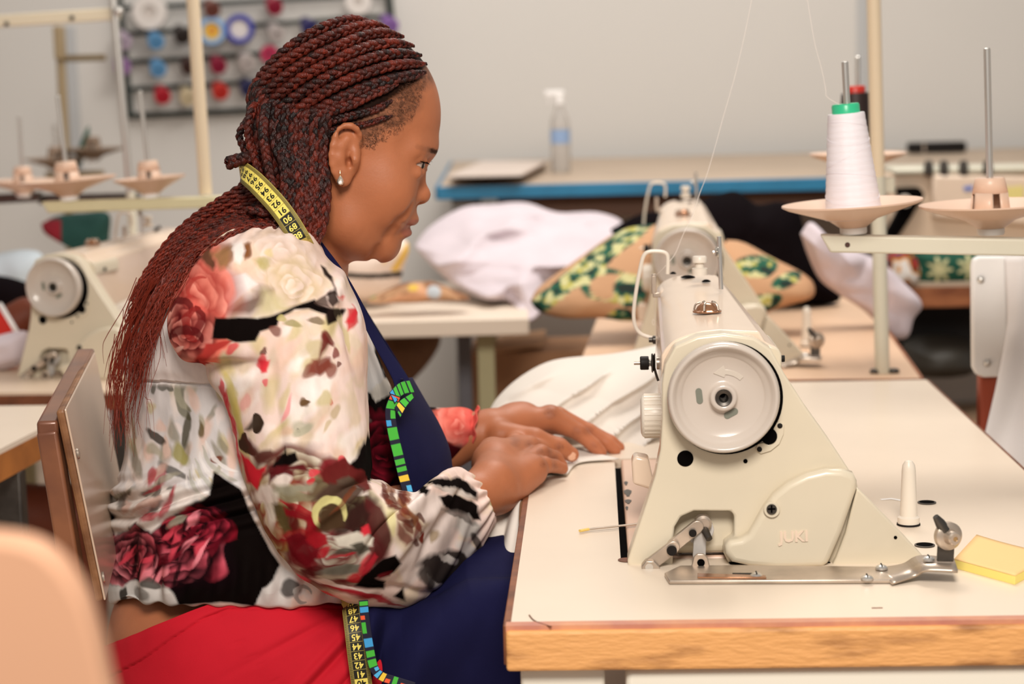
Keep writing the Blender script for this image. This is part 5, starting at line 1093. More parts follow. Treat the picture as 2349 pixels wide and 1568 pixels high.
# ---------------- the floral print
def hexc(*a): return [np.array(lin(x)) for x in a]
class Paint:
    def __init__(s, V, seed=0):
        s.q = project(V); s.V = V; s.n = len(V); w = np.stack([fbm(V * 30, seed + 1, 3), fbm(V * 30, seed + 2, 3)], 1) - .5; s.w0 = s.q + w * 34
        w2 = np.stack([fbm(V * 90, seed + 3, 2), fbm(V * 90, seed + 4, 2)], 1) - .5; s.p = s.w0 * .5 + s.q * .5 + w2 * 7; s.fine = fbm(V * np.array([150, 150, 60]), seed + 9, 3); s.c = np.zeros((s.n, 3)); s.mid = fbm(V * 42, seed + 17, 3)
    def fill(s, col): s.c[:] = np.array(lin(col)); return s
    def mix(s, m, col, a=1.0, idx=slice(None)):
        m = (np.clip(m, 0, 1) * a)[:, None]; s.c[idx] = s.c[idx] * (1 - m) + (np.array(lin(col)) if isinstance(col, str) else col) * m; return s
    def near(s, x, y, r):
        return np.nonzero((np.abs(s.p[:, 0] - x) < r) & (np.abs(s.p[:, 1] - y) < r))[0]
    def poly(s, pts, col, soft=3.0, a=1.0, warp=1.0):
        P_ = np.array(pts, float); lo, hi = P_.min(0) - 40 - soft, P_.max(0) + 40 + soft; idx = np.nonzero((s.q[:, 0] > lo[0]) & (s.q[:, 0] < hi[0]) & (s.q[:, 1] > lo[1]) & (s.q[:, 1] < hi[1]))[0]
        if len(idx) == 0: return s
        p = s.q[idx] * (1 - warp) + s.p[idx] * warp; n = len(P_); d = np.full(len(idx), 1e9); ins = np.zeros(len(idx), bool)
        for i in range(n):
            A_, B_ = P_[i], P_[(i + 1) % n]; e = B_ - A_; w = p - A_; t = np.clip((w @ e) / max(e @ e, 1e-9), 0, 1); d = np.minimum(d, np.hypot(*(w - t[:, None] * e).T))
            c = ((A_[1] <= p[:, 1]) & (B_[1] > p[:, 1])) | ((B_[1] <= p[:, 1]) & (A_[1] > p[:, 1])); x = A_[0] + (p[:, 1] - A_[1]) / (e[1] if e[1] else 1e-9) * e[0]; ins ^= c & (p[:, 0] < x)
        return s.mix(np.where(ins, d, -d) / max(soft, 3.4) * .5 + .5, col, a, idx)
    def blob(s, x, y, rx, ry, col, soft=.35, a=1.0, ang=0.0):
        idx = s.near(x, y, max(rx, ry) * 1.4 + 4); ca, sa = math.cos(ang), math.sin(ang); dx, dy = s.p[idx, 0] - x, s.p[idx, 1] - y; u, v = dx * ca + dy * sa, -dx * sa + dy * ca; an = np.arctan2(v / ry, u / rx); r = np.hypot(u / rx, v / ry) * (1 + .16 * np.sin(2 * an + x) + .12 * np.sin(3 * an + y) + .5 * (s.mid[idx] - .5))
        return s.mix((1 - r) / soft + .5, col, a, idx)
    def crescent(s, x, y, r, w, a0, a1, col, soft=3.0, a=1.0, sq=1.0):
        idx = s.near(x, y, r + w + soft + 6); dx, dy = s.p[idx, 0] - x, (s.p[idx, 1] - y) / sq; rr = np.hypot(dx, dy); an = np.degrees(np.arctan2(-dy, dx)); mid = (a0 + a1) / 2; hw = (a1 - a0) / 2; da = np.abs((an - mid + 180) % 360 - 180)
        ww = w * np.sqrt(np.clip(1 - (da / hw) ** 2, 0, 1)); return s.mix((ww - np.abs(rr - r)) / soft + .5 * (ww > 0), col, a * 1.0, idx)
    def rose(s, x, y, R, light, midc, dark, sq=1.0, seed=0, k=11, shade=.75):
        """A full bloom: overlapping petals, each with a lighter rim and a dark hollow behind it."""
        g = np.random.RandomState(seed); L, D, Mi = np.array(lin(light)), np.array(lin(dark)), np.array(lin(midc))
        s.blob(x, y, R, R * sq, midc, .2)
        for i in range(int(k * 2)):
            f = 1 - i / (k * 2.0); a = i * 2.39996 + seed; r = R * (.80 * f); pr = R * (.17 + .27 * f) * (.75 + .5 * g.rand()); cx, cy = x + r * math.cos(a), y + r * math.sin(a) * sq
            idx = s.near(cx, cy, pr * 2.4 + 5)
            if len(idx) == 0: continue
            dx, dy = s.p[idx, 0] - cx, (s.p[idx, 1] - cy) / sq; b = a + g.uniform(-.5, .5); ca, sa = math.cos(b), math.sin(b); u = dx * ca + dy * sa; v = -dx * sa + dy * ca
            an = np.arctan2(v, u); wob = 1 + .14 * np.sin(3 * an + i) + .3 * (s.mid[idx] - .5); rr = np.hypot(u / pr, v / (pr * 1.5)) * wob
            s.mix((1.55 - rr) * 1.7, D, shade * (.55 + .45 * f), idx)
            m = np.clip((1 - rr) * 6, 0, 1) * (.75 + .25 * g.rand()); t = np.clip((u / pr + 1) / 2 * .9 + (s.mid[idx] - .5) * .9, 0, 1)[:, None]
            s.mix(m, D * (1 - t) ** 2 + Mi * (2 * t * (1 - t)) + (L if g.rand() > .35 else (L + Mi) / 2) * t ** 2, 1, idx)
        return s
    def done(s, amt=.10):
        return np.clip(s.c * (1 + (s.fine[:, None] - .5) * amt * 2), 0, 1)
def A_(pts): return [(230 + x / 3.015, 480 + y / 3.015) for x, y in pts]      # print coordinates noted in three frames
def B_(pts): return [(480 + x / 2.958, 870 + y / 2.958) for x, y in pts]
def C_(pts): return [(230 + x / 2.537, 950 + y / 2.537) for x, y in pts]
def F_(pts): return [(230 + x / 2.473, 950 + y / 2.473) for x, y in pts]
def D_(pts): return [(230 + x / 2.473, 480 + y / 2.473) for x, y in pts]
def one(f, x, y): return f([(x, y)])[0]
def print_colours(V):
    s = Paint(V, 5); s.fill('#E9D6CA')
    # trunk
    s.mix((s.mid - .5) * 6, '#D9D3D0'); s.poly([(270, 870), (560, 880), (560, 1120), (270, 1140)], '#DAD6D6', 12)
    g = np.random.RandomState(3)
    for k in range(46):
        x, y = g.uniform(290, 540), g.uniform(880, 1100); s.blob(x, y, g.uniform(5, 15), g.uniform(10, 40), ('#E8C7B8', '#C7B98A', '#F2E6DF', '#A9A48C', '#EFE3E0', '#8C8674')[k % 6], .6, .75, g.uniform(-.5, .5))
    for x, y, rx, ry, a in ((352, 888, 6, 14, .2), (376, 886, 12, 8, 0), (392, 889, 8, 7, 0)): s.blob(x, y, rx, ry, '#6E6C64', .4, .9, a)
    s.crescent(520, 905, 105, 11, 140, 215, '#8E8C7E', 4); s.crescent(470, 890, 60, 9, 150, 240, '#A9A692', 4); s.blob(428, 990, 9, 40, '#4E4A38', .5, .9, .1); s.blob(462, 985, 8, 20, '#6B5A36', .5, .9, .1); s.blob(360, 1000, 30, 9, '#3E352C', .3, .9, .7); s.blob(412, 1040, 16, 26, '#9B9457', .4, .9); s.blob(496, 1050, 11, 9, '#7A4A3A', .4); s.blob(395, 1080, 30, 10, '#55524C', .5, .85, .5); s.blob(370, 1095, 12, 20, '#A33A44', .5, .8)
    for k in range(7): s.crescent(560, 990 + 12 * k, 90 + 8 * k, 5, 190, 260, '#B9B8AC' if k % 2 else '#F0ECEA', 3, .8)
    s.poly(C_([(660, 330), (820, 430), (900, 620), (1050, 880), (1100, 1000), (1000, 1130), (700, 1090), (420, 1110), (380, 960), (560, 960), (640, 900), (700, 640), (660, 560), (560, 520), (640, 470)]), '#0E0807', 3, 1, .5)
    s.rose(*one(C_, 370, 780), 120, '#F0788A', '#9A1C30', '#12060A', .72, 4, k=17, shade=.95); s.rose(*one(C_, 560, 660), 66, '#C83A50', '#7A1222', '#12060A', .8, 9, k=10, shade=.95); s.rose(*one(C_, 190, 840), 60, '#F59AA4', '#B62C40', '#16080C', 1.0, 2, k=10, shade=.9)
    for k in range(34):
        x, y = g.uniform(285, 500), g.uniform(1180, 1330); s.blob(x, y, g.uniform(4, 9), g.uniform(12, 34), ('#14070A', '#F08C98', '#14070A', '#D8485A', '#5E0E1C')[k % 5], .6, .85, g.uniform(.2, 1.1))
    s.poly(C_([(60, 480), (300, 400), (480, 420), (620, 470), (520, 520), (400, 600), (300, 690), (200, 640), (100, 700), (40, 640)]), '#DDD5CF', 4)
    for k in range(22):
        x, y = g.uniform(262, 440), g.uniform(1085, 1200); s.blob(x, y, g.uniform(4, 9), g.uniform(14, 34), ('#5C544C', '#B23A46', '#F0E6E0', '#9C9684', '#C9A79A')[k % 5], .5, .8, g.uniform(.2, 1.2))
    s.poly(C_([(40, 980), (130, 1000), (200, 960), (330, 970), (400, 1010), (470, 1120), (300, 1140), (30, 1120)]), '#D3CFCB', 4); s.blob(*one(C_, 310, 980), 26, 12, '#4C4844', .4, .9, .4); s.blob(*one(C_, 240, 1040), 12, 20, '#77736E', .4, .8, -.5); s.blob(*one(C_, 130, 1050), 9, 22, '#4A4642', .4)
    s.poly(C_([(890, 1110), (1000, 960), (1045, 870), (1120, 920), (1210, 980), (1190, 1030), (1120, 1060), (1090, 1130), (960, 1140)]), '#D9D4D1', 3); s.blob(*one(C_, 1110, 1000), 22, 16, '#4A4644', .4, .9, .5); s.crescent(*one(C_, 1180, 1040), 18, 5, 0, 300, '#A5A09C', 2)
    # chest in front of the sleeve
    s.poly([(835, 560), (1050, 560), (1050, 860), (835, 860)], '#E3D7CF', 10)
    s.poly([(845, 745), (905, 860), (870, 905), (842, 930), (834, 840)], '#CFCAC6', 3); s.poly([(860, 770), (880, 800), (905, 850), (885, 880), (870, 840), (858, 810)], '#0E0807', 2); s.poly([(838, 905), (920, 880), (935, 960), (900, 1010), (840, 960)], '#0E0807', 3); s.poly([(842, 900), (885, 868), (905, 900), (860, 922)], '#CDC4B8', 2)
    s.rose(882, 1040, 62, '#A31E34', '#5E0C1A', '#120608', 1.2, 6, k=8)
    s.poly([(760, 640), (830, 720), (838, 800), (800, 790), (770, 720)], '#F0CFC6', 6); s.poly([(788, 700), (812, 735), (818, 765), (800, 790), (790, 770)], '#D03A40', 3)
    # yoke and shoulder
    s.poly([(270, 600), (430, 560), (520, 880), (440, 885), (275, 868)], '#EADFDB', 8); s.blob(358, 755, 8, 32, '#F0569A', .4, .9, .15); s.blob(352, 735, 7, 26, '#F59AC0', .4, .8, .2)
    return s.done()
def sleeve_colours(V):
    s = Paint(V, 11); s.fill('#EBD2C8'); s.mix((s.mid - .52) * 7, '#DCC9AC', .7); g = np.random.RandomState(8)
    for k in range(120):   # brush strokes on the cream ground
        x, y = g.uniform(500, 850), g.uniform(530, 1080); s.blob(x, y, g.uniform(8, 22), g.uniform(16, 46), ('#F8EEE8', '#E2BCA8', '#CDBB88', '#F3E2DA', '#E6C6B8', '#D6C0A6')[k % 6], .8, .7, g.uniform(.1, 1.1))
    s.rose(*one(A_, 1250, 330), 78, '#F5E2DA', '#EBD0C4', '#D2B8A2', 1.0, 2, k=9, shade=.4); s.rose(*one(A_, 1330, 520), 60, '#F3DCD0', '#E6CCB8', '#C8B08A', .9, 5, k=8, shade=.5)
    s.poly(A_([(900, 420), (960, 270), (1060, 230), (1120, 300), (1080, 470), (1000, 470)]), '#E9C9B2', 8); s.blob(*one(A_, 880, 330), 15, 26, '#7A5A40', .5, .85, .2); s.blob(*one(A_, 1025, 285), 11, 20, '#7A5238', .5, .85, .1); s.blob(*one(A_, 755, 330), 20, 40, '#5A3D2C', .5, .95); s.poly(A_([(610, 380), (700, 300), (730, 340), (640, 400)]), '#16100E', 2); s.blob(*one(A_, 960, 120), 14, 7, '#3A3230', .4); s.blob(*one(A_, 1130, 370), 16, 14, '#B0A468', .6, .7); s.blob(*one(A_, 1170, 300), 10, 8, '#D9C48A', .6, .7)
    s.poly(A_([(920, 740), (900, 690), (960, 650), (1060, 600), (1100, 540), (1180, 560), (1150, 680), (1040, 750)]), '#553828', 12, .85); s.poly(A_([(1120, 560), (1250, 600), (1300, 680), (1200, 720), (1080, 750), (1120, 640)]), '#C9BC90', 12, .8)
    s.poly(A_([(830, 560), (880, 480), (1000, 455), (1085, 525), (1010, 590), (920, 660), (850, 690)]), '#EAE2DE', 3)
    rose_px = A_([(470, 560), (560, 440), (640, 370), (710, 340), (760, 420), (812, 450), (805, 600), (842, 660), (830, 740), (800, 850), (720, 1000), (640, 1050), (540, 1090), (470, 970), (430, 830), (430, 690)])
    s.poly(rose_px, '#E2675A', 2); keepc = s.c.copy()
    s.rose(*one(A_, 640, 640), 92, '#F9A896', '#EE7C6A', '#A83A34', 1.15, 3, k=8, shade=.6); s.rose(*one(A_, 600, 850), 60, '#F9BFAE', '#E0665A', '#5E1618', .9, 8, k=7, shade=.75)
    for x, y, r, w, a0, a1, c in ((560, 700, 22, 8, -30, 200, '#5E1618'), (600, 760, 34, 9, -80, 60, '#6A1A1C'), (720, 800, 40, 10, 100, 250, '#8E2624'), (600, 950, 40, 9, 10, 160, '#571416'), (700, 560, 30, 5, 60, 220, '#B84038'), (520, 900, 20, 6, 200, 330, '#F7BCAE')):
        s.crescent(*one(A_, x, y), r, w, a0, a1, c, 3, .85)
    P2 = Paint.__new__(Paint); P2.__dict__ = dict(s.__dict__); P2.c = np.zeros((s.n, 3)); P2.poly(rose_px, '#FFFFFF', 2); m = P2.c[:, :1]
    s.c = keepc * 0 + s.c  # petals stay where they fall over the dark ground
    s.poly(A_([(430, 660), (440, 800), (480, 960), (560, 1090), (660, 1170), (560, 1180), (380, 900), (380, 700)]), '#E9E0DC', 3, 1)
    s.poly(A_([(540, 1060), (640, 1040), (720, 1000), (740, 940), (860, 900), (930, 900), (860, 960), (700, 1090), (700, 1170), (600, 1140)]), '#B23A34', 3); s.poly(A_([(560, 1070), (680, 1040), (700, 1110), (640, 1160)]), '#4A1414', 3)
    s.poly(A_([(800, 745), (930, 748), (1090, 757), (1230, 712), (1350, 662), (1480, 620), (1510, 645), (1600, 690), (1690, 702), (1650, 765), (1575, 800), (1560, 730), (1440, 684), (1340, 692), (1240, 745), (1225, 800), (1110, 850), (1075, 915), (940, 922), (880, 895), (775, 890)]), '#0E0807', 2, 1, .5)
    s.poly(A_([(1480, 640), (1600, 690), (1560, 600), (1620, 560), (1530, 400), (1600, 460), (1640, 600), (1580, 560)]), '#4A3832', 3, .9)
    for x, y, rx, ry, c, an in ((1125, 985, 7, 9, '#5E2A26', 0), (1110, 1060, 14, 12, '#D23A44', 0), (920, 960, 10, 13, '#D84248', .5), (1135, 1190, 6, 9, '#E06068', .3), (1210, 830, 14, 12, '#7A4A40', .3), (1570, 890, 10, 18, '#6E2A26', -.3), (1615, 990, 7, 16, '#7A2A26', 0), (1530, 1080, 16, 16, '#7E4034', .5), (1590, 1110, 14, 18, '#8A4A3C', 0), (1450, 1120, 16, 14, '#8E5E4C', 0), (1640, 1070, 5, 6, '#6E3A30', 0), (1330, 780, 18, 10, '#9C9060', .3), (1250, 740, 10, 8, '#B4A66C', 0), (1500, 760, 18, 9, '#77654A', .3), (1400, 1330, 10, 8, '#7A5C40', .3), (1600, 1330, 5, 6, '#C24448', 0), (1560, 1310, 16, 18, '#CFC094', 0), (1620, 1400, 10, 16, '#BFA987', .3), (1380, 1500, 22, 14, '#BDB8A4', -.4), (1360, 1520, 5, 5, '#4A4440', 0), (1010, 1330, 10, 16, '#E2A69C', 0), (1280, 1370, 6, 24, '#F09A9A', .3), (1700, 900, 8, 26, '#CBB98C', -.2), (1480, 960, 20, 26, '#C9B892', .2), (1640, 750, 6, 20, '#C9B892', -.3)):
        s.blob(*one(A_, x, y), rx, ry, c, .45, .85, an)
    s.poly(A_([(1700, 700), (1760, 690), (1775, 780), (1700, 840), (1690, 780)]), '#C8373A', 3, .9); s.poly(A_([(1640, 600), (1680, 610), (1670, 640)]), '#E0605A', 2, .9)
    for t in np.linspace(0, 1, 14):   # red and olive edging that runs down the back seam
        x, y = np.interp(t, [0, .25, .5, .75, 1], [512, 538, 556, 580, 640]), np.interp(t, [0, .25, .5, .75, 1], [885, 960, 1060, 1150, 1270]); s.blob(x + 12, y, 8, 30, '#C9B85C', .6, .6, -.2); s.blob(x + 2 * math.sin(9 * t), y + 10, 4.5, 20, '#D83848', .5, .85, -.2)
    s.crescent(*one(B_, 270, 285), 24, 11, -60, 50, '#3A2C22', 3); s.crescent(*one(B_, 330, 400), 30, 10, 150, 260, '#4A3226', 3); s.blob(*one(B_, 620, 340), 22, 11, '#B5AF98', .4, .9, -.5); s.blob(*one(B_, 640, 155), 9, 7, '#6E5238', .4); s.blob(*one(B_, 800, 310), 6, 16, '#C4B08C', .5, .8, .6)
    # lower sleeve: the big dark bloom
    s.poly(B_([(230, 480), (330, 560), (480, 590), (640, 610), (760, 610), (830, 570), (960, 590), (1040, 640), (1090, 740), (1260, 900), (1260, 1080), (1160, 1240), (1030, 1380), (800, 1400), (600, 1300), (430, 1100), (330, 960), (210, 700)]), '#CDBFA4', 5)
    s.rose(*one(B_, 620, 700), 78, '#EADFD0', '#B5A67C', '#5E2A22', .8, 4, k=9); s.rose(*one(B_, 800, 930), 92, '#D8D0A0', '#8E7E5C', '#341A16', .85, 7, k=11); s.rose(*one(B_, 850, 1180), 96, '#E9E2D8', '#B3AD94', '#6A1620', .7, 1, k=11); s.rose(*one(B_, 480, 900), 62, '#EADCC8', '#B0A05C', '#8A1A22', 1.2, 12, k=8)
    for x, y, rx, ry, c, an in ((480, 620, 36, 13, '#5E161C', .2), (830, 600, 34, 20, '#7E1A26', .1), (1000, 640, 22, 26, '#4A2420', .4), (920, 660, 34, 18, '#5C4A3E', .1), (700, 640, 14, 10, '#D8434E', 0), (680, 700, 10, 8, '#C8303C', 0), (600, 870, 52, 8, '#A81C28', .5), (700, 990, 14, 30, '#8C1A20', -.4), (620, 1060, 36, 20, '#9E1620', .3), (560, 930, 16, 30, '#5E1A18', 0), (760, 1180, 30, 9, '#B01E2C', -.5), (650, 1230, 40, 16, '#7E1420', .2), (720, 1300, 34, 10, '#5A1218', .1), (900, 1190, 26, 7, '#A82430', -.2), (900, 1290, 46, 11, '#7E7C70', -.2), (1050, 1010, 12, 15, '#D83440', 0), (1070, 1240, 12, 34, '#C4303C', .6), (1000, 1340, 18, 10, '#C02A34', .3), (830, 900, 34, 30, '#43301F', 0), (960, 920, 26, 44, '#2E1A16', .5), (560, 790, 60, 12, '#8A8468', .1), (760, 760, 40, 16, '#6A5A44', -.2), (1010, 760, 18, 14, '#EFE2D8', 0), (430, 850, 16, 40, '#E8DDCF', .2), (380, 780, 18, 26, '#EEDFD6', .3), (950, 1150, 34, 10, '#4A463C', -.4), (480, 680, 26, 14, '#F2E4DA', 0), (890, 560, 12, 9, '#E05058', 0)):
        s.blob(*one(B_, x, y), rx, ry, c, .45, .9, an)
    s.poly(B_([(1060, 800), (1180, 870), (1240, 960), (1255, 1080), (1190, 1220), (1100, 1290), (1060, 1250), (1110, 1120), (1060, 980), (1040, 880)]), '#4E1C1C', 6, .95)
    s.poly(B_([(215, 470), (270, 530), (330, 600), (395, 575), (370, 660), (330, 750), (260, 700), (240, 600)]), '#D62A38', 3); s.poly(B_([(430, 590), (455, 520), (515, 500), (520, 455), (535, 510), (590, 490), (605, 550), (530, 595), (470, 605)]), '#0E0807', 2, 1, .4); s.poly(B_([(270, 470), (380, 500), (520, 470), (480, 520), (400, 580), (330, 550)]), '#5C241E', 6, .9)
    s.poly(B_([(1075, 350), (1040, 440), (1000, 540), (940, 590), (985, 640), (1090, 700), (1110, 560), (1105, 420)]), '#0E0807', 3)
    for pts, c, so in (([(980, 500), (1060, 515), (1090, 640), (1040, 670), (1010, 600)], '#5E5030', 8), ([(960, 330), (1000, 288), (1150, 285), (1175, 330), (1080, 310), (1000, 340), (965, 400)], '#5A181C', 5), ([(1250, 340), (1285, 290), (1380, 258), (1440, 310), (1500, 330), (1535, 430), (1490, 450), (1400, 385), (1300, 405), (1255, 385)], '#64201F', 5), ([(1330, 370), (1400, 350), (1460, 400), (1420, 440), (1340, 420)], '#5A4A3E', 6),
                       ([(980, 405), (1090, 395), (1210, 400), (1195, 440), (1090, 450), (1000, 440)], '#97917C', 9), ([(1195, 490), (1290, 385), (1400, 400), (1500, 430), (1420, 510), (1330, 495), (1260, 500)], '#4E3A30', 8), ([(1395, 620), (1420, 540), (1490, 500), (1540, 560), (1500, 650), (1430, 680)], '#331C18', 8), ([(1045, 525), (1120, 540), (1220, 600), (1255, 690), (1225, 690), (1180, 610), (1060, 560)], '#8A1620', 4),
                       ([(1060, 690), (1130, 660), (1180, 700), (1260, 745), (1240, 820), (1190, 860), (1110, 830), (1080, 760)], '#74131E', 6), ([(1180, 640), (1280, 690), (1300, 740), (1230, 760), (1170, 710)], '#A01C26', 4), ([(1290, 890), (1380, 860), (1480, 840), (1470, 880), (1380, 910), (1300, 910)], '#726F64', 5), ([(1330, 700), (1450, 660), (1550, 700), (1540, 740), (1440, 760), (1350, 745)], '#DAD3C4', 7), ([(1410, 740), (1480, 720), (1530, 760), (1470, 800)], '#4E4A40', 7), ([(1480, 900), (1550, 780), (1575, 800), (1540, 880), (1500, 925)], '#B42A36', 4), ([(1480, 640), (1520, 620), (1530, 670), (1490, 690)], '#D83440', 3)):
        s.poly(F_(pts), c, so * .6, .97)
    s.crescent(*one(F_, 1300, 575), 36, 9, -20, 230, '#CFC686', 4, .95); s.blob(*one(F_, 1310, 595), 27, 30, '#463322', .4, .95); s.blob(*one(F_, 1390, 470), 40, 5, '#6E3A24', .5, .8, -.75)
    for pts, c, so in (([(575, 270), (615, 195), (665, 150), (640, 235), (662, 325), (645, 352), (600, 305)], '#5E3E2C', 5), ([(640, 255), (700, 215), (752, 215), (742, 325), (690, 335)], '#9C724C', 8), ([(815, 205), (862, 190), (858, 262), (828, 282)], '#80502F', 5), ([(498, 300), (560, 248), (585, 262), (522, 325)], '#140E0C', 2), ([(760, 205), (800, 190), (830, 230), (800, 310), (770, 290)], '#F1E6E0', 4), ([(880, 290), (930, 280), (950, 320), (900, 340)], '#B9A870', 8), ([(1250, 318), (1278, 328), (1312, 385), (1300, 402), (1262, 374)], '#241814', 3), ([(1282, 470), (1330, 448), (1348, 520), (1322, 565), (1292, 520)], '#2C1E1A', 3), ([(1290, 560), (1380, 572), (1340, 625), (1298, 652), (1288, 600)], '#1E1310', 3), ([(1400, 650), (1380, 640), (1440, 560), (1420, 540), (1455, 590), (1430, 640)], '#D2343C', 3), ([(1235, 860), (1260, 690), (1285, 700), (1310, 770), (1290, 760)], '#6A2622', 4), ([(1180, 930), (1200, 850), (1235, 845), (1240, 880), (1290, 840), (1310, 900), (1250, 945), (1210, 930)], '#7E3E32', 5), ([(890, 850), (960, 855), (940, 915), (905, 920)], '#DC3540', 2), ([(830, 1250), (890, 1160), (915, 1170), (905, 1220), (850, 1252)], '#43362C', 4), ([(820, 1285), (850, 1300), (900, 1360), (960, 1350), (1000, 1380), (920, 1420), (850, 1360)], '#59302A', 5)):
        s.poly(D_(pts), c, so, .95)
    # forearm
    s.poly(B_([(1180, 740), (1400, 700), (1560, 780), (1660, 930), (1640, 1170), (1500, 1300), (1330, 1420), (1250, 1180), (1270, 1060), (1240, 900)]), '#E9DAD4', 6)
    s.poly(B_([(1200, 760), (1290, 800), (1480, 990), (1380, 1080), (1330, 1170), (1260, 1080), (1210, 920)]), '#D9C7A8', 8, .8)
    for k in range(26):
        t = g.rand(); x, y = 1190 + 230 * t + g.uniform(-40, 40), 750 + 330 * t * g.rand() + 60 * t + g.uniform(-20, 60); s.blob(*one(B_, x, y), g.uniform(5, 9), g.uniform(8, 16), ('#6E3226', '#5A2A22', '#8C5A3C')[k % 3], .5, .85, -.6)
    s.poly(B_([(1290, 960), (1330, 1000), (1380, 1080), (1400, 950), (1450, 1000), (1400, 1090), (1330, 1120), (1290, 1040)]), '#6E2E26', 4, .85); s.blob(*one(B_, 1440, 1075), 4, 13, '#8A3A30', .5); s.blob(*one(B_, 1530, 1070), 8, 16, '#A08A68', .6, .8, .3); s.blob(*one(B_, 1250, 960), 9, 26, '#DACF9E', .5)
    s.poly(B_([(985, 1400), (1040, 1330), (1180, 1215), (1265, 1188), (1305, 1250), (1250, 1310), (1130, 1345), (1195, 1370), (1180, 1425)]), '#0E0807', 2, 1, .4); s.poly(B_([(1250, 1465), (1315, 1405), (1332, 1500)]), '#0E0807', 2, 1, .4); s.poly(B_([(1150, 1330), (1240, 1300), (1220, 1340), (1150, 1350)]), '#6E1820', 3)
    s.poly(B_([(1545, 790), (1650, 770), (1810, 850), (1835, 965), (1750, 940), (1640, 900), (1580, 850)]), '#0E0807', 3); s.poly(B_([(1360, 730), (1440, 700), (1500, 740), (1470, 780), (1420, 750)]), '#0E0807', 3); s.poly(B_([(1450, 690), (1560, 660), (1740, 680), (1810, 760), (1800, 810), (1700, 770), (1560, 740)]), '#0E0807', 4); s.poly(B_([(1520, 720), (1640, 720), (1800, 800), (1760, 810), (1600, 760)]), '#CFC4BC', 3)
    s.poly(B_([(1660, 930), (1750, 930), (1840, 1000), (1830, 1080), (1700, 1060), (1650, 1000)]), '#C9C2BC', 6); s.blob(*one(B_, 1700, 930), 30, 9, '#5A524E', .5, .8, .5)
    s.blob(*one(B_, 1640, 1270), 62, 42, '#3C3432', .3, 1, -.5); s.blob(*one(B_, 1620, 1220), 18, 9, '#D8D0CA', .4, .9, .3); s.crescent(*one(B_, 1640, 1280), 62, 9, 200, 350, '#DED6D0', 3, .95, .75); s.blob(*one(B_, 1760, 1160), 16, 34, '#E0D8D2', .4, .95, -.9); s.blob(*one(B_, 1820, 1120), 10, 24, '#3A3331', .4, .9, -.5); s.blob(*one(B_, 1470, 1350), 16, 22, '#4A4340', .5, .9, -.3); s.blob(*one(B_, 1570, 1455), 26, 9, '#2A2322', .4, .9, -.3)
    for x, y, rx, ry, c in ((700, 1430, 70, 6, '#C42A38'), (1000, 1440, 80, 7, '#A01C26'), (560, 1330, 40, 9, '#E0455A'), (900, 1400, 60, 5, '#E9DCD4'), (1100, 1470, 70, 5, '#B02030')): s.blob(*one(B_, x, y), rx, ry, c, .5, .85, .25)
    return s.done()

M['blouse'] = mat('floral_chiffon', '#FFFFFF', .85, attr='col', spec=.04, bump=.04, bscale=600)
M['navy'] = mat('navy_twill', '#15153A', .85, var=.12, scale=20, spec=.15, bump=.05, bscale=700)
M['red'] = mat('red_twill', '#C41C2C', .8, spec=.15, var=.08, scale=16, bump=.05, bscale=700)

blouse = thing('blouse', None, None, P(560, 1000, YM)); keep(blouse, person)
tor = [(590, 470, 738, 560, 2.27, .072), (545, 500, 752, 590, 2.28, .125), (470, 548, 792, 650, 2.285, .16), (392, 612, 822, 715, 2.29, .19), (335, 690, 846, 775, 2.29, .20), (300, 770, 868, 830, 2.29, .20), (284, 835, 892, 885, 2.29, .196), (288, 872, 905, 925, 2.29, .188), (288, 960, 930, 1000, 2.29, .182), (286, 1040, 942, 1060, 2.29, .18),
       (270, 1105, 945, 1120, 2.29, .185), (254, 1180, 945, 1190, 2.29, .19), (254, 1260, 930, 1270, 2.29, .195), (252, 1325, 915, 1345, 2.29, .198), (250, 1372, 905, 1388, 2.29, .19), (256, 1376, 895, 1392, 2.29, .18)]
G = loft(tor, 520, 840, power=2.25); N_ = normals(G); V = G.reshape(-1, 3); q = project(V)
f = (fbm(V * np.array([16, 16, 6]), 21, 3) - .5) * .012 + (fbm(V * np.array([38, 38, 16]), 22, 2) - .5) * .004
low = np.clip((q[:, 1] - 1080) / 80, 0, 1) * np.clip((1230 - q[:, 1]) / 60, 0, 1); f += low * .007 * np.sin(q[:, 1] * .16 + q[:, 0] * .05 + 4 * fbm(V * 12, 3, 2))
bl = np.clip((q[:, 1] - 1250) / 60, 0, 1) * np.clip((1395 - q[:, 1]) / 40, 0, 1); f += bl * .004 * np.sin(q[:, 0] * .11 + 5 * fbm(V * 9, 6, 2))
f += np.where(np.abs(q[:, 1] - 872 - (q[:, 0] - 285) * .05) < 4, -.0035, 0) * (q[:, 0] < 560)
V = V + N_.reshape(-1, 3) * f[:, None]; Gt = V.reshape(G.shape)
o_tor = grid_mesh('bodice', Gt, M['blouse'], blouse, closed=True, cols=print_colours(V), solid=.0015)

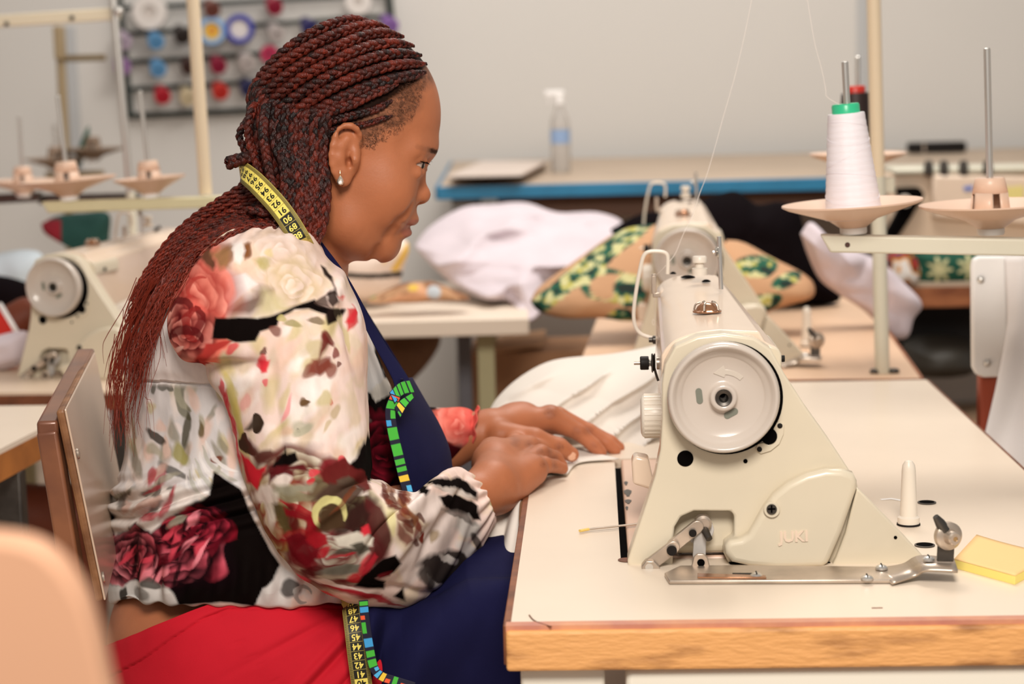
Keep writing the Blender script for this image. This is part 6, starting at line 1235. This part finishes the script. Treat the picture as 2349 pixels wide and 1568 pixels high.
slv = [(606, 508, 668, 512, 2.17, .035), (530, 528, 708, 545, 2.155, .06), (472, 566, 748, 588, 2.145, .078), (420, 628, 792, 648, 2.135, .09), (386, 700, 822, 715, 2.125, .094), (382, 760, 834, 775, 2.115, .096), (402, 815, 838, 825, 2.11, .094), (452, 862, 838, 870, 2.105, .088), (500, 905, 840, 915, 2.10, .084), (530, 985, 846, 990, 2.095, .082), (556, 1075, 852, 1062, 2.09, .082), (585, 1155, 868, 1092, 2.088, .083), (625, 1240, 892, 1112, 2.092, .084), (690, 1322, 925, 1124, 2.092, .084), (775, 1374, 965, 1118, 2.10, .082), (870, 1392, 1000, 1098, 2.125, .078),
       (960, 1380, 1024, 1084, 2.165, .072), (1040, 1330, 1050, 1080, 2.22, .064), (1092, 1270, 1075, 1090, 2.245, .055), (1120, 1220, 1090, 1102, 2.258, .046), (1134, 1186, 1102, 1116, 2.266, .041)]
NS, MS = 640, 560; G = loft(slv, NS, MS, power=2.15); N_ = normals(G); V = G.reshape(-1, 3); q = project(V)
t = np.repeat(np.linspace(0, 1, NS), MS); th = np.tile(np.linspace(0, 2 * math.pi, MS, endpoint=False), NS)
f = (fbm(V * np.array([14, 14, 9]), 31, 3) - .5) * .016 + (fbm(V * np.array([34, 34, 18]), 32, 2) - .5) * .005
cap_ = np.clip(1 - t / .10, 0, 1); f += cap_ * .0022 * np.sin(th * 18 + 3 * fbm(V * 10, 2, 2))
puffm = np.exp(-((q[:, 1] - 858 - (q[:, 0] - 450) * -.12) / 22) ** 2) * np.clip((640 - q[:, 0]) / 120, 0, 1); f -= puffm * .014
for cx, cy, sx, sy, an, a in ((760, 700, 16, 120, .25, .006), (800, 790, 12, 70, -.2, -.007), (690, 690, 14, 90, .5, -.004), (835, 1105, 60, 14, -.5, -.012), (790, 1150, 110, 12, -.65, .006), (900, 1190, 110, 10, -.9, -.006), (960, 1220, 120, 12, -.9, .005), (640, 1000, 14, 160, -.1, -.004), (720, 960, 16, 170, -.06, .004), (1010, 1200, 100, 9, -1.1, -.005), (1040, 1260, 70, 9, -1.2, .005), (900, 1350, 150, 8, .05, -.004)):
    dx, dy = q[:, 0] - cx, q[:, 1] - cy; u, v = dx * math.cos(an) + dy * math.sin(an), -dx * math.sin(an) + dy * math.cos(an); f += a * np.exp(-(u / sx) ** 2 - (v / sy) ** 2)
gath = np.clip((t - .86) / .08, 0, 1) * np.clip((1.0 - t) / .02 + .35, 0, 1); f += gath * .0022 * np.sin(th * 15 + 3 * fbm(V * 14, 4, 2))
V = V + N_.reshape(-1, 3) * f[:, None]; Gs = V.reshape(G.shape)
o_slv = grid_mesh('sleeve', Gs, M['blouse'], blouse, closed=True, cols=sleeve_colours(V), solid=.0012)
# cuff: a turned frill round the wrist, wider than the arm
cf = [(1090, 1200, 1052, 1092, 2.255, .043), (1112, 1204, 1064, 1084, 2.262, .045), (1130, 1196, 1082, 1086, 2.268, .046), (1136, 1186, 1100, 1098, 2.272, .044), (1128, 1180, 1098, 1108, 2.272, .038)]
G = loft(cf, 60, 220); N_ = normals(G); V = G.reshape(-1, 3); th = np.tile(np.linspace(0, 2 * math.pi, 220, endpoint=False), 60); t = np.repeat(np.linspace(0, 1, 60), 220)
V = V + N_.reshape(-1, 3) * (.0013 * np.sin(th * 7 + 2 * np.sin(th * 3)) * (.3 + .7 * t))[:, None]
s = Paint(V, 3).fill('#EADFD8'); 
for x, y, rx, ry, c in ((1122, 1128, 9, 16, '#D6CC94'), (1128, 1160, 8, 12, '#C9BC7E'), (1080, 1100, 16, 8, '#F0E8E2')): s.blob(x, y, rx, ry, c, .5, .8)
grid_mesh('cuff', V.reshape(G.shape), M['blouse'], blouse, closed=True, cols=s.done(), solid=.0012)
# far sleeve and its gathered cuff
ls = [(668, 560, 720, 575, 2.42, .045), (600, 610, 772, 640, 2.45, .085), (590, 700, 800, 720, 2.47, .095), (640, 800, 820, 800, 2.475, .09), (740, 870, 850, 1000, 2.475, .08), (800, 880, 900, 1100, 2.47, .07), (900, 905, 940, 1110, 2.49, .07), (965, 928, 985, 1090, 2.495, .062), (1010, 932, 1020, 1074, 2.497, .055), (1048, 934, 1052, 1056, 2.498, .046), (1076, 940, 1072, 1042, 2.498, .037), (1087, 946, 1076, 1038, 2.498, .033), (1098, 930, 1082, 1040, 2.498, .040)]
G = loft(ls, 220, 160); N_ = normals(G); V = G.reshape(-1, 3); th = np.tile(np.linspace(0, 2 * math.pi, 160, endpoint=False), 220); t = np.repeat(np.linspace(0, 1, 220), 160)
V = V + N_.reshape(-1, 3) * ((fbm(V * 22, 2, 2) - .5) * .012 + np.clip((t - .75) / .15, 0, 1) * .0014 * np.sin(th * 9 + 3 * fbm(V * 14, 4, 2)))[:, None]
s = Paint(V, 9).fill('#1B1416'); s.poly([(560, 540), (830, 540), (830, 860), (700, 900), (560, 860)], '#E6D6CC', 6); s.rose(690, 700, 60, '#F2897A', '#DE5A50', '#7E1C1E', 1, 3, k=8); s.poly([(985, 915), (1100, 915), (1100, 935), (1060, 945), (1000, 938)], '#D8C8BC', 3); s.rose(1052, 975, 52, '#F7A294', '#EC7C6A', '#D05048', .95, 5, k=6, shade=.3); s.poly([(1000, 1015), (1060, 1020), (1080, 1060), (1000, 1090)], '#4E0E18', 6); s.poly([(1066, 935), (1110, 925), (1090, 1045), (1066, 1030)], '#E2665C', 4)
grid_mesh('sleeve', V.reshape(G.shape), M['blouse'], blouse, closed=True, cols=s.done(), solid=.0012)

# ---------------- skirt
sk = [(246, 1482, 700, 1300, 2.29, .178), (242, 1500, 730, 1320, 2.29, .186), (238, 1545, 800, 1350, 2.29, .196), (236, 1620, 850, 1380, 2.29, .205), (260, 1740, 880, 1400, 2.29, .21), (420, 1800, 905, 1410, 2.29, .21), (640, 1790, 940, 1415, 2.285, .205), (860, 1785, 985, 1430, 2.285, .20), (1060, 1780, 1060, 1450, 2.28, .19), (1130, 1790, 1120, 1480, 2.28, .18), (1150, 1840, 1170, 1520, 2.28, .17), (1150, 1950, 1180, 1760, 2.28, .16)]
G = loft(sk, 220, 260, power=2.6); N_ = normals(G); V = G.reshape(-1, 3); q = project(V)
f = (fbm(V * 10, 41, 3) - .5) * .010
for cx, cy, sx, sy, an, a in ((800, 1470, 150, 12, -.85, -.008), (760, 1500, 170, 12, -.80, .007), (820, 1520, 120, 9, -1.0, -.008), (700, 1450, 160, 10, -.5, -.003)):
    dx, dy = q[:, 0] - cx, q[:, 1] - cy; u, v = dx * math.cos(an) + dy * math.sin(an), -dx * math.sin(an) + dy * math.cos(an); f += a * np.exp(-(u / sx) ** 2 - (v / sy) ** 2)
seam = np.interp(q[:, 0], [240, 330, 400, 480, 520], [1560, 1510, 1460, 1410, 1395]); f += -.0012 * (np.abs(q[:, 1] - seam) < 2.5) + .002 * (q[:, 1] < seam) * (q[:, 0] < 560)
s2 = np.interp(q[:, 1], [1380, 1430, 1500, 1570], [488, 515, 575, 640]); f += -.001 * (np.abs(q[:, 0] - s2) < 2.2) * (q[:, 1] > 1375)
V = V + N_.reshape(-1, 3) * f[:, None]; grid_mesh('skirt', V.reshape(G.shape), M['red'], person, closed=True, solid=.002)

# ---------------- apron: bib, neck strap, lap, printed trim
apron = thing('apron', None, None, P(950, 1200, 2.25)); keep(apron, person)
nE = crom([(918, 868), (893, 925), (899, 985), (912, 1045), (926, 1100), (935, 1160), (925, 1240), (890, 1330)], 90); fE = crom([(946, 866), (975, 915), (1004, 965), (1026, 1020), (1034, 1060), (1036, 1110), (1010, 1220), (960, 1330)], 90)
G = np.zeros((90, 70, 3))
for j, s_ in enumerate(np.linspace(0, 1, 70)):
    for i in range(90):
        a, m_ = P(*nE[i], 2.135), P(*fE[i], 2.29); far_ = P(*nE[i], 2.445); c1 = m_ * 2 - (a + far_) / 2; G[i, j] = (1 - s_) ** 2 * a + 2 * s_ * (1 - s_) * c1 + s_ ** 2 * far_
V = G.reshape(-1, 3); V[:, 0] += (fbm(V * 9, 3, 2) - .5) * .010
grid_mesh('bib', V.reshape(G.shape), M['navy'], apron, solid=.002)
def strip(name, C1, C2, m, n=120, w=8, cols=None, parent=None, solid=.0012):
    a, b = crom(C1, n), crom(C2, n); G = np.stack([a + (b - a) * s for s in np.linspace(0, 1, w)], 1); V = G.reshape(-1, 3)
    return grid_mesh(name, G, m, parent or apron, cols=None if cols is None else cols(n, w), solid=solid)
strip('strap', [P(640, 470, 2.165), P(700, 540, 2.155), P(722, 562, 2.155), P(765, 620, 2.165), P(815, 705, 2.175), P(858, 790, 2.165), P(900, 868, 2.15), P(905, 900, 2.14)], [P(665, 462, 2.165), P(722, 530, 2.158), P(742, 560, 2.16), P(795, 632, 2.175), P(842, 715, 2.185), P(888, 795, 2.175), P(936, 866, 2.16), P(938, 890, 2.15)], M['navy'])
strip('strap', [P(640, 470, 2.40), P(722, 562, 2.42), P(815, 705, 2.41), P(900, 868, 2.43)], [P(665, 462, 2.40), P(742, 560, 2.42), P(842, 715, 2.40), P(936, 866, 2.42)], M['navy'], 40)
M['trim'] = mat('printed_trim', '#FFFFFF', .7, attr='col')
def cells(seed):
    def f(n, w):
        g = np.random.RandomState(seed); c = np.tile(lin('#15142E'), (n, w, 1)); i = 2; pal = ['#46B83A', '#4FB4E6', '#46B83A', '#F0C83C', '#3FA0DC', '#46B83A', '#F05A30']
        while i < n - 4:
            L = g.randint(5, 13); k = g.randint(len(pal)); a0, a1 = (1, w - 1) if g.rand() > .35 else ((1, w // 2) if g.rand() > .5 else (w // 2, w - 1)); sl = g.randint(-2, 3)
            for jj in range(a0, a1):
                o = int(sl * (jj / w - .5)); c[max(0, i + o):min(n, i + L + o), jj] = lin(pal[k])
            i += L + g.randint(2, 6)
        return c.reshape(-1, 3)
    return f
off = lambda pts, dx, dy, Y: [P(x + dx, y + dy, Y) for x, y in pts]
e1 = [(905, 905), (893, 940), (897, 985), (911, 1045), (922, 1090), (934, 1140), (930, 1200)]
def sides(pts, w0, w1, Y):
    p = np.array(pts, float); t = np.gradient(p, axis=0); t /= np.linalg.norm(t, axis=1, keepdims=True); n = np.stack([t[:, 1], -t[:, 0]], 1)
    return [P(*(a + b * w0), Y) for a, b in zip(p, n)], [P(*(a + b * w1), Y + .002) for a, b in zip(p, n)]
strip('trim', *sides(e1, -9, 15, 2.128), M['trim'], 150, 14, cells(4))
strip('trim', [P(893, 900, 2.128), P(915, 878, 2.135), P(938, 872, 2.15)], [P(905, 925, 2.127), P(925, 905, 2.134), P(950, 900, 2.15)], M['trim'], 60, 14, cells(8))
strip('trim', [P(905, 935, 2.124), P(918, 918, 2.130), P(950, 898, 2.15)], [P(918, 958, 2.124), P(932, 932, 2.130), P(952, 908, 2.15)], M['trim'], 60, 14, cells(15))
# lap of the apron over the thighs
xs = np.linspace(0, 1, 110); G = np.zeros((110, 90, 3))
tx = np.interp(xs, [0, .3, .6, .8, 1], [838, 930, 1040, 1120, 1215]); ty = np.interp(xs, [0, .25, .5, .68, 1], [1372, 1392, 1366, 1330, 1322]); bx = np.interp(xs, [0, .15, .3, 1], [850, 880, 960, 1230]); by = np.interp(xs, [0, .15, .3, 1], [1560, 1574, 1640, 1760])
for j, s_ in enumerate(np.linspace(0, 1, 90)):
    for i in range(110):
        if s_ < .55:
            u = s_ / .55; y = by[i] + (ty[i] - by[i]) * math.sin(u * math.pi / 2); x = bx[i] + (tx[i] - bx[i]) * u; Y = 2.082 + .06 * u ** 3 + .016 * math.sin(xs[i] * 13 - 4.5 * u + 2 * math.sin(xs[i] * 5)) * (1 - u) ** .6
        else:
            u = (s_ - .55) / .45; x, y, Y = tx[i], ty[i], 2.142 + .32 * u
        p = P(x, y, Y); G[i, j] = p
        if s_ >= .55: G[i, j, 2] = P(tx[i], ty[i], 2.142)[2] + .03 * math.sin(u * math.pi) * (1 - .3 * xs[i]) - .1 * u ** 4
V = G.reshape(-1, 3); V[:, 1] -= (fbm(V * np.array([14, 14, 8]), 7, 3) - .5) * .02
grid_mesh('lap', V.reshape(G.shape), M['navy'], apron, solid=.002)
e2 = [(832, 1376), (836, 1420), (845, 1480), (856, 1530), (874, 1551), (905, 1562), (950, 1576)]
strip('trim', *sides(e2, -9, 12, 2.054), M['trim'], 160, 14, cells(21))

# ------------------------------------------------------------------ tape measure round her neck
tape = thing('tape_measure', 'yellow and black tape measure hung round the woman\'s neck', 'tape measure', P(620, 460, 2.15))
cl = [P(600, 440, 2.34), P(570, 412, 2.29), P(551, 397, 2.22), P(556, 394, 2.175), P(582, 414, 2.145), P(613, 445, 2.128), P(642, 478, 2.116), P(668, 515, 2.108), P(690, 552, 2.104), P(704, 580, 2.135), P(716, 620, 2.165), P(730, 700, 2.15), P(745, 900, 2.12), P(770, 1150, 2.14), P(796, 1340, 2.14), P(802, 1370, 2.115), P(808, 1395, 2.094), P(815, 1450, 2.076), P(822, 1510, 2.070), P(830, 1570, 2.068), P(840, 1650, 2.07), P(850, 1720, 2.075)]
wd = [(-.3, .4), (-.3, .4), (-.35, .95), (-.5, .9), (-.62, .8), (-.66, .75), (-.76, .65), (-.84, .54), (-.88, .48)]
ct_ = crom(cl, 500); ct_ = resample(ct_, 900); dl = np.linalg.norm(np.diff(ct_, axis=0), axis=1).sum(); tl = np.gradient(ct_, axis=0); tl /= np.linalg.norm(tl, axis=1, keepdims=True)
side = np.cross(tl, np.array([0, -1.0, 0])); side /= np.linalg.norm(side, axis=1, keepdims=True)
i0_ = int(np.argmax(ct_[:, 1] < 2.185)); side[:i0_] = side[i0_]
# near the nape the band turns flat against the neck
k0 = np.linspace(0, 1, 900)
sd2 = side.copy(); HW = .0112; nrm = np.cross(side, tl)
Gt_ = np.stack([ct_ + side * HW * s for s in np.linspace(-1, 1, 9)], 1)
grid_mesh('ribbon', Gt_, mat('tape_khaki', '#B9A653', .5), tape, solid=.0005)
arc_ = np.r_[0, np.cumsum(np.linalg.norm(np.diff(ct_, axis=0), axis=1))]; qa = project(ct_)
i90 = np.argmin(np.hypot(qa[:, 0] - 652, qa[:, 1] - 493)); a90 = arc_[i90]                    # the change from yellow to black at the 91|90 line
i40 = np.argmin(np.abs(qa[:, 1] - 1556) + 1000 * (np.arange(900) < 500)); a40 = arc_[i40]     # the lower change at the 41|40 line
def at(a):
    p = np.array([np.interp(a, arc_, ct_[:, k]) for k in range(3)]); i = min(899, int(np.searchsorted(arc_, a))); return p, tl[i], side[i], nrm[i]
ylw, drk, tick = MB(), MB(), MB(); txt = []
sgn = 1 if nrm[i90][1] < 0 else -1
def lift(p, n, h): return p + n * sgn * h
def cell(a0, a1, mb, w=.62):
    rows = []
    for a in np.linspace(a0, a1, 4):
        p, t_, s_, n_ = at(a); rows.append([lift(p - s_ * HW * w, n_, .0005), lift(p + s_ * HW * w, n_, .0005)])
    mb.grid(np.array(rows))
def number(a, s, m):
    p, t_, s_, n_ = at(a); me = text_mesh('n', s, .0098, lift(p, n_, .0007), s_, np.cross(n_ * sgn, s_), None, None, ext=.00008, bold=.0002); txt.append((me, m))
cm = .0109
for k in range(11):                       # 88 .. 100 upper run: numbers fall towards the front
    for v, a in ((90 - k, a90 + cm * (k + .5)), (91 + k, a90 - cm * (k + .5))):
        if v < 88 or v > 100: continue
        cell(a - cm * .47, a + cm * .47, ylw if v > 90 else drk); number(a, str(v), 'k' if v > 90 else 'y')
cm2 = .0100
for k in range(-5, 9):
    v = 41 + k; a = a40 - cm2 * (k + .5); cell(a - cm2 * .47, a + cm2 * .47, drk if v > 40 else ylw); number(a, str(v), 'y' if v > 40 else 'k')
for a_lo, a_hi, c_ in ((a90 - cm * 11, a90 + cm * 3.2, cm), (a40 - cm2 * 9, a40 + cm2 * 5, cm2)):
    for a in np.arange(a_lo, a_hi, c_ / 10 * 1.0):
        p, t_, s_, n_ = at(a)
        for sg in (-1, 1):
            c0 = lift(p + s_ * HW * sg * .80, n_, .0007); tick.add([c0 - s_ * HW * .16 - t_ * .0002, c0 + s_ * HW * .16 - t_ * .0002, c0 + s_ * HW * .16 + t_ * .0002, c0 - s_ * HW * .16 + t_ * .0002], [(0, 1, 2, 3)])
Yl, Kl = mat('tape_yellow', '#EFDB6A', .45), mat('tape_black', '#1C1A12', .45)
prop(ylw.build('yellow_band', Yl, tape, smooth=False), kind='stuff'); prop(drk.build('black_band', Kl, tape, smooth=False), kind='stuff'); prop(tick.build('ruler_ticks', Kl, tape, smooth=False), kind='stuff')
for key, m_, nm in (('k', Kl, 'black_numbers'), ('y', Yl, 'yellow_numbers')):
    bm = bmesh.new()
    for me, kk in txt:
        if kk == key: bm.from_mesh(me)
    me = bpy.data.meshes.new(nm); bm.to_mesh(me); bm.free(); prop(keep(link(nm, me, m_), tape), kind='stuff')
# ------------------------------------------------------------------ braids
from mathutils.bvhtree import BVHTree
M['hair'] = mat('red_brown_braids', '#FFFFFF', .40, attr='col', spec=.38, bump=.5, bscale=700, var=.45, scale=420, stretch=(1, 1, .3))
def bvh_of(objs):
    vs, fs = [], []
    for o in objs:
        b = len(vs); vs += [v.co.copy() for v in o.data.vertices]; fs += [tuple(b + i for i in p.vertices) for p in o.data.polygons]
    return BVHTree.FromPolygons(vs, fs)
drape = bvh_of([o_body, o_tor, o_slv])
HC = P(797, 262, YH); HR = np.array([r_(213) + .0035, .0825, r_(205) + .0035])
def on_skull(px, py):
    d = ray(px, py); d = d / np.linalg.norm(d); o = (CAM - HC) / HR; e = d / HR; a = e @ e; b = o @ e; c = o @ o - 1; dis = b * b - a * c
    t = (-b - math.sqrt(max(dis, 0))) / a; p = CAM + d * t
    if dis < 0: q = (p - HC) / HR; p = HC + q / np.linalg.norm(q) * HR
    return p
def on_cloth(px, py, lift, default):
    d = ray(px, py); d = d / np.linalg.norm(d); h = drape.ray_cast(Vector(CAM), Vector(d), 4.0)
    if h[0] is None: return P(px, py, default)
    p = np.array(h[0]); Y = p[1]
    return P(px, py, min(Y, default + .03) - lift)
dk_, rd_, br_ = np.array(lin('#1C0D0B')), np.array(lin('#A0361F')), np.array(lin('#4A1810'))
hair = thing('hair', None, None, P(700, 260, YH)); keep(hair, person); prop(hair, 'cornrows and long braids, dark at the roots and red at the ends')
def braid(path, R, R1=None, seed=0, red=(0.25, .55), spn=1.0, loose=0.0, pitch=2.5, name='braid'):
    g = np.random.RandomState(seed); p = np.array(path, float); R1 = R if R1 is None else R1
    L_ = np.linalg.norm(np.diff(p, axis=0), axis=1).sum(); n = max(14, int(L_ / (R * 2 * pitch) * 8.5)); p = resample(crom(p, 200), n)
    s = np.linspace(0, 1, n); rad = (R + (R1 - R) * s) * np.clip(.35 + s / .14 * .65, 0, 1) if name == 'cornrow' else R + (R1 - R) * s; t = np.gradient(p, axis=0); t /= np.maximum(np.linalg.norm(t, axis=1, keepdims=True), 1e-9)
    u = np.zeros_like(p); w = np.cross(t[0], [0, 1, 0.1]); w /= np.linalg.norm(w)
    for i in range(n): w = w - t[i] * (w @ t[i]); w /= np.linalg.norm(w); u[i] = w
    v = np.cross(t, u); ph = s * L_ / (R * 2 * pitch) * 2 * math.pi + g.rand() * 6; vs, fs, cs = [], [], []; m = 6
    for k in range(3):
        a = ph + k * 2 * math.pi / 3; spread = 1 + loose * s ** 3 * g.uniform(.5, 1.5)
        c = p + u * (rad * .56 * spread * np.sin(a))[:, None] + v * (rad * .36 * spread * np.sin(2 * a))[:, None]
        q, f = sweep(c, rad * .56 * (1 - .5 * loose * s ** 2), m); b = len(vs); vs += list(q); fs += [tuple(b + i for i in x) for x in f]
        bias = g.uniform(-.12, .12) if k == 0 else bias; tone = np.clip(red[0] + (red[1] - red[0]) * s + bias + g.uniform(-.12, .12) + .16 * np.sin(s * g.uniform(5, 30) + g.rand() * 6) + .14 * np.sin(s * L_ * g.uniform(500, 900) + g.rand() * 6), 0, 1)
        col = dk_ * (1 - tone[:, None]) + (rd_ * .75 + br_ * .25) * tone[:, None]; cs.append(np.repeat(col, m, 0))
    o = np_mesh(name, np.array(vs), np.array(fs), M['hair'], hair, np.clip(np.concatenate(cs), 0, 1)); return o
rows = [
    ([(902, 265), (875, 274), (844, 284), (815, 290), (780, 296), (752, 303)], .0042),
    ([(902, 229), (864, 250), (836, 258), (806, 266), (775, 273), (740, 285)], .0054),
    ([(912, 193), (880, 206), (844, 221), (810, 238), (775, 250), (735, 266), (708, 290)], .0066),
    ([(975, 166), (950, 172), (921, 178), (885, 186), (850, 197), (806, 216), (760, 237), (712, 266), (682, 296)], .0068),
    ([(973, 148), (940, 148), (902, 151), (864, 161), (825, 174), (780, 194), (740, 215), (700, 242), (664, 276)], .0068),
    ([(962, 128), (925, 125), (883, 127), (845, 137), (806, 151), (765, 171), (726, 194), (688, 218), (655, 243), (632, 276)], .0068),
    ([(946, 106), (905, 102), (864, 104), (825, 115), (787, 131), (748, 150), (710, 170), (672, 196), (640, 222), (610, 262)], .0068),
    ([(924, 86), (880, 78), (844, 82), (806, 95), (768, 112), (728, 130), (691, 152), (655, 177), (626, 203), (596, 244)], .0068),
    ([(892, 66), (860, 60), (825, 63), (787, 74), (749, 90), (712, 108), (676, 130), (645, 152), (617, 180), (588, 226)], .0068),
    ([(862, 52), (825, 47), (788, 50), (750, 62), (715, 78), (680, 100), (648, 126), (617, 158), (590, 196), (578, 230)], .0066)]
up = [(552, 432), (480, 470), (405, 532), (350, 604), (308, 684), (276, 780), (256, 875), (252, 955)]; lo_ = [(694, 548), (610, 517), (530, 535), (462, 583), (410, 650), (368, 735), (338, 840), (318, 950)]
def fall(s, e, g, amp=7):
    k = crom(np.array(up) * (1 - s) + np.array(lo_) * s, 40); k = k[:max(8, int(40 * e))]; wob = amp * np.sin(np.linspace(0, 3 + 2 * g.rand(), len(k)) + g.rand() * 6); k = k[::4] if (len(k) - 1) % 4 == 0 else np.vstack([k[::4], k[-1:]])
    w = wob[:len(k)] * np.linspace(.3, 1.2, len(k)); k[:, 0] += w; k[:, 1] += w * .4; return k
def gather(s): return np.array([560, 412]) * (1 - s) + np.array([668, 522]) * s
rs = np.random.RandomState(5); nb_ = 0
def drape_pts(k, lift, dflt): return [on_cloth(x, y, lift, dflt) for x, y in k]
def smoothY(pts):
    p = np.array(pts); 
    for _ in range(3): p[1:-1, 1] = p[1:-1, 1] * .5 + (p[:-2, 1] + p[2:, 1]) * .25
    return p
# cornrows on the near side carry on as hanging braids; the far side mirrors them
for i, (pt, R) in enumerate(rows):
    a = [on_skull(*q) + (on_skull(*q) - HC) / np.linalg.norm(on_skull(*q) - HC) * (.001 if i > 1 else -.0015) for q in pt]
    braid(a, R * .7 if i < 3 else R * .86, R, seed=i, red=(.36, .24) if i > 4 else (.26, .18), pitch=2.4, name='cornrow')
    if i < 9:
        b = [mir(q) for q in a]; braid(b, R * .86, R, seed=50 + i, red=(.36, .24), pitch=2.4, name='cornrow')
# hanging braids from the row ends to the nape, under the tape, then over the shoulder and down the back
ends = [r[0][-1] for r in rows]
EN = np.array(ends[::-1])
for j in range(20):
    s = (j + .5) / 20; ex, ey = [np.interp(s, np.linspace(0, 1, len(EN)), EN[:, k]) for k in (0, 1)]; ey -= 10
    gp = gather(s) + rs.uniform(-3, 3, 2); layer = .011 * (j % 2)
    sk_ = on_skull(ex, ey); y0 = sk_[1] - .003
    pts = [on_skull(ex + 14, ey - 30), sk_]
    ym = 2.160 - .01 * s + layer * .3
    mid = [(ex * .86 + gp[0] * .14 + 2 + 8 * s, ey * .66 + gp[1] * .34), (ex * .5 + gp[0] * .5 + 6 + 22 * s, ey * .30 + gp[1] * .70)]
    for t, (x, y) in enumerate(mid): pts.append(P(x, y, y0 * (1 - (t + 1) / 3) + ym * (t + 1) / 3 - .004 + layer * .5))
    pts.append(P(gp[0], gp[1], 2.135 + .05 * (1 - s) ** 2 + layer * .5))
    e = rs.uniform(.55, .88); f = fall(s + rs.uniform(-.02, .02), e, rs)
    fp = drape_pts(f[1:], .004 + layer * .8, 2.24 - .06 * s)
    pts = list(pts) + fp; p = smoothY(pts)
    R = rs.uniform(.0054, .0064); braid(p, R, R * .34, seed=100 + j, red=(.08, .9), loose=.8, pitch=3.0)
# the curtain of braids behind the ear, swinging back under the tape
for j in range(9):
    s = j / 8; ex, ey = 744 - 108 * s, 298 - 22 * s; sk_ = on_skull(ex, ey) + np.array([0, -.004, 0])
    lowx, lowy = 745 - 95 * s + rs.uniform(-4, 4), 470 - 20 * s; by = 552 - 60 * s + rs.uniform(-10, 10)
    pts = [sk_, P(ex - 8 + 4 * s, ey + 60, 2.162), P(lowx - 2, (ey + lowy) / 2 + 10, 2.150), P(lowx, lowy, 2.142 - .006 * rs.rand()), P(lowx - 14, by - 18, 2.136), P(lowx - 40, by + 4 - 10 * s, 2.128), P(lowx - 88, by - 4 - 6 * s, 2.122)]
    f = fall(.72 + .26 * (1 - s) * rs.rand(), rs.uniform(.45, .95), rs); pts += drape_pts(f[1:], .009 + .006 * rs.rand(), 2.16)
    R = rs.uniform(.0052, .0068); braid(smoothY(pts), R, R * .4, seed=200 + j, red=(.06, .8), loose=.7, pitch=2.8)
# surface braids over the back, redder
for j in range(30):
    s = rs.rand(); f = fall(s, rs.uniform(.6, .92), rs, 12); st_k = rs.randint(0, 3); lf = .012 + .014 * rs.rand()
    pts = drape_pts(f[st_k:], lf, 2.23 - .05 * s); pts[0] = pts[0] + np.array([0, lf * .9, 0]); R = rs.uniform(.0034, .0044)
    braid(smoothY(pts), R, R * .35, seed=300 + j, red=(.25, 1.0), loose=1.0, pitch=3.2)
# far-side braids at the nape and the little loop and knot behind
for j in range(8):
    s = j / 7; ex, ey = 592 + 50 * s, 250 + 60 * rs.rand(); pts = [P(ex, ey, 2.27), P(ex - 4 - 8 * s, ey + 70, 2.28), P(575 + 25 * s, 400, 2.26), P(540 + 25 * s, 450, 2.26), P(480 + 30 * s, 490, 2.27), P(420 + 20 * s, 540, 2.28)]
    braid(pts, .005, .004, seed=400 + j, red=(.1, .5), pitch=2.0)
braid([P(592, 262, 2.22), P(572, 272, 2.2), P(556, 292, 2.19), P(549, 312, 2.19), P(556, 332, 2.19), P(566, 350, 2.19), P(580, 356, 2.2)], .0042, .0042, seed=501, red=(.2, .2)); braid([P(600, 240, 2.2), P(580, 250, 2.18), P(570, 290, 2.17), P(574, 330, 2.17), P(590, 380, 2.165), P(600, 430, 2.15)], .0056, .0052, seed=502, red=(.25, .3), pitch=1.9)
braid([P(600, 352, 2.18), P(575, 360, 2.17), P(550, 366, 2.17), P(528, 372, 2.17), P(522, 374, 2.17)], .0066, .0075, seed=503, red=(.1, .1), pitch=1.6); braid([P(612, 240, 2.17), P(604, 300, 2.15), P(612, 360, 2.145), P(625, 430, 2.14)], .0056, .005, seed=504, red=(.3, .4), pitch=1.9)
# loose strand ends and stray hairs
mb = MB()
for j in range(190):
    s = rs.rand(); f = fall(s, rs.uniform(.6, 1.0) if j % 4 else 1.0, rs, 16); k0_ = rs.randint(5, 8); pts = drape_pts(f[k0_:], .012 + .02 * rs.rand(), 2.2); 
    if len(pts) < 2: continue
    pts = [q + np.array([rs.normal(0, .003), rs.normal(0, .003), rs.normal(0, .003)]) for q in pts]; last = pts[-1]; pts = list(pts) + [last + np.array([rs.uniform(-.008, .006), rs.uniform(-.01, .01), -rs.uniform(.005, .05)])]; mb.tube(crom(smoothY(pts), 16), [.00045] * 8 + list(np.linspace(.0004, .00015, 8)), 4, cap=False)
prop(mb.build('loose_strands', mat('loose_red_hair', '#7A2A1A', .5), hair), kind='stuff')
mb = MB()
for j in range(1400):   # short frizz along the hairline at the temple
    x, y = rs.uniform(825, 985), rs.uniform(185, 340)
    if not (x > np.interp(y, [190, 230, 270, 300, 335], [930, 905, 880, 850, 825]) and x < np.interp(y, [190, 230, 270, 300, 335], [978, 962, 948, 915, 862])): continue
    d = ray(x, y); d = d / np.linalg.norm(d); h = drape.ray_cast(Vector(CAM), Vector(d), 4.0)
    if h[0] is None: continue
    p = np.array(h[0]); nn = np.array(h[1]); nn = nn if nn[1] < 0 else -nn; a = rs.uniform(0, 6.28); r = rs.uniform(.0008, .0018); tw = rs.uniform(2, 4.5)
    mb.tube([p + nn * (.0004 + .0009 * math.sin(t * 3)) + np.array([math.cos(a + tw * t) * r - math.cos(a) * r, 0, math.sin(a + tw * t) * r - math.sin(a) * r]) for t in np.linspace(0, 1, 6)], .00014, 3, cap=False)
prop(mb.build('hairline_frizz', mat('frizz_brown', '#5E3C2A', .6), hair), kind='stuff')
